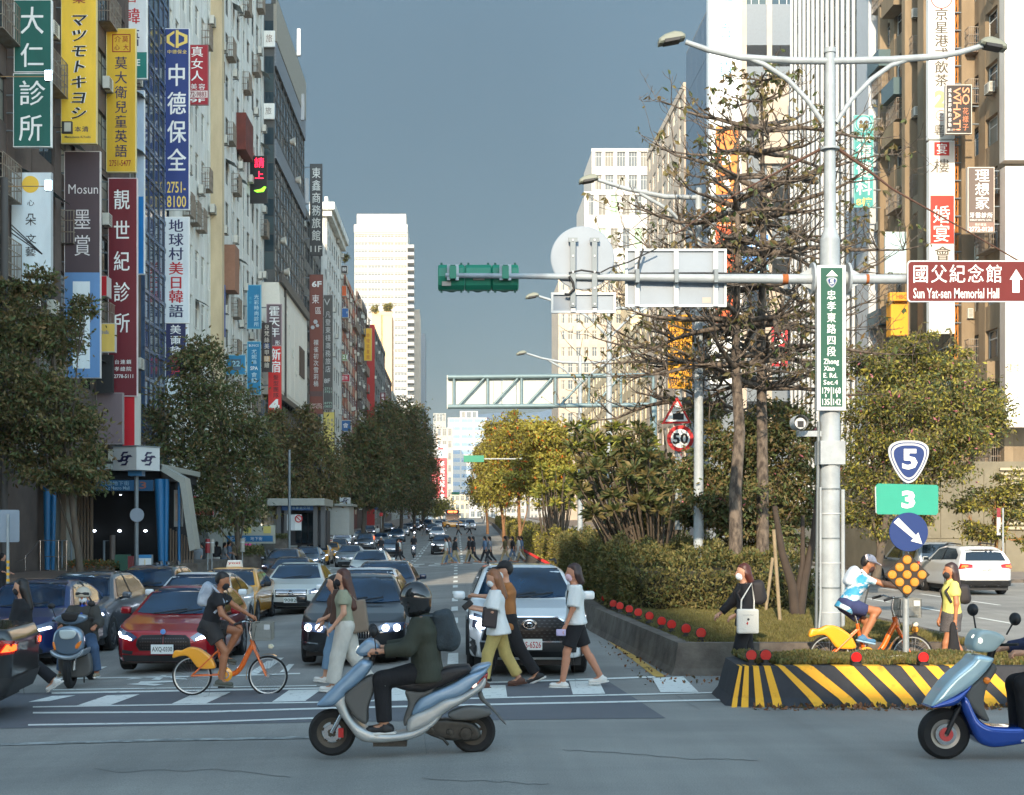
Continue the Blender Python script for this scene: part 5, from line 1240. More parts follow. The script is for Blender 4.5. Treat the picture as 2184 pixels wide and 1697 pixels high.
# the tall bare tree with whorled branches
def bare_tree(label,xt,Y,ytop,ybase,levels,spread,seed,r0,leafn=900):
    rnd=random.Random(seed);X=(xt-X0)*Y/F;b=Vector(gz(X,Y,.38));e=empty('bare_tree',b,0,label,'tree');H=P(0,ytop,Y)[2]-b.z
    mb=MB();pts=[Vector((rnd.uniform(-.05,.05)*(i>0),0,H*i/8))for i in range(9)];mb.tube(pts,[r0*(1-i/8)**.75+.015 for i in range(9)],bark2,12);mb.build('trunk',e)
    lp,ln=[],[];tw=MB();mb=MB()
    def br(p,d,L,r,lvl):
        n=7;q=[p.copy()];dd=d.copy();rr=[r]
        for i in range(n):
            up=.10 if lvl==0 else .16
            dd=(dd+Vector((rnd.uniform(-.22,.22),rnd.uniform(-.22,.22),rnd.uniform(-.2,.2)+(up if i>n*.5 else-.07 if lvl==0 else .02)))).normalized()
            q.append(q[-1]+dd*L/n);rr.append(max(.006,r*(1-(i+1)/(n+.6))))
        (mb if lvl==0 else tw).tube(q,rr,bark2,7 if lvl==0 else 4,caps=False)
        if lvl<2:
            for i in range(1,n+1):
                for _ in range(2 if lvl==0 and i>2 else 1):
                    if rnd.random()<(.8 if lvl==0 else .4):
                        sd_=Vector((rnd.uniform(-1,1),rnd.uniform(-1,1),rnd.uniform(-.35,.75)));br(q[i],(dd*.5+sd_).normalized(),L*rnd.uniform(.22,.42),rr[i]*.6+.004,lvl+1)
        if lvl>=1 and rnd.random()<(.34 if q[-1].z>H*.55 else .6):
            for _ in range(rnd.randint(1,4)):lp.append(tuple(q[-1]));ln.append((rnd.uniform(-.5,.5),rnd.uniform(-.5,.5),rnd.uniform(-.9,.2)))
    for(yl,L)in levels:
        z=P(0,yl,Y)[2]-b.z;k=rnd.randint(5,6);a0=rnd.uniform(0,1)
        for j in range(k):
            a=a0+2*PI*j/k+rnd.uniform(-.2,.2);br(Vector((0,0,z+rnd.uniform(-.05,.05))),Vector((math.cos(a),math.sin(a),rnd.uniform(0,.3))).normalized(),L*rnd.uniform(.8,1.1)*spread,.055*L/2.4+.012,0)
    o=mb.build('branches',e);o['kind']='stuff';o=tw.build('twigs',e);o['kind']='stuff'
    leaves('leaves',np.array(lp),np.array(ln),.17,[lf_olive,lf_dark,lf_brown],[.5,.3,.2],e,.45,droop=.5,seed=seed,kind='stuff')
bare_tree('tall nearly leafless tree with whorled branches behind the signal arm',1625,33,155,1275,[(175,.7),(215,.9),(275,2.7),(325,2.6),(400,2.9),(470,3.),(545,3.1),(610,3.2),(690,3.3),(760,3.),(830,2.6)],1.1,21,.15)
bare_tree('second leafless whorled tree just left of the tallest one',1573,32,300,1286,[(380,1.6),(450,2.2),(520,2.6),(600,2.8),(690,3.),(780,2.8)],1.05,22,.16)
bare_tree('thinner leafless tree left of the others with branches over the gantry',1495,38,560,1240,[(590,1.5),(650,2.6),(720,3.2),(790,3.3),(860,3.)],1.1,23,.1)
e=empty('tree_trunk',(0,0,0),0,'thin dark leaning trunk forked low beside the lamp post','tree')
a=MB()
for pts,r in(([(1700,1345),(1690,1250),(1668,1180),(1652,1080)],[16,13,10,7]),([(1702,1345),(1715,1240),(1735,1150),(1745,1040)],[14,12,9,6]),([(1696,1290),(1712,1200),(1712,1100)],[9,7,5])):a.tube([P(x,y,27.5)for x,y in pts],[v*27.5/F*.8 for v in r],M('bark_dark',(64,54,46),.9,var=.2,scale=5),8)
a.build('trunk',e)
for x0,x1,y1,Y in((1664,1650,1130,26.),(1632,1648,1190,29.)):
    e=empty('support_stake',(0,0,0),0,'slanting pale wooden stake beside the %s'%('forked trunk' if x0>1650 else 'thick bare trunk'),'stake');a=MB();p=P(x0,0,Y);a.tube([(p[0],Y,.4),P(x1,y1,Y)],.035,M('stake_wood',(140,124,98),.8,var=.15),7);a.build('pole',e)
# hedge, shrubs, grass, ground cover
def surf_leaves(name,f,n,size,mats,w,seed,label,aspect=.45,up=.6,kind='stuff'):
    rg=np.random.default_rng(seed);p,nr=f(rg,n);o=leaves(name,p,nr,size,mats,w,None,aspect,droop=-.1,seed=seed);tag(o,label,kind=kind);return o
def hedge_f(y0,y1,h0,h1):
    def f(rg,n):
        t=rg.random(n);y=y0+(y1-y0)*t**1.5;xl=np.interp(y,[p[1]for p in LX],[p[0]for p in LX])+.45;xr=np.interp(y,[p[1]for p in RX],[p[0]for p in RX])-.5
        u=rg.random(n);side=rg.random(n)
        h=h0+(h1-h0)*t+.16*np.sin(y*1.7)+.13*np.sin(y*4.1+2)+.1*np.sin(y*.6)
        x=np.where(side<.42,xl+.25*rg.random(n)**2+.12*np.sin(y*3),xl+(xr-xl)*u);bump=.12*np.sin(x*4+y*2)+.1*np.sin(x*9-y)
        z=np.where(side<.42,rg.random(n)**.7*(h+bump),(h+bump)-.25*rg.random(n)**2)
        nr=np.stack([np.where(side<.42,-1.,0),np.full(n,-.3),np.where(side<.42,.2,1.)],1)
        fr=(y<y0+.8);z=np.where(fr,rg.random(n)*h,z)
        return np.stack([x,y-fr*.15*rg.random(n),z+.45+np.maximum(0,y-110)*.0165],1),nr
    return f
surf_leaves('hedge',hedge_f(29.3,62,1.0,1.25),120000,.095,[lf_hedge,lf_dark,lf_olive],[.5,.25,.25],1,'dense clipped dark green shrubs filling the median behind the red reflectors')
surf_leaves('far_hedge',hedge_f(62,260,1.3,1.2),42000,.2,[lf_hedge,lf_lit,lf_olive],[.4,.35,.25],2,'lighter sunlit shrubs further along the median')
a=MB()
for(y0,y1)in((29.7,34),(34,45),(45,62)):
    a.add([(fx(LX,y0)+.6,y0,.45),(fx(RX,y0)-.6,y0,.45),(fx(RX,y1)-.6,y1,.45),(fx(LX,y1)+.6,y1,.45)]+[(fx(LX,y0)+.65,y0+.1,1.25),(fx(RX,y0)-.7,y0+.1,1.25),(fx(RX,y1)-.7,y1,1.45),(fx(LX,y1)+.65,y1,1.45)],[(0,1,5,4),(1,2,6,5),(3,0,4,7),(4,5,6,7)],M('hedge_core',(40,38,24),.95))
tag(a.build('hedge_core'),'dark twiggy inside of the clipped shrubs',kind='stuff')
def grass_f(x0,x1,y0,y1,z):
    def f(rg,n):
        x=rg.uniform(x0,x1,n);y=rg.uniform(y0,y1,n);return np.stack([x,y,np.full(n,z)+.02*np.sin(x*7)],1),np.tile([0,0,2.2],(n,1))
    return f
surf_leaves('grass',grass_f(3.45,7.9,21.15,29.9,.43),78000,.09,[grassm,lf_olive,lf_hedge],[.6,.25,.15],3,'short olive grass on the near end of the median',.16)
surf_leaves('far_grass',grass_f(7.0,8.3,27.6,60,.43),16000,.14,[grassm,lf_olive],[.6,.4],4,'grass strip on the right side of the median',.16)
surf_leaves('ground_cover',grass_f(3.7,9.6,17.65,19.,.47),34000,.08,[lf_olive,lf_dark,grassm],[.5,.2,.3],5,'low leafy ground cover on top of the striped island',.5)
dl=M('dry_leaf',(128,84,52),.8,var=.4,scale=9)
def litter_f(rg,n):
    x=np.concatenate([rg.uniform(3.6,9.5,n*3//4),rg.uniform(2.6,4.2,n-n*3//4)]);y=np.concatenate([17.42-.24-rg.random(n*3//4)**1.6*.3,rg.uniform(19.6,27,n-n*3//4)])
    return np.stack([x,y,np.full(n,.012)],1),np.tile([0,0,.3],(n,1))
surf_leaves('leaf_litter',litter_f,1500,.06,[dl,soil],[.7,.3],6,'dry brown leaf litter along the foot of the striped wall',.6)
st_=empty('stone',P(1912,1410,18.),0,'pale rough stone lying on the striped island below the sign pole','stone')
sdf_obj('rock',[('e',(0,0,0),(.13,.1,.07)),('e',(.07,0,.02),(.07,.07,.05))],M('stone_pale',(176,166,142),.9,var=.15,bump=.5),st_,.012,.03)
for i,(x,y,Y,rx,n)in enumerate([(1075,620,262,7,700),(828,655,420,9,1600),(800,660,420,6,800)]):
    tree(('small rooftop shrub on the balconied block','round rooftop bush on the peach building','small rooftop plants on the peach building')[i],(P(x if i else 736,0,Y if i else 216)[0],Y if i else 216,P(0,y+12,Y if i else 216)[2]),[B3(x if i else 736,y if i else 552,rx,8,Y if i else 216)],n,.5 if i else .25,[lf_olive,lf_lit],[.6,.4],r=.05,seed=70+i,cat='shrub',name='rooftop_shrub')
# ---------------------------------------------------------------- cars
CAR_P={
 'sedan':dict(L=4.75,W=1.82,H=1.46,side=[(.1,.24),(.02,.42),(0,.6),(.08,.74),(.5,.86),(1.25,.98),(2.0,1.36),(2.5,1.455),(3.1,1.44),(3.7,1.28),(4.15,1.1),(4.66,1.06),(4.75,.92),(4.72,.45),(4.62,.26)],cowl=(1.25,.98),ws_top=1.37,belt=.98,sw=[(1.62,1.0),(2.2,1.34),(2.7,1.39),(3.2,1.37),(3.75,1.14),(3.8,1.02)],rear=(1.12,1.34)),
 'hatch':dict(L=4.3,W=1.8,H=1.43,side=[(.1,.2),(.02,.38),(0,.56),(.1,.74),(.5,.84),(1.15,.95),(1.9,1.33),(2.4,1.43),(3.2,1.41),(3.8,1.3),(4.15,.98),(4.28,.86),(4.28,.42),(4.15,.24)],cowl=(1.15,.95),ws_top=1.35,belt=.95,sw=[(1.5,.97),(2.1,1.31),(2.6,1.36),(3.3,1.33),(3.75,1.12),(3.7,1.0)],rear=(1.05,1.3)),
 'suv':dict(L=4.5,W=1.83,H=1.62,side=[(.1,.28),(.02,.45),(0,.72),(.06,.9),(.4,1.0),(1.1,1.1),(1.78,1.5),(2.2,1.6),(2.7,1.62),(3.6,1.58),(4.1,1.42),(4.36,1.08),(4.48,.92),(4.5,.5),(4.35,.3)],cowl=(1.1,1.1),ws_top=1.52,belt=1.08,sw=[(1.45,1.1),(1.95,1.47),(2.5,1.53),(3.5,1.5),(3.95,1.3),(3.95,1.16)],rear=(1.12,1.46)),
 'van':dict(L=4.9,W=1.85,H=1.75,side=[(.1,.26),(.0,.5),(.02,.8),(.4,.98),(.95,1.1),(1.75,1.62),(2.3,1.74),(3.4,1.76),(4.5,1.68),(4.75,1.3),(4.88,.95),(4.88,.5),(4.75,.28)],cowl=(.95,1.1),ws_top=1.63,belt=1.05,sw=[(1.35,1.08),(1.95,1.55),(2.6,1.64),(3.8,1.62),(4.4,1.52),(4.45,1.1)],rear=(1.15,1.58)),
 'jeep':dict(L=4.6,W=1.9,H=1.95,side=[(.1,.4),(0,.6),(0,1.05),(.1,1.14),(1.3,1.2),(1.55,1.85),(1.8,1.94),(4.4,1.95),(4.55,1.8),(4.6,.6),(4.5,.42)],cowl=(1.3,1.2),ws_top=1.84,belt=1.2,sw=[(1.5,1.24),(1.75,1.8),(2.6,1.83),(4.2,1.83),(4.2,1.24)],rear=(1.25,1.8)),
}
carglass=M('car_glass',(30,58,84),.05,spec=1.,col2=(14,26,38),scale=1.1,thr=(.4,.62));carglass_s=M('car_side_glass',(24,34,44),.05,spec=1.)
tyre=M('tyre',(28,28,29),.85);rimm=M('rim_alloy',(150,152,156),.3,metal=.8);dark_trim=M('dark_trim',(34,35,37),.6);chrome=M('chrome',(205,208,212),.15,metal=1.)
lampg=M('lamp_glass',(70,84,110),.08,spec=1.,coat=1.);drl=M('running_light',(235,242,255),.3,emit=4.);drl2=M('running_light_soft',(225,235,250),.3,emit=1.6);tail_r=M('tail_red',(150,14,10),.2,coat=.8);tail_l=M('tail_lit',(255,60,20),.3,emit=2.5)
indic=M('indicator_amber',(240,130,30),.3,coat=.5);plate_m=M('number_plate',(214,220,218),.4);grille_m=M('grille_black',(20,20,22),.35,metal=.4)
def paint(n,c,me=0.):return M('car_paint_'+n,c,.28,metal=me,coat=1.)
HULL={}
def hull(kind,res,sc=(1,1,1)):
    k=(kind,res)
    if k in HULL:return HULL[k]
    p=CAR_P[kind];L,W,H=p['L'],p['W'],p['H'];w=W/2;pad=res*2.5
    A=np.arange(-w-pad,w+pad+res,res);B=np.arange(-pad,L+pad+res,res);C=np.arange(.1,H+.12,res);b=p['belt']
    s=poly2(p['side'],B,C)
    if kind=='jeep':fr=[(-w,.35),(-w,1.2),(-w+.06,1.22),(-w+.14,H),(w-.14,H),(w-.06,1.22),(w,1.2),(w,.35)]
    else:fr=[(-w*.9,.16),(-w*.99,.36),(-w,b-.35),(-w*.965,b-.06),(-w*.91,b+.02),(-w*.7,H-.1),(-w*.56,H+.0),(0,H+.03),(w*.56,H),(w*.7,H-.1),(w*.91,b+.02),(w*.965,b-.06),(w,b-.35),(w*.99,.36),(w*.9,.16)]
    f=poly2(fr,A,C)
    pl=[(-w*.5,-.01),(-w*.8,.1),(-w*.95,.36),(-w,.8),(-w,L-.8),(-w*.95,L-.25),(-w*.78,L),(0,L+.02),(w*.78,L),(w*.95,L-.25),(w,L-.8),(w,.8),(w*.95,.36),(w*.8,.1),(w*.5,-.01),(0,-.05)]
    q=poly2(pl,A,B)
    Fd=smax(smax(s[None],f[:,None,:],.07),q[:,:,None],.09)
    r=.35 if kind not in('suv','jeep')else .38
    for yc in(p.get('wf',.86),L-.95):
        d=np.sqrt((B[:,None]-yc)**2+(C[None,:]-.33)**2)-r
        cut=np.maximum(d[None],(w-.26)-np.abs(A)[:,None,None]);Fd=np.maximum(Fd,-cut)
    V,Q=surfnets(Fd.astype(np.float32),(A[0],B[0],C[0]),res)
    HULL[k]=(V,Q,BVHTree.FromPolygons([tuple(v)for v in V],[tuple(int(i)for i in q)for q in Q]));return HULL[k]
def conform(mb,bvh,poly,m,off=.012,ax='f',L=5.,step=.09,smooth=True):
    "press a 2D outline onto the hull. ax f: (x,z) from the front, b: (x,z) from behind, l/r: (y,z) from the side, t: (x,y) from above"
    bm=bmesh.new();vs=[bm.verts.new((p[0],p[1],0))for p in poly];bm.faces.new(vs);bmesh.ops.triangulate(bm,faces=bm.faces[:])
    for _ in range(5):
        es=[e for e in bm.edges if e.calc_length()>step]
        if not es:break
        bmesh.ops.subdivide_edges(bm,edges=es,cuts=1);bmesh.ops.triangulate(bm,faces=[f for f in bm.faces if len(f.verts)>3])
    bm.verts.index_update();out=[]
    for v in bm.verts:
        a,b=v.co.x,v.co.y
        o,d={'f':((a,-3,b),(0,1,0)),'b':((a,L+3,b),(0,-1,0)),'l':((4,a,b),(-1,0,0)),'r':((-4,a,b),(1,0,0)),'t':((a,b,4),(0,0,-1))}[ax]
        h=bvh.ray_cast(Vector(o),Vector(d))
        if h[0]is None:h=bvh.find_nearest(Vector({'f':(a,.1,b),'b':(a,L-.1,b),'l':(.9,a,b),'r':(-.9,a,b),'t':(a,b,1.)}[ax]))
        n=h[1]
        if n.dot(Vector(d))>0:n=-n
        out.append(h[0]+n*off)
    mb.add(out,[tuple(v.index for v in f.verts)for f in bm.faces],m,smooth);bm.free()
def mir(p):return[(-a,b)for a,b in p][::-1]
WHL={}
def wheel(parent,x,y,r,w=.21,rear=False):
    s=1 if x>0 else-1;k=(r,s)
    if k not in WHL:
        a=MB();a.lathe([(r*.66,-w/2),(r*.93,-w/2),(r,-w/2+.03),(r,w/2-.03),(r*.93,w/2),(r*.66,w/2)],tyre,axis='x',n=28)
        b=MB();q=s*(w/2-.02);b.lathe([(r*.68,q),(r*.62,q),(r*.6,q-s*.05),(0,q-s*.06)],dark_trim,axis='x',n=24);b.lathe([(r*.68,q+s*.01),(r*.61,q+s*.01),(r*.6,q-s*.03)],rimm,axis='x',n=28)
        for i in range(5):
            t=2*PI*i/5;b.box((q,math.cos(t)*r*.33,math.sin(t)*r*.33),(.03,r*.6,r*.17),rimm,Matrix.Rotation(t,3,'X'))
        b.lathe([(0,q+s*.012),(r*.14,q+s*.012),(r*.15,q-s*.03)],rimm,axis='x',n=14);WHL[k]=(a.mesh('tyre'),b.mesh('rim'))
    t_,r_=WHL[k];e=link('wheel',t_,parent);e.location=(x,y,r);link('rim',r_,e)
def plate(parent,s,x,y,z,col,facing=-1,w=.38,h=.16):
    a=MB();a.bb(x-w/2,x+w/2,y,y+.012*-facing,z-h/2,z+h/2,plate_m);o=a.build('number_plate',parent)
    b=MB()
    if facing<0:letters(b,s,x-w*.45,z-h*.32,x+w*.45,z+h*.26,col,y-.004,off=.01)
    else:letters(b,s,-(x+w*.45),z-h*.32,-(x-w*.45),z+h*.26,col,0,off=.01);b.v=[(-v[0],y+.004,v[2])for v in b.v]
    b.build('lettering',o)
def mirror(parent,kind,side,m,bvh):
    p=CAR_P[kind];yc,zc=p['cowl'][0]+.42,p['belt']+.06;w=p['W']/2
    V,Q=sdf([('b',(side*(w+.1),yc,zc),(.055,.025,.03),.038)],.02,.02);link('mirror',mesh_np('mirror',V,Q,[m]),parent)
    a=MB();a.tube([(side*(w*.88),yc+.05,zc-.08),(side*(w+.04),yc+.02,zc-.05)],.03,dark_trim,6);a.bb(side*(w+.1)-.085,side*(w+.1)+.085,yc+.09,yc+.1,zc-.05,zc+.05,glassd);a.build('mirror_arm',parent)
def car(kind,label,x,Y,m,face='sedan',yaw=0.,num=None,ncol=None,res=.05,lights=drl2,facing=1,grp=None,roof=None,sc=1.,name='car',taxi=None,mcol=None,parts=True):
    p=CAR_P[kind];L,W,H=p['L'],p['W'],p['H'];w=W/2;z=zg(x,Y+2)
    e=empty(name,(x,Y,z),yaw+(0 if facing>0 else PI),label,'car' if not taxi else 'taxi',grp,sc);V,Q,bv=hull(kind,res)
    if facing<0:
        e.location=(x,Y+L*sc,z)  # we look at its tail
    k=('body',kind,res)
    if k not in HULL:HULL[k]=mesh_np('body',V,Q,[M('car_paint_base',(120,120,120),.3)])
    o=link('body',HULL[k],e);o.material_slots[0].link='OBJECT';o.material_slots[0].material=m
    cz,cy=p['cowl'][1],p['cowl'][0];zt=p['ws_top']
    key=('win',kind,res)
    if key not in HULL:
        a=MB();conform(a,bv,[(-w*.8,cz+.035),(-w*.4,cz+.01),(w*.4,cz+.01),(w*.8,cz+.035),(w*.62,zt),(w*.3,zt+.03),(-w*.3,zt+.03),(-w*.62,zt)],carglass,.008,'f')
        b=MB();zr0,zr1=p['rear'];conform(b,bv,[(-w*.72,zr0),(w*.72,zr0),(w*.6,zr1),(w*.3,zr1+.03),(-w*.3,zr1+.03),(-w*.6,zr1)],carglass_s,.008,'b',L)
        sw=[]
        for ax in('l','r'):
            c=MB();conform(c,bv,p['sw'],carglass_s,.008,ax)
            ym=p['sw'][2][0]+.12;c2=MB();conform(c2,bv,[(ym,p['belt']+.03),(ym+.07,p['belt']+.03),(ym+.05,p['sw'][2][1]+.02),(ym-.01,p['sw'][2][1]+.02)],dark_trim,.016,ax);sw.append((c.mesh('side_window'),c2.mesh('pillar')))
            for yy_ in(p['cowl'][0]+.2,ym+.03,L-1.2):conform(c2,bv,[(yy_,.34),(yy_+.014,.34),(yy_+.02,p['belt']),(yy_+.006,p['belt'])],dark_trim,.006,ax)
            for yy_ in(ym-.18,L-1.4):conform(c2,bv,[(yy_,p['belt']-.13),(yy_+.15,p['belt']-.12),(yy_+.15,p['belt']-.095),(yy_,p['belt']-.105)],chrome,.02,ax)
        for sx_ in(-1,1):a.tube([(sx_*w*.15-.25,cy-.1,cz+.03),(sx_*w*.15+.3,cy+.12,cz+.1)],.012,dark_trim,4)
        u=MB();u.bb(-w*.86,w*.86,.3,L-.3,.16,.4,dark_trim)
        for yc in(p.get('wf',.86),L-.95):u.bb(-w*.9,w*.9,yc-.36,yc+.36,.2,.66,M('wheel_well',(12,12,13),.9))
        conform(a,bv,[(-w*.62,zt+.008),(-w*.3,zt+.035),(w*.3,zt+.035),(w*.62,zt+.008),(w*.6,zt+.03),(-w*.6,zt+.03)],dark_trim,.006,'f')
        HULL[key]=(a.mesh('windshield'),b.mesh('rear_window'),sw,u.mesh('underbody'))
    a,b,sw,u=HULL[key];link('windshield',a,e);link('rear_window',b,e);link('underbody',u,e)
    for s_,pl_ in sw:o=link('side_window',s_,e);link('pillar',pl_,o)
    r=.33 if kind not in('suv','jeep')else .36
    for sx in(-1,1):
        for yc in(p.get('wf',.86),L-.95):wheel(e,sx*(w-.12),yc,r)
        mirror(e,kind,sx,mcol or m,bv)
    def F_(nm,poly,mt,off=.012,both=True,ax='f',par=e):
        a=MB();conform(a,bv,poly,mt,off,ax,L);o=a.build(nm,par)
        if both:a=MB();conform(a,bv,mir(poly),mt,off,ax,L);a.build(nm,par)
        return o
    if facing>0:FACES[face](e,F_,w,lights,L)
    zr=p['belt']-.16
    F_('tail_light',[(-w*.93,zr-.06),(-w*.5,zr-.02),(-w*.5,zr+.08),(-w*.88,zr+.12)],tail_r,.012,True,'b')
    if facing<0:
        F_('tail_lamp',[(-w*.88,zr-.02),(-w*.66,zr),(-w*.66,zr+.06),(-w*.84,zr+.07)],tail_l,.02,True,'b');F_('bumper',[(-w*.96,.28),(w*.96,.28),(w*.93,.5),(-w*.93,.5)],dark_trim,.014,False,'b')
        if num:plate(e,num,0,L+.03,.82,ncol or black,1)
    elif num:plate(e,num,0,-.09,.44 if kind in('hatch','sedan')else .5,ncol or black)
    if roof:a=MB();[a.tube([(sx*w*.6,cy+1.1,H+.01),(sx*w*.6,cy+1.4,H+.06),(sx*w*.6,L-.9,H+.03)],.022,dark_trim,6)for sx in(-1,1)];a.build('roof_rail',e)
    if taxi:
        a=MB();a.prism([(-.22,0),(.22,0),(.18,.19),(-.18,.19)],cy+1.25,cy+1.4,M('taxi_sign',(232,226,216),.5),'y',.02);a.v=[(v[0],v[1],v[2]+H-.01)for v in a.v];o=a.build('roof_sign',e)
        t=MB();letters(t,taxi,-.16,H+.06,.16,H+.14,M('taxi_letters',(200,50,50),.5),cy+1.243,off=.02);t.build('lettering',o)
    return e
def face_sedan(e,F_,w,lt,L):
    F_('headlight',[(-w*.93,.66),(-w*.56,.6),(-w*.54,.7),(-w*.9,.8)],lampg);F_('running_light',[(-w*.88,.68),(-w*.64,.63),(-w*.64,.66),(-w*.86,.715)],lt,.02)
    o=F_('grille',[(-w*.48,.52),(w*.48,.52),(w*.5,.72),(-w*.5,.72)],grille_m,.012,False)
    for z in(.55,.59,.63,.67,.71):F_('grille_bar',[(-w*.47,z),(w*.47,z),(w*.47,z+.014),(-w*.47,z+.014)],chrome,.022,False,'f',o)
    F_('air_intake',[(-w*.8,.26),(w*.8,.26),(w*.7,.38),(-w*.7,.38)],dark_trim,.012,False)
    a=MB();a.lathe([(.06,-.01),(.075,-.01),(.075,.01)],chrome,(0,-.1,.63),'y',20);a.build('emblem',e)
def face_kidney(e,F_,w,lt,L):
    F_('headlight',[(-w*.95,.6),(-w*.5,.56),(-w*.46,.66),(-w*.6,.72),(-w*.93,.72)],lampg)
    bv_=hull('sedan',.025)[2]
    for cx in(-.8,-.6,.6,.8):
        h=bv_.ray_cast(Vector((cx*w,-3,.645)),Vector((0,1,0)));a=MB();a.lathe([(.034,-.012),(.056,-.012),(.056,.02)],lt,(cx*w,h[0].y-.03,.645),'y',24);a.build('ring_light',e)
    for cx in():
        n=12;P2=[(w*cx+.07*math.cos(t),.64+.055*math.sin(t))for t in[PI*1.0+PI*1.0*i/n for i in range(n+1)]];P2+=[(w*cx+.045*math.cos(t),.64+.033*math.sin(t))for t in[PI*2.0-PI*1.0*i/n for i in range(n+1)]]
        F_('running_light',P2,lt,.022)
    F_('indicator',[(-w*.97,.63),(-w*.91,.62),(-w*.91,.69),(-w*.96,.69)],indic,.02)
    for s in(-1,1):
        g=[(s*.02,.5),(s*.08,.47),(s*w*.3,.47),(s*w*.38,.56),(s*w*.34,.66),(s*.08,.67),(s*.02,.64)]
        if s<0:g=g[::-1]
        F_('grille_rim',[(x*1.06,.57+(z-.57)*1.14)for x,z in g],chrome,.012,False);o=F_('grille',g,grille_m,.02,False)
        for i in range(6):x=s*(.06+i*.042);F_('grille_bar',[(x-.006,.49),(x+.006,.49),(x+.006,.65),(x-.006,.65)],chrome,.028,False,'f',o)
    F_('air_intake',[(-w*.62,.22),(w*.62,.22),(w*.58,.36),(-w*.58,.36)],dark_trim,.012,False);F_('side_intake',[(-w*.92,.24),(-w*.68,.24),(-w*.68,.36),(-w*.92,.34)],dark_trim)
    F_('trim_bar',[(-w*.9,.39),(-w*.62,.38),(-w*.62,.4),(-w*.9,.415)],chrome,.02)
    a=MB();a.lathe([(0,-.02),(.045,-.015),(.045,.01)],M('emblem_blue',(90,140,200),.3),(0,-.01,.745),'y',16);a.build('emblem',e)
def face_hatch(e,F_,w,lt,L):
    F_('headlight',[(-w*.96,.66),(-w*.58,.56),(-w*.5,.63),(-w*.62,.7),(-w*.9,.78)],lampg)
    F_('running_light',[(-w*.9,.7),(-w*.84,.63),(-w*.76,.61),(-w*.7,.6),(-w*.62,.575),(-w*.6,.6),(-w*.66,.63),(-w*.7,.66),(-w*.74,.645),(-w*.8,.66),(-w*.86,.72)],lt,.022)
    g=[(-w*.1,.42),(-w*.44,.42),(-w*.5,.5),(-w*.48,.6),(-w*.4,.655),(-w*.04,.66),(w*.04,.66),(w*.4,.655),(w*.48,.6),(w*.5,.5),(w*.44,.42),(w*.1,.42)][::-1]
    F_('grille_rim',[(x*1.04,.54+(z-.54)*1.1)for x,z in g],dark_trim,.014,False);o=F_('grille',g,grille_m,.022,False)
    for i in range(-9,10):
        for j in range(4):
            x,z=i*w*.048,.46+j*.048
            if abs(i)>8 and j in(0,3):continue
            F_('grille_stud',[(x-.009,z),(x,z-.009),(x+.009,z),(x,z+.009)],M('stud',(90,92,96),.3,metal=.6),.03,False,'f',o)
    F_('bumper_gap',[(-w*.012,.42),(w*.012,.42),(w*.012,.66),(-w*.012,.66)],M('car_paint_darkred',(90,10,20),.3),.031,False)
    F_('fog_intake',[(-w*.8,.36),(-w*.6,.34),(-w*.58,.4),(-w*.8,.42)],dark_trim);F_('air_intake',[(-w*.76,.22),(w*.76,.22),(w*.8,.33),(-w*.8,.33)],dark_trim,.012,False);F_('side_intake',[(-w*.98,.28),(-w*.92,.26),(-w*.9,.5),(-w*.96,.52)],dark_trim)
    a=MB();a.lathe([(0,-.02),(.045,-.015),(.045,.01)],M('emblem_blue',(90,140,200),.3),(0,-.01,.735),'y',16);a.build('emblem',e)
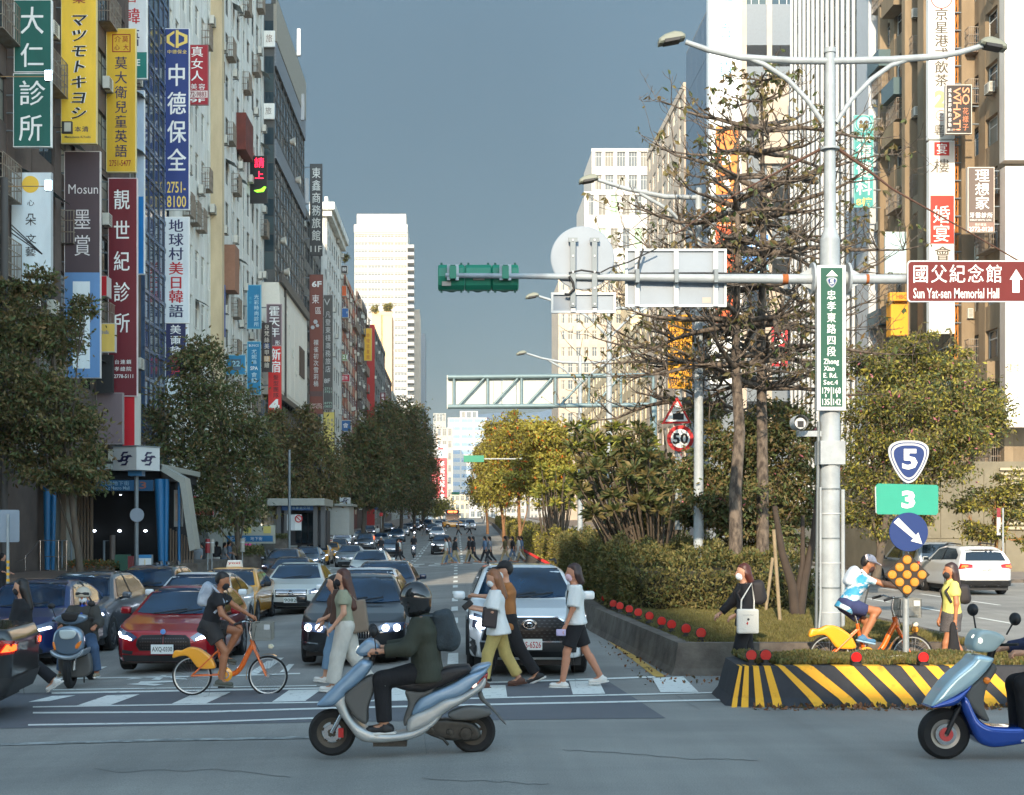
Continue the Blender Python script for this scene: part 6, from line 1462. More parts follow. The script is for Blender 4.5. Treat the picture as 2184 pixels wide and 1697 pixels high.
def face_cross(e,F_,w,lt,L):
    F_('headlight',[(-w*.97,.76),(-w*.66,.66),(-w*.52,.8),(-w*.6,.86),(-w*.95,.96)],lampg);F_('running_light',[(-w*.92,.9),(-w*.6,.83),(-w*.58,.8),(-w*.92,.86)],drl2,.022)
    a=MB();[a.lathe([(0,-.02),(.055,-.02),(.06,0)],lt,(s*w*.78,.01,.77),'y',16)for s in(-1,)];a.build('lamp',e)
    F_('grille_rim',[(-w*.78,.52),(w*.78,.52),(w*.72,.74),(w*.46,.9),(-w*.46,.9),(-w*.72,.74)],chrome,.012,False);o=F_('grille',[(-w*.75,.545),(w*.75,.545),(w*.69,.74),(w*.45,.88),(-w*.45,.88),(-w*.69,.74)],grille_m,.02,False)
    rowm=M('grille_mesh',(64,66,68),.4,metal=.5)
    for j in range(7):
        for i in range(-8,9):
            x=(i+.5*(j%2))*w*.083;z=.575+j*.043
            if abs(x)>w*(.66 if z<.74 else .66-(z-.74)*2):continue
            F_('grille_scale',[(x-.026,z),(x,z-.01),(x+.026,z),(x,z+.006)],rowm,.028,False,'f',o)
    a=MB();em=(0,-.13,.79);a.lathe([(.075,-.012),(.098,-.008),(.1,.01),(.07,.01)],chrome,em,'y',28);a.lathe([(.03,-.014),(.045,-.01),(.045,.01),(.028,.01)],chrome,em,'y',18);o=a.build('emblem',e);o.scale=(1.15,1,.78);o.location=(0,0,.79*.22)
    F_('lower_panel',[(-w*.76,.37),(w*.76,.37),(w*.78,.52),(-w*.78,.52)],dark_trim,.012,False);F_('air_intake',[(-w*.62,.3),(w*.62,.3),(w*.62,.39),(-w*.62,.39)],grille_m,.02,False)
    F_('skid_plate',[(-w*.6,.24),(w*.6,.24),(w*.52,.31),(-w*.52,.31)],M('skid_silver',(190,192,192),.35,metal=.5),.024,False);F_('wheel_arch_trim',[(-w*.99,.3),(-w*.84,.3),(-w*.82,.46),(-w*.97,.62)],dark_trim,.014)
    a=MB()
    for s in(-1,1):conform(a,hull('suv',.025)[2]if('suv',.025)in HULL else hull('suv',.05)[2],[(.4,.66),(.44,.42),(.38,.3),(.5,.3),(.56,.55),(.86,.73),(1.16,.55),(1.24,.3),(1.4,.3),(1.3,.6),(1.06,.8),(.86,.84),(.62,.8)][::-1],dark_trim,.01,'l' if s>0 else 'r')
    a.build('arch_trim',e)
def face_suv(e,F_,w,lt,L):
    F_('headlight',[(-w*.96,.74),(-w*.56,.72),(-w*.54,.84),(-w*.92,.92)],lampg);F_('running_light',[(-w*.9,.78),(-w*.64,.76),(-w*.64,.8),(-w*.88,.83)],lt,.022)
    o=F_('grille',[(-w*.5,.58),(w*.5,.58),(w*.52,.86),(-w*.52,.86)],grille_m,.012,False)
    for z in(.64,.72,.8):F_('grille_bar',[(-w*.48,z),(w*.48,z),(w*.48,z+.02),(-w*.48,z+.02)],chrome,.022,False,'f',o)
    F_('air_intake',[(-w*.8,.3),(w*.8,.3),(w*.7,.44),(-w*.7,.44)],dark_trim,.012,False)
    a=MB();a.lathe([(.05,-.01),(.075,-.01),(.075,.01)],chrome,(0,-.07,.74),'y',18);a.build('emblem',e)
FACES=dict(sedan=face_sedan,kidney=face_kidney,hatch=face_hatch,cross=face_cross,suv=face_suv)
wht=paint('white',(222,224,224));slv=paint('silver',(150,156,160),.5);gry=paint('grey',(92,98,106),.5);nvy=paint('navy',(24,38,66),.2);blkp=paint('black',(20,23,28),.1);redp=paint('red',(150,12,26),.2);blup=paint('blue',(24,52,104),.3);yelp=paint('taxi_yellow',(232,160,40));mrn=paint('maroon',(64,34,40),.4);blg=paint('bluegrey',(98,120,138),.4);beige=paint('pearl',(206,208,200))
Q1='cars waiting on the left carriageway'
def pcar(kind,label,cx,s,m,face,**k):return car(kind,label,(cx-X0)/s,F/s,m,face,grp=Q1,**k)
pcar('suv','white crossover stopped at the crossing beside the median',1128,146,wht,'cross',num='TDS-6526',ncol=M('plate_red',(170,40,50),.5),res=.025,lights=drl,roof=True,sc=1.0)
pcar('sedan','black sedan with two glowing ring headlights behind the silver scooter',751,128,blkp,'kidney',num=None,res=.025,lights=drl,sc=1.02)
pcar('hatch','red hatchback with a wide black grille behind the orange bicycle',348,125,redp,'hatch',num='AXQ-0330',res=.025,lights=drl)
pcar('suv','grey crossover behind the waiting scooter rider',128,104,gry,'suv',res=.05)
pcar('sedan','dark blue car at the left edge behind the woman in black',2,116,blup,'sedan',res=.04,lights=drl,sc=1.06)
pcar('suv','black crossover roof and windshield behind the grey one',284,87,blkp,'suv',num='782',res=.05)
pcar('sedan','white sedan directly behind the red hatchback',386,99,wht,'sedan',res=.05,sc=1.05)
pcar('sedan','yellow taxi with a white roof sign behind the cyclist',466,83,yelp,'sedan',res=.05,taxi='yoxi',name='taxi',mcol=dark_trim,sc=1.02)
pcar('sedan','white sedan with a wide slatted chrome grille in the second row',620,75,beige,'sedan',num='9082',ncol=green_s,res=.04)
pcar('sedan','white sedan roof showing just behind the black sedan',770,103,wht,'sedan',res=.05)
pcar('sedan','dark blue sedan third in the lane of the black one',814,84,nvy,'sedan',res=.05)
pcar('sedan','pale silver sedan with a dark windshield left of the open lane',785,49,beige,'sedan',res=.06)
pcar('sedan','maroon sedan behind the white slatted grille sedan',609,57,mrn,'sedan',res=.06)
pcar('sedan','blue grey sedan beside the first yellow taxi of the kerb queue',648,36,blg,'sedan',res=.06)
pcar('sedan','yellow taxi with a white roof sign first in the kerb queue',673,31,yelp,'sedan',res=.06,taxi='55',name='taxi')
pcar('sedan','yellow taxi with a yellow roof lamp second in the kerb queue',698,27.5,yelp,'sedan',res=.06,taxi='1',name='taxi')
pcar('sedan','navy sedan between the taxis and the boxy white car',717,25.2,nvy,'sedan',res=.06)
pcar('jeep','boxy white off road car with a round headlamp',727,22.8,wht,'suv',res=.06,lights=drl)
pcar('sedan','white sedan beyond the boxy off road car',768,18.5,wht,'sedan',res=.08)
pcar('suv','dark blue crossover under the far left trees',786,16,nvy,'suv',res=.08)
pcar('sedan','dark blue sedan beyond the pale silver one',833,25.5,blg,'sedan',res=.08,lights=drl2)
pcar('suv','pale blue pickup like car far along the left lanes',846,18.5,blg,'suv',res=.08)
pcar('suv','black crossover driving towards the far crosswalk',942,26,blkp,'suv',num='BGX',res=.06,lights=drl)
pcar('suv','white crossover following the black one',932,18.5,wht,'suv',res=.08,lights=drl2)
pcar('sedan','dark sedan under the far trees by the kerb',868,13.5,nvy,'sedan',res=.1,lights=drl)
pcar('van','dark van far down the middle lane',912,12.2,gry,'suv',res=.1,lights=drl2)
pcar('van','white and dark van beside the distant bus',1003,13.8,wht,'suv',res=.1,lights=drl2)
pcar('sedan','small dark car left of the distant bus',950,11.6,nvy,'sedan',res=.1)
pcar('van','pale van with its lights on far down the left lane',890,11,wht,'suv',res=.1,lights=drl)
for i,(x,s,m,kd,lb)in enumerate([(596,46,gry,'suv','grey crossover between the maroon sedan and the kerb'),(742,33,slv,'sedan','silver sedan in the middle left lane before the taxis'),(776,23,gry,'van','grey van in the left lane beyond the pale silver sedan'),(811,20.5,slv,'sedan','silver sedan ahead of the dark blue one under the far trees'),(858,15.5,wht,'sedan','white sedan far along the middle lane'),(884,13,gry,'sedan','grey sedan near the distant scooter'),(921,14.8,nvy,'sedan','navy sedan behind the white crossover'),(936,12.4,wht,'sedan','small white sedan before the distant bus'),(984,12.8,gry,'sedan','small grey sedan right of the distant bus'),(826,14.2,blkp,'suv','black crossover in the shade of the far trees')]):
    pcar(kd,lb,x,s,m,'suv' if kd!='sedan' else 'sedan',res=.1)
# yellow taxi crossing far away, side on
e=car('sedan','yellow taxi seen side on crossing the avenue in the distance',1.6,236,yelp,'sedan',yaw=PI/2,res=.1,taxi='1',name='taxi');e.location=(2.2,236,zg(2,236))
# cars of the right carriageway seen from behind
car('suv','white crossover parked at the right kerb with lit tail lights',(2106-X0)/66.,F/66.,wht,facing=-1,num='AJH-8871',res=.03,lights=None,grp='cars on the right carriageway',roof=True)
car('van','silver minivan driving beside the parked white crossover',(2008-X0)/60.5,F/60.5,slv,facing=-1,res=.04,grp='cars on the right carriageway')
for x,s,m,kd,lb in((1318,24,wht,'sedan','white car seen between the lamp post and the dark trees, rightmost'),(1292,21,wht,'suv','white car seen between the two white posts, middle one'),(1270,22,yelp,'sedan','yellow taxi seen between the lamp posts beyond the hedge'),(1240,18,wht,'sedan','white car beyond the hedge left of the yellow taxi'),(1342,30,gry,'suv','grey car with red tail light behind the dark trunks'),(1480,42,blup,'sedan','blue car seen under the dark tree between the trunks'),(1562,45,mrn,'sedan','maroon car seen behind the thick bare trunks')):
    X=(x-X0)/s;Y=F/s
    if X<fx(RX,Y)+1.4:X=fx(RX,Y)+1.8
    car(kd,lb,X,Y,m,facing=-1,res=.08,grp='cars on the right carriageway')
# black car leaving at the lower left corner, only its tail in view
e=car('sedan','black car leaving at the lower left edge, only its rear corner in view',-6.3,17,blkp,facing=-1,yaw=0,res=.025)
e.rotation_euler.z=PI+R(68);e.scale=(1.12,)*3
q=G(60,1548);e.rotation_euler.z=R(-90)+R(4);e.location=(q[0]-4.75*1.12-.38,q[1]+.95,q[2])
# bus far away
bus=empty('bus',((965-X0)/11.6,F/11.6,zg(0,258)),0,'white and black city bus with an orange destination display far down the avenue','bus')
a=MB();a.bb(-1.25,1.25,0,11,.35,3.1,M('bus_white',(214,216,214),.4));a.build('body',bus)
a=MB();a.bb(-1.15,1.15,-.03,0,1.2,2.3,glassd);a.build('windshield',bus);a=MB();a.bb(-1.2,1.2,-.04,0,2.35,3.05,black);a.build('header',bus)
a=MB();a.bb(-.85,.85,-.06,-.04,2.5,2.9,M('display_orange',(255,110,60),.5,emit=1.5));a.build('display',bus)
for s in(-1,1):
    a=MB();a.bb(s*1.2-.12,s*1.2+.12,.8,1.8,0,.9,tyre);a.build('wheel',bus);a=MB();a.bb(s*1.26,s*1.3,.5,10,1.3,2.4,glassd);a.build('side_window',bus);a=MB();a.box((s*1.4,-.2,2.2),(.2,.1,.5),black);a.build('mirror',bus)
# ---------------------------------------------------------------- people
skin=M('skin',(196,146,118),.55,var=.05);skin2=M('skin_tan',(168,112,78),.55,var=.05);hairb=M('hair_black',(26,22,22),.45,var=.3,scale=30,stretch=(1,1,.2));hairbr=M('hair_brown',(74,40,30),.45,var=.3,scale=30,stretch=(1,1,.2));hairlt=M('hair_light_brown',(132,86,56),.45,var=.25,scale=30,stretch=(1,1,.2))
def cl(n,c,v=.16):return M('cloth_'+n,c,.85,var=v,scale=7,bump=1.,bscale=9,stretch=(1,1,.55))
mask_w=M('mask_white',(226,232,236),.7);mask_b=M('mask_black',(30,30,36),.7);mask_p=M('mask_pink',(222,186,196),.7);sole=M('shoe_white',(214,212,206),.7);shoeb=M('shoe_black',(34,34,36),.6);eyem=M('eye',(24,18,16),.3)
def dirv(a,ab=0.):return np.array([math.sin(a)*math.cos(ab),math.sin(ab),-math.cos(a)*math.cos(ab)])
def skel(h,p):
    "joints in metres; local +x is forward, +y the person's left, z up"
    k=h/1.7;J={};ln=R(p.get('lean',3));up=np.array([math.sin(ln),0,math.cos(ln)])
    pel=np.array([0,0,.0]);J['pel']=pel;J['waist']=pel+up*.15*k;J['chest']=pel+up*.36*k;J['neck']=pel+up*.50*k;hl=R(p.get('head',p.get('lean',3)*.4));hu=np.array([math.sin(hl),0,math.cos(hl)])
    J['head']=J['neck']+hu*.155*k+np.array([.025*k,0,0]);J['hl']=hl+R(p.get('nod',0))
    for s,n in((1,'L'),(-1,'R')):
        hp=pel+np.array([0,s*.085*k,-.02*k]);a=R(p.get('h'+n,0));ab=s*R(p.get('ha'+n,1));kn=hp+dirv(a,ab)*.43*k;a2=a-R(p.get('k'+n,5));an=kn+dirv(a2,ab*.3)*.41*k
        J['hip'+n],J['knee'+n],J['ank'+n]=hp,kn,an;ft=R(p.get('f'+n,0));J['ftd'+n]=np.array([math.cos(ft),0,math.sin(ft)])
        sh=J['neck']-up*.045*k+np.array([0,s*.165*k*p.get('shw',1),0]);b=R(p.get('s'+n,0));bb=s*R(p.get('a'+n,8));el=sh+dirv(b+ln*.3,bb)*.28*k;b2=b+R(p.get('e'+n,12));fb=s*R(p.get('fa'+n,0));wr=el+dirv(b2,fb)*.25*k
        J['sh'+n],J['elb'+n],J['wr'+n]=sh,el,wr;J['hd'+n]=dirv(b2+R(p.get('w'+n,5)),fb)
    J['k']=k;J['up']=up
    lo=min(J['ank'+n][2]for n in 'LR')-.085*k
    off=np.array([0,0,-lo])if 'pz' not in p else np.array([0,0,p['pz']])
    for q in list(J):
        if q not in('k','up','hl')and not q.startswith(('ftd','hd')):J[q]=J[q]+off
    return J
def C_(a,b,ra,rb,sy=1.,t='c'):return(t,tuple(a),tuple(b),ra,rb,sy)
def hand(J,n,curl=35,near=True,res=.006):
    k=J['k'];w=J['wr'+n];d=J['hd'+n];side=np.array([0,1.,0]);pn=np.cross(d,side);pn/=np.linalg.norm(pn)
    s=1 if n=='L' else-1
    if not near:return None
    lat=side if abs(d[1])<.8 else np.array([1.,0,0]);c=curl;pr=[C_(w-d*.03*k,w+d*.03*k,.024*k,.022*k),C_(w+d*.02*k,w+d*.075*k+pn*0,.028*k,.03*k,1)]
    # the palm is seen edge on or flat: fingers fan across pn x d
    ac=np.cross(pn,d);ac=ac/np.linalg.norm(ac);fl=pn
    for i,L in enumerate((.062,.070,.066,.052)):
        o=w+d*.088*k+ac*(i-1.5)*.019*k;q=o.copy();a=R(c*.5)
        for j,f in enumerate((.42,.33,.25)):
            dd=d*math.cos(a)-fl*math.sin(a)*(1);q2=q+dd*L*f*k;pr.append(C_(q,q2,.0095*k*(1-.1*j),.0088*k*(1-.12*j)));q=q2;a+=R(c)
    tb=w+d*.035*k-ac*.026*k*s;t1=tb+(d*.6-ac*.6*s-fl*.3)*.035*k;t2=t1+(d*.9-ac*.1*s-fl*.4)*.03*k;pr+=[C_(tb,t1,.0125*k,.011*k),C_(t1,t2,.0105*k,.009*k)]
    return sdf(pr,res,.008)
def person(label,loc,face,h,pose,wear,res=.016,hands='LR',group=None,skinm=None,curl=35,sc=1.,fem=False,name='person'):
    "face: direction the person faces in degrees (0 = right, 90 = away, 180 = left, 270 = towards the camera)"
    sk=skinm or skin;J=skel(h,pose);k=J['k'];e=empty(name,loc,R(face),label,'person',group,sc)
    nk,hd,up=J['neck'],J['head'],J['up'];W=1.55 if not fem else 1.4
    ca,sa=math.cos(J['hl']),math.sin(J['hl'])
    def hp(x,y,z):return hd+np.array([x*ca+z*sa,y,-x*sa+z*ca])*k
    B=[C_(J['pel'],J['waist'],.115*k,.095*k,W),C_(J['waist'],J['chest'],.095*k,.112*k,W),C_(J['chest'],nk-up*.06*k,.11*k,.07*k,W+.15),C_(nk-up*.05*k,hp(-.01,0,-.05),.056*k,.05*k)]
    B+=[('e',tuple(hp(-.012,0,.03)),(.094*k,.076*k,.098*k),J['hl']),('e',tuple(hp(.022,0,-.045)),(.066*k,.056*k,.075*k),J['hl']),C_(hp(.078,0,.005),hp(.096,0,-.028),.012*k,.016*k)]
    for s in(-1,1):B.append(('e',tuple(hp(-.012,s*.078,-.01)),(.018*k,.01*k,.03*k)))
    for n in 'LR':
        B+=[C_(J['hip'+n],J['knee'+n],.082*k,.053*k),C_(J['knee'+n],J['ank'+n],.053*k,.034*k),C_(J['knee'+n]+(J['ank'+n]-J['knee'+n])*.25+np.array([-.012,0,0]),J['ank'+n],.054*k,.032*k),C_(J['ank'+n]-np.array([0,0,.03*k]),J['ank'+n]+J['ftd'+n]*.12*k-np.array([0,0,.045*k]),.034*k,.026*k),
              C_(J['sh'+n]-np.array([0,.02*(1 if n=='L' else-1),0]),J['elb'+n],.05*k,.038*k),C_(J['elb'+n],J['wr'+n],.038*k,.025*k)]
    if hands=='':B+=[C_(J['wr'+n],J['wr'+n]+J['hd'+n]*.12*k,.028*k,.024*k)for n in 'LR']
    ex=[hand(J,n,curl)for n in hands]
    sdf_obj('body',B,sk,e,res,.03*k,extra=ex)
    if res<.03:
        a=MB()
        for s in(-1,1):a.lathe([(0,.0),(.011*k,.002),(.012*k,.008)],eyem,axis='x',n=8);a.v[-24:]=[tuple(hp(.083-v[0],s*.032+v[1]*1.2,.008+v[2]*.6))for v in a.v[-24:]]
        for s in(-1,1):a.tube([hp(.086,s*.018,.032),hp(.08,s*.05,.034)],.004*k,eyem,4)
        a.build('eye',e)
    for w in wear:
        nm,kd,m=w[0],w[1],w[2];o=w[3]if len(w)>3 else{};PR,cuts,kk=[],[],.035*k;g=o.get('g',.014)*k
        if kd=='top':
            hem=o.get('hem',.05);lo=J['pel']-up*hem*k
            PR=[C_(lo,J['waist'],(.125+o.get('flare',0))*k+g,.1*k+g,W),C_(J['waist'],J['chest'],.1*k+g,.115*k+g,W),C_(J['chest'],nk-up*.055*k,.113*k+g,.07*k+g,W+.15)]
            sl=o.get('sleeve',.55)
            for n in 'LR':
                s_,el,wr=J['sh'+n]-np.array([0,.02*(1 if n=='L' else-1),0]),J['elb'+n],J['wr'+n];sg=o.get('sg',.012)*k
                if sl<=1:PR.append(C_(s_,s_+(el-s_)*sl,.052*k+sg,.05*k+sg+o.get('puff',0),1,'f'))
                else:PR+=[C_(s_,el,.052*k+sg,.042*k+sg),C_(el,el+(wr-el)*(sl-1),.042*k+sg,.032*k+sg,1,'f')]
            cuts=[(*(lo-up*.03*k),*(-up)),(*(nk+up*.0*k),*up)]
            if o.get('neck'):PR.append(C_(nk-up*.06*k,nk+up*.03*k,.06*k,.058*k));cuts=cuts[:1]
        elif kd=='pants':
            f=o.get('len',1.95);wd=o.get('w',.0)*k;wb=o.get('wb',.02)*k
            PR=[C_(J['pel']+up*.1*k,J['pel'],.1*k+g,.12*k+g,W)];cuts=[(*(J['pel']+up*.13*k),*up)]
            for n in 'LR':
                a,b,c=J['hip'+n],J['knee'+n],J['ank'+n]
                if f<=1:PR.append(C_(a,a+(b-a)*f,.085*k+g+wd,.085*k-.03*k*f+g+wd+wb*.5,1,'f'))
                else:PR+=[C_(a,b,.085*k+g+wd,.056*k+g+wd),C_(b,b+(c-b)*(f-1),.056*k+g+wd,.04*k+g+wd*.6+wb,1,'f')]
        elif kd=='skirt':
            b=J['pel']-up*o.get('len',.28)*k+np.array([.03,0,0]);PR=[C_(J['pel']+up*.1*k,J['pel'],.1*k+g,.125*k+g,W),C_(J['pel'],b,.125*k+g,.15*k,1.25)];cuts=[(*(J['pel']+up*.13*k),*up),(*b,*(-up))]
        elif kd=='shoes':
            for n in 'LR':
                an,fd=J['ank'+n],J['ftd'+n];dn=np.array([fd[2],0,-fd[0]]);c=an+dn*.05*k
                PR2=[C_(c-fd*.05*k,c+fd*.15*k,.04*k,.032*k,1.),C_(an+dn*.0,c,.042*k,.045*k)]
                r=sdf(PR2,min(res,.012),.025*k,[(*(an+dn*.088*k),*dn)]);link('shoe',mesh_np('shoe',*r,[m]),e)if r else None
                a=MB();so_=[an+dn*.082*k+fd*t*k for t in(-.08,0,.08,.17)];sm_=o.get('sole',sole)
                r2=sdf([C_(so_[0],so_[2],.03*k,.034*k,1.35),C_(so_[2],so_[3],.034*k,.02*k,1.35)],min(res,.012),.02,[(*(an+dn*.072*k),*(-dn)),(*(an+dn*.1*k),*dn)])
                if r2:link('sole',mesh_np('sole',*r2,[sm_]),e)
            continue
        elif kd=='hair':
            t=o.get('len',0);PR=[('e',tuple(hp(-.035,0,.05)),(.095*k,.084*k,.09*k),J['hl']),('e',tuple(hp(-.065,0,-.005 if t else .01)),(.058*k,.072*k,.07*k),J['hl'])]
            if t:
                e1=hp(-.07,0,-.02);e2=nk+np.array([-.09*k-o.get('back',0),0,.02*k])-np.array([o.get('back',0)*.5,0,t*k]);PR+=[C_(e1,e2,.07*k,.05*k*o.get('tip',1),1.4),C_(hp(-.03,.06,0),e2+np.array([.03,.04,.04]),.035*k,.03*k),C_(hp(-.03,-.06,0),e2+np.array([.03,-.04,.04]),.035*k,.03*k)]
            cuts=[];PR.append(C_(hp(.04,0,.09),hp(-.03,0,.1),.028*k,.045*k,1.6));kk=.02
            if t:hd_cut=None
        elif kd=='mask':
            PR=[('e',tuple(hp(.024,0,-.046)),(.076*k,.069*k,.076*k),J['hl']),C_(hp(.06,0,-.02),hp(.07,0,-.05),.03*k,.03*k)];kk=.02;q=hp(.005,0,0);f=np.array([ca,0,-sa]);cuts=[(*q,*(-f)),(*hp(0,0,.002),sa,0,ca)]
        elif kd=='cap':
            PR=[('e',tuple(hp(-.015,0,.06)),(.108*k,.092*k,.09*k),J['hl']),C_(hp(.05,0,.06),hp(.165,0,.045),.016*k,.012*k,5.)];cuts=[(*hp(0,0,.035),-sa,0,-ca)];kk=.012
        elif kd=='helmet':
            r=o.get('r',.13);PR=[('e',tuple(hp(-.015,0,.03)),(r*1.1*k,r*k,r*1.05*k),J['hl'])]
            if o.get('full'):PR+=[C_(hp(.07,0,-.085),hp(.0,0,-.09),.062*k,.085*k,1.35),C_(hp(-.05,0,-.02),hp(-.04,0,-.08),.1*k,.09*k,1.1)]
            else:cuts=[(*hp(0,0,-.005),-sa,0,-ca)]
            kk=.04
        elif kd=='backpack':
            s=o.get('s',(.1,.15,.22));c=J['chest']-np.array([math.cos(R(pose.get('lean',3))),0,-math.sin(R(pose.get('lean',3)))])*(.14*k+s[0])+up*o.get('dz',0)*k;PR=[('b',tuple(c+(J['chest']-c)*.2),(s[0]*.4,s[1]*.6,s[2]*.55),.06,R(pose.get('lean',3))),('e',tuple(c),(s[0]*.9,s[1]*.9,s[2]*.8),R(pose.get('lean',3))),('e',tuple(c-np.array([s[0]*.7,0,s[2]*.35])),(s[0]*.55,s[1]*.7,s[2]*.35))];kk=.05
            b=e
            a=MB()
            for s_ in(-1,1):a.tube([c+up*s[2]*.6+np.array([.08,s_*.1,0]),nk+np.array([0,s_*.12*k,.0]),J['chest']+np.array([.13*k,s_*.12*k,0]),J['waist']+np.array([.06*k,s_*.17*k,.04])],.02,m,6)
            a.build('strap',e)
        elif kd=='prims':PR=[(t[0],*t[1:])for t in o['f'](J,hp,k)];kk=o.get('k',.03);cuts=o.get('cuts',[])
        ob=sdf_obj(nm,PR,m,e,o.get('res',res),kk,cuts)
    return e,J,hp
def at(x,y):return G(x,y)
def box_mesh(name,par,c,half,m,rot=0.,r=.02,res=.015):
    V,Q=sdf([('b',tuple(c),tuple(half),r,rot)],res,.02);return link(name,mesh_np(name,V,Q,[m]),par)
def hpx(h_px,x,yb):q=G(x,yb);return h_px*q[1]/F
WALK=dict(lean=4,hL=24,kL=8,hR=-16,kR=22,fL=8,fR=-28,sL=-16,sR=18,eL=14,eR=16)
def wk(**k):d=dict(WALK);d.update(k);return d
L_=lambda x,y,dy=0:G(x,y)
# woman in black at the far left, looking at her phone
q=G(52,1482);h0=252/(F/q[1])
e,J,hp=person('woman in black with long dark hair walking left and looking at her phone',q,180,h0*.985,wk(hL=-20,hR=20,kL=30,kR=6,fL=-35,fR=5,sL=12,eL=66,sR=20,eR=60),[('trousers','pants',cl('black',(26,26,30)),dict(w=.01,wb=.03)),('top','top',cl('black',(26,26,30)),dict(sleeve=1.1,hem=.12,flare=.02,sg=.03)),('hair','hair',hairb,dict(len=.16,back=.02)),('face_mask','mask',mask_b),('shoe','shoes',sole)])
box_mesh('handbag',e,J['pel']+np.array([.06,.22,-.02]),(.1,.03,.1),M('bag_black',(30,28,28),.5),r=.03)
a=MB();a.tube([J['pel']+np.array([.06,.24,.06]),J['chest']+np.array([0,.19,0]),J['neck']+np.array([0,-.04,.01])],.008,MATS['bag_black'],5);a.build('bag_strap',e)
ph=empty('phone',(0,0,0),0,'dark phone held by the woman in black at the left edge','phone');w_=J['wrL']+J['hdL']*.1;ph.location=(q[0]-w_[0],q[1]-w_[1],q[2]+w_[2]);box_mesh('case',ph,(0,0,0),(.03,.035,.065),black,R(-30),.006,.01)
# woman with long brown hair, sage top, pale trousers, brown bag
q=G(737,1474);hh=258/(F/q[1])
e,J,hp=person('woman with long brown hair in a sage cropped top and pale wide trousers walking left',q,180,hh,wk(lean=3,hL=14,kL=4,hR=-14,kR=18,fL=4,fR=-22,sL=-4,eL=42,sR=14,eR=50),[('trousers','pants',cl('pale',(196,192,182)),dict(w=.035,wb=.03,len=1.93)),('top','top',cl('sage',(142,144,122)),dict(sleeve=.6,hem=-.06,sg=.02)),('hair','hair',hairbr,dict(len=.27,back=.035,tip=1.45)),('face_mask','mask',mask_b),('shoe','shoes',sole)],fem=True)
brm=M('bag_brown',(74,50,40),.6,var=.1);tau=M('bag_taupe',(128,112,96),.7,var=.08)
box_mesh('shoulder_bag',e,J['pel']+np.array([-.16,-.02,.12]),(.12,.06,.2),tau,R(8),.03);box_mesh('jacket_over_arm',e,J['waist']+np.array([.14,-.08,.1]),(.03,.06,.22),brm,R(-6),.03)
a=MB();a.tube([J['pel']+np.array([-.2,.05,.3]),J['neck']+np.array([-.02,.12,.02]),J['pel']+np.array([-.05,.08,.3])],.012,tau,5);a.build('bag_strap',e)
q2=G(712,1462);e,J,hp=person('person in light blue jeans half hidden behind the long haired woman',(q2[0],q2[1]+.5,q2[2]),180,hh*.93,wk(hL=16,hR=-18,kR=24,fR=-26),[('trousers','pants',cl('denim',(110,138,162)),dict(w=.012,wb=.02,len=1.7)),('top','top',cl('brown',(82,58,48)),dict(sleeve=1.7,sg=.03)),('hair','hair',hairb,dict(len=.05)),('shoe','shoes',sole)],hands='')
# couple in front of the white crossover
q=G(1062,1466);hh=250/(F/q[1])
e,J,hp=person('woman in a loose white blouse and khaki trousers looking at her phone',q,180,hh,wk(lean=5,nod=14,hL=20,kL=12,hR=-15,kR=14,fL=0,fR=-10,sL=8,eL=92,sR=16,eR=86,aL=12),[('trousers','pants',cl('khaki',(178,158,96)),dict(w=.014,wb=.02,len=1.88)),('blouse','top',cl('white',(214,216,214),.05),dict(sleeve=.9,hem=.12,flare=.045,sg=.035,puff=.02)),('hair','hair',hairlt,dict(len=.12,back=.03)),('face_mask','mask',mask_w),('sandal','shoes',M('sandal',(90,60,48),.7),dict(sole=M('sandal_sole',(84,56,44),.8)))],fem=True)
bgm=M('bag_dark',(44,38,42),.5)
box_mesh('handbag',e,J['pel']+np.array([.12,.2,.1]),(.085,.03,.12),bgm,R(-6),.02);a=MB();a.tube([J['pel']+np.array([.12,.2,.24]),J['chest']+np.array([-.05,.15,.02]),J['neck']+np.array([-.08,.0,0])],.006,bgm,5);a.build('bag_strap',e)
ph=empty('phone',(0,0,0),0,'black phone held up by the woman in the white blouse','phone');w_=J['wrL']+J['hdL']*.11;ph.location=(q[0]-w_[0],q[1]-w_[1],q[2]+w_[2]+.03);box_mesh('case',ph,(0,0,0),(.035,.035,.07),black,R(50),.006,.01)
q=G(1085,1462);hh=262/(F/(q[1]+.35))
e,J,hp=person('man in brown shirt and black cap, one arm round the woman in white',(q[0],q[1]+.32,q[2]),180,hh,wk(lean=3,hL=-22,kL=12,hR=24,kR=6,fL=-24,fR=6,sL=52,eL=40,aL=-24,faL=-36,sR=-5,eR=20),[('trousers','pants',cl('black',(30,30,34)),dict(w=.014,wb=.015)),('shirt','top',cl('tan',(158,104,58)),dict(sleeve=.75,hem=.12,sg=.025)),('hair','hair',hairb),('cap','cap',M('cap_black',(30,30,32),.8)),('face_mask','mask',mask_w),('shoe','shoes',shoeb)])
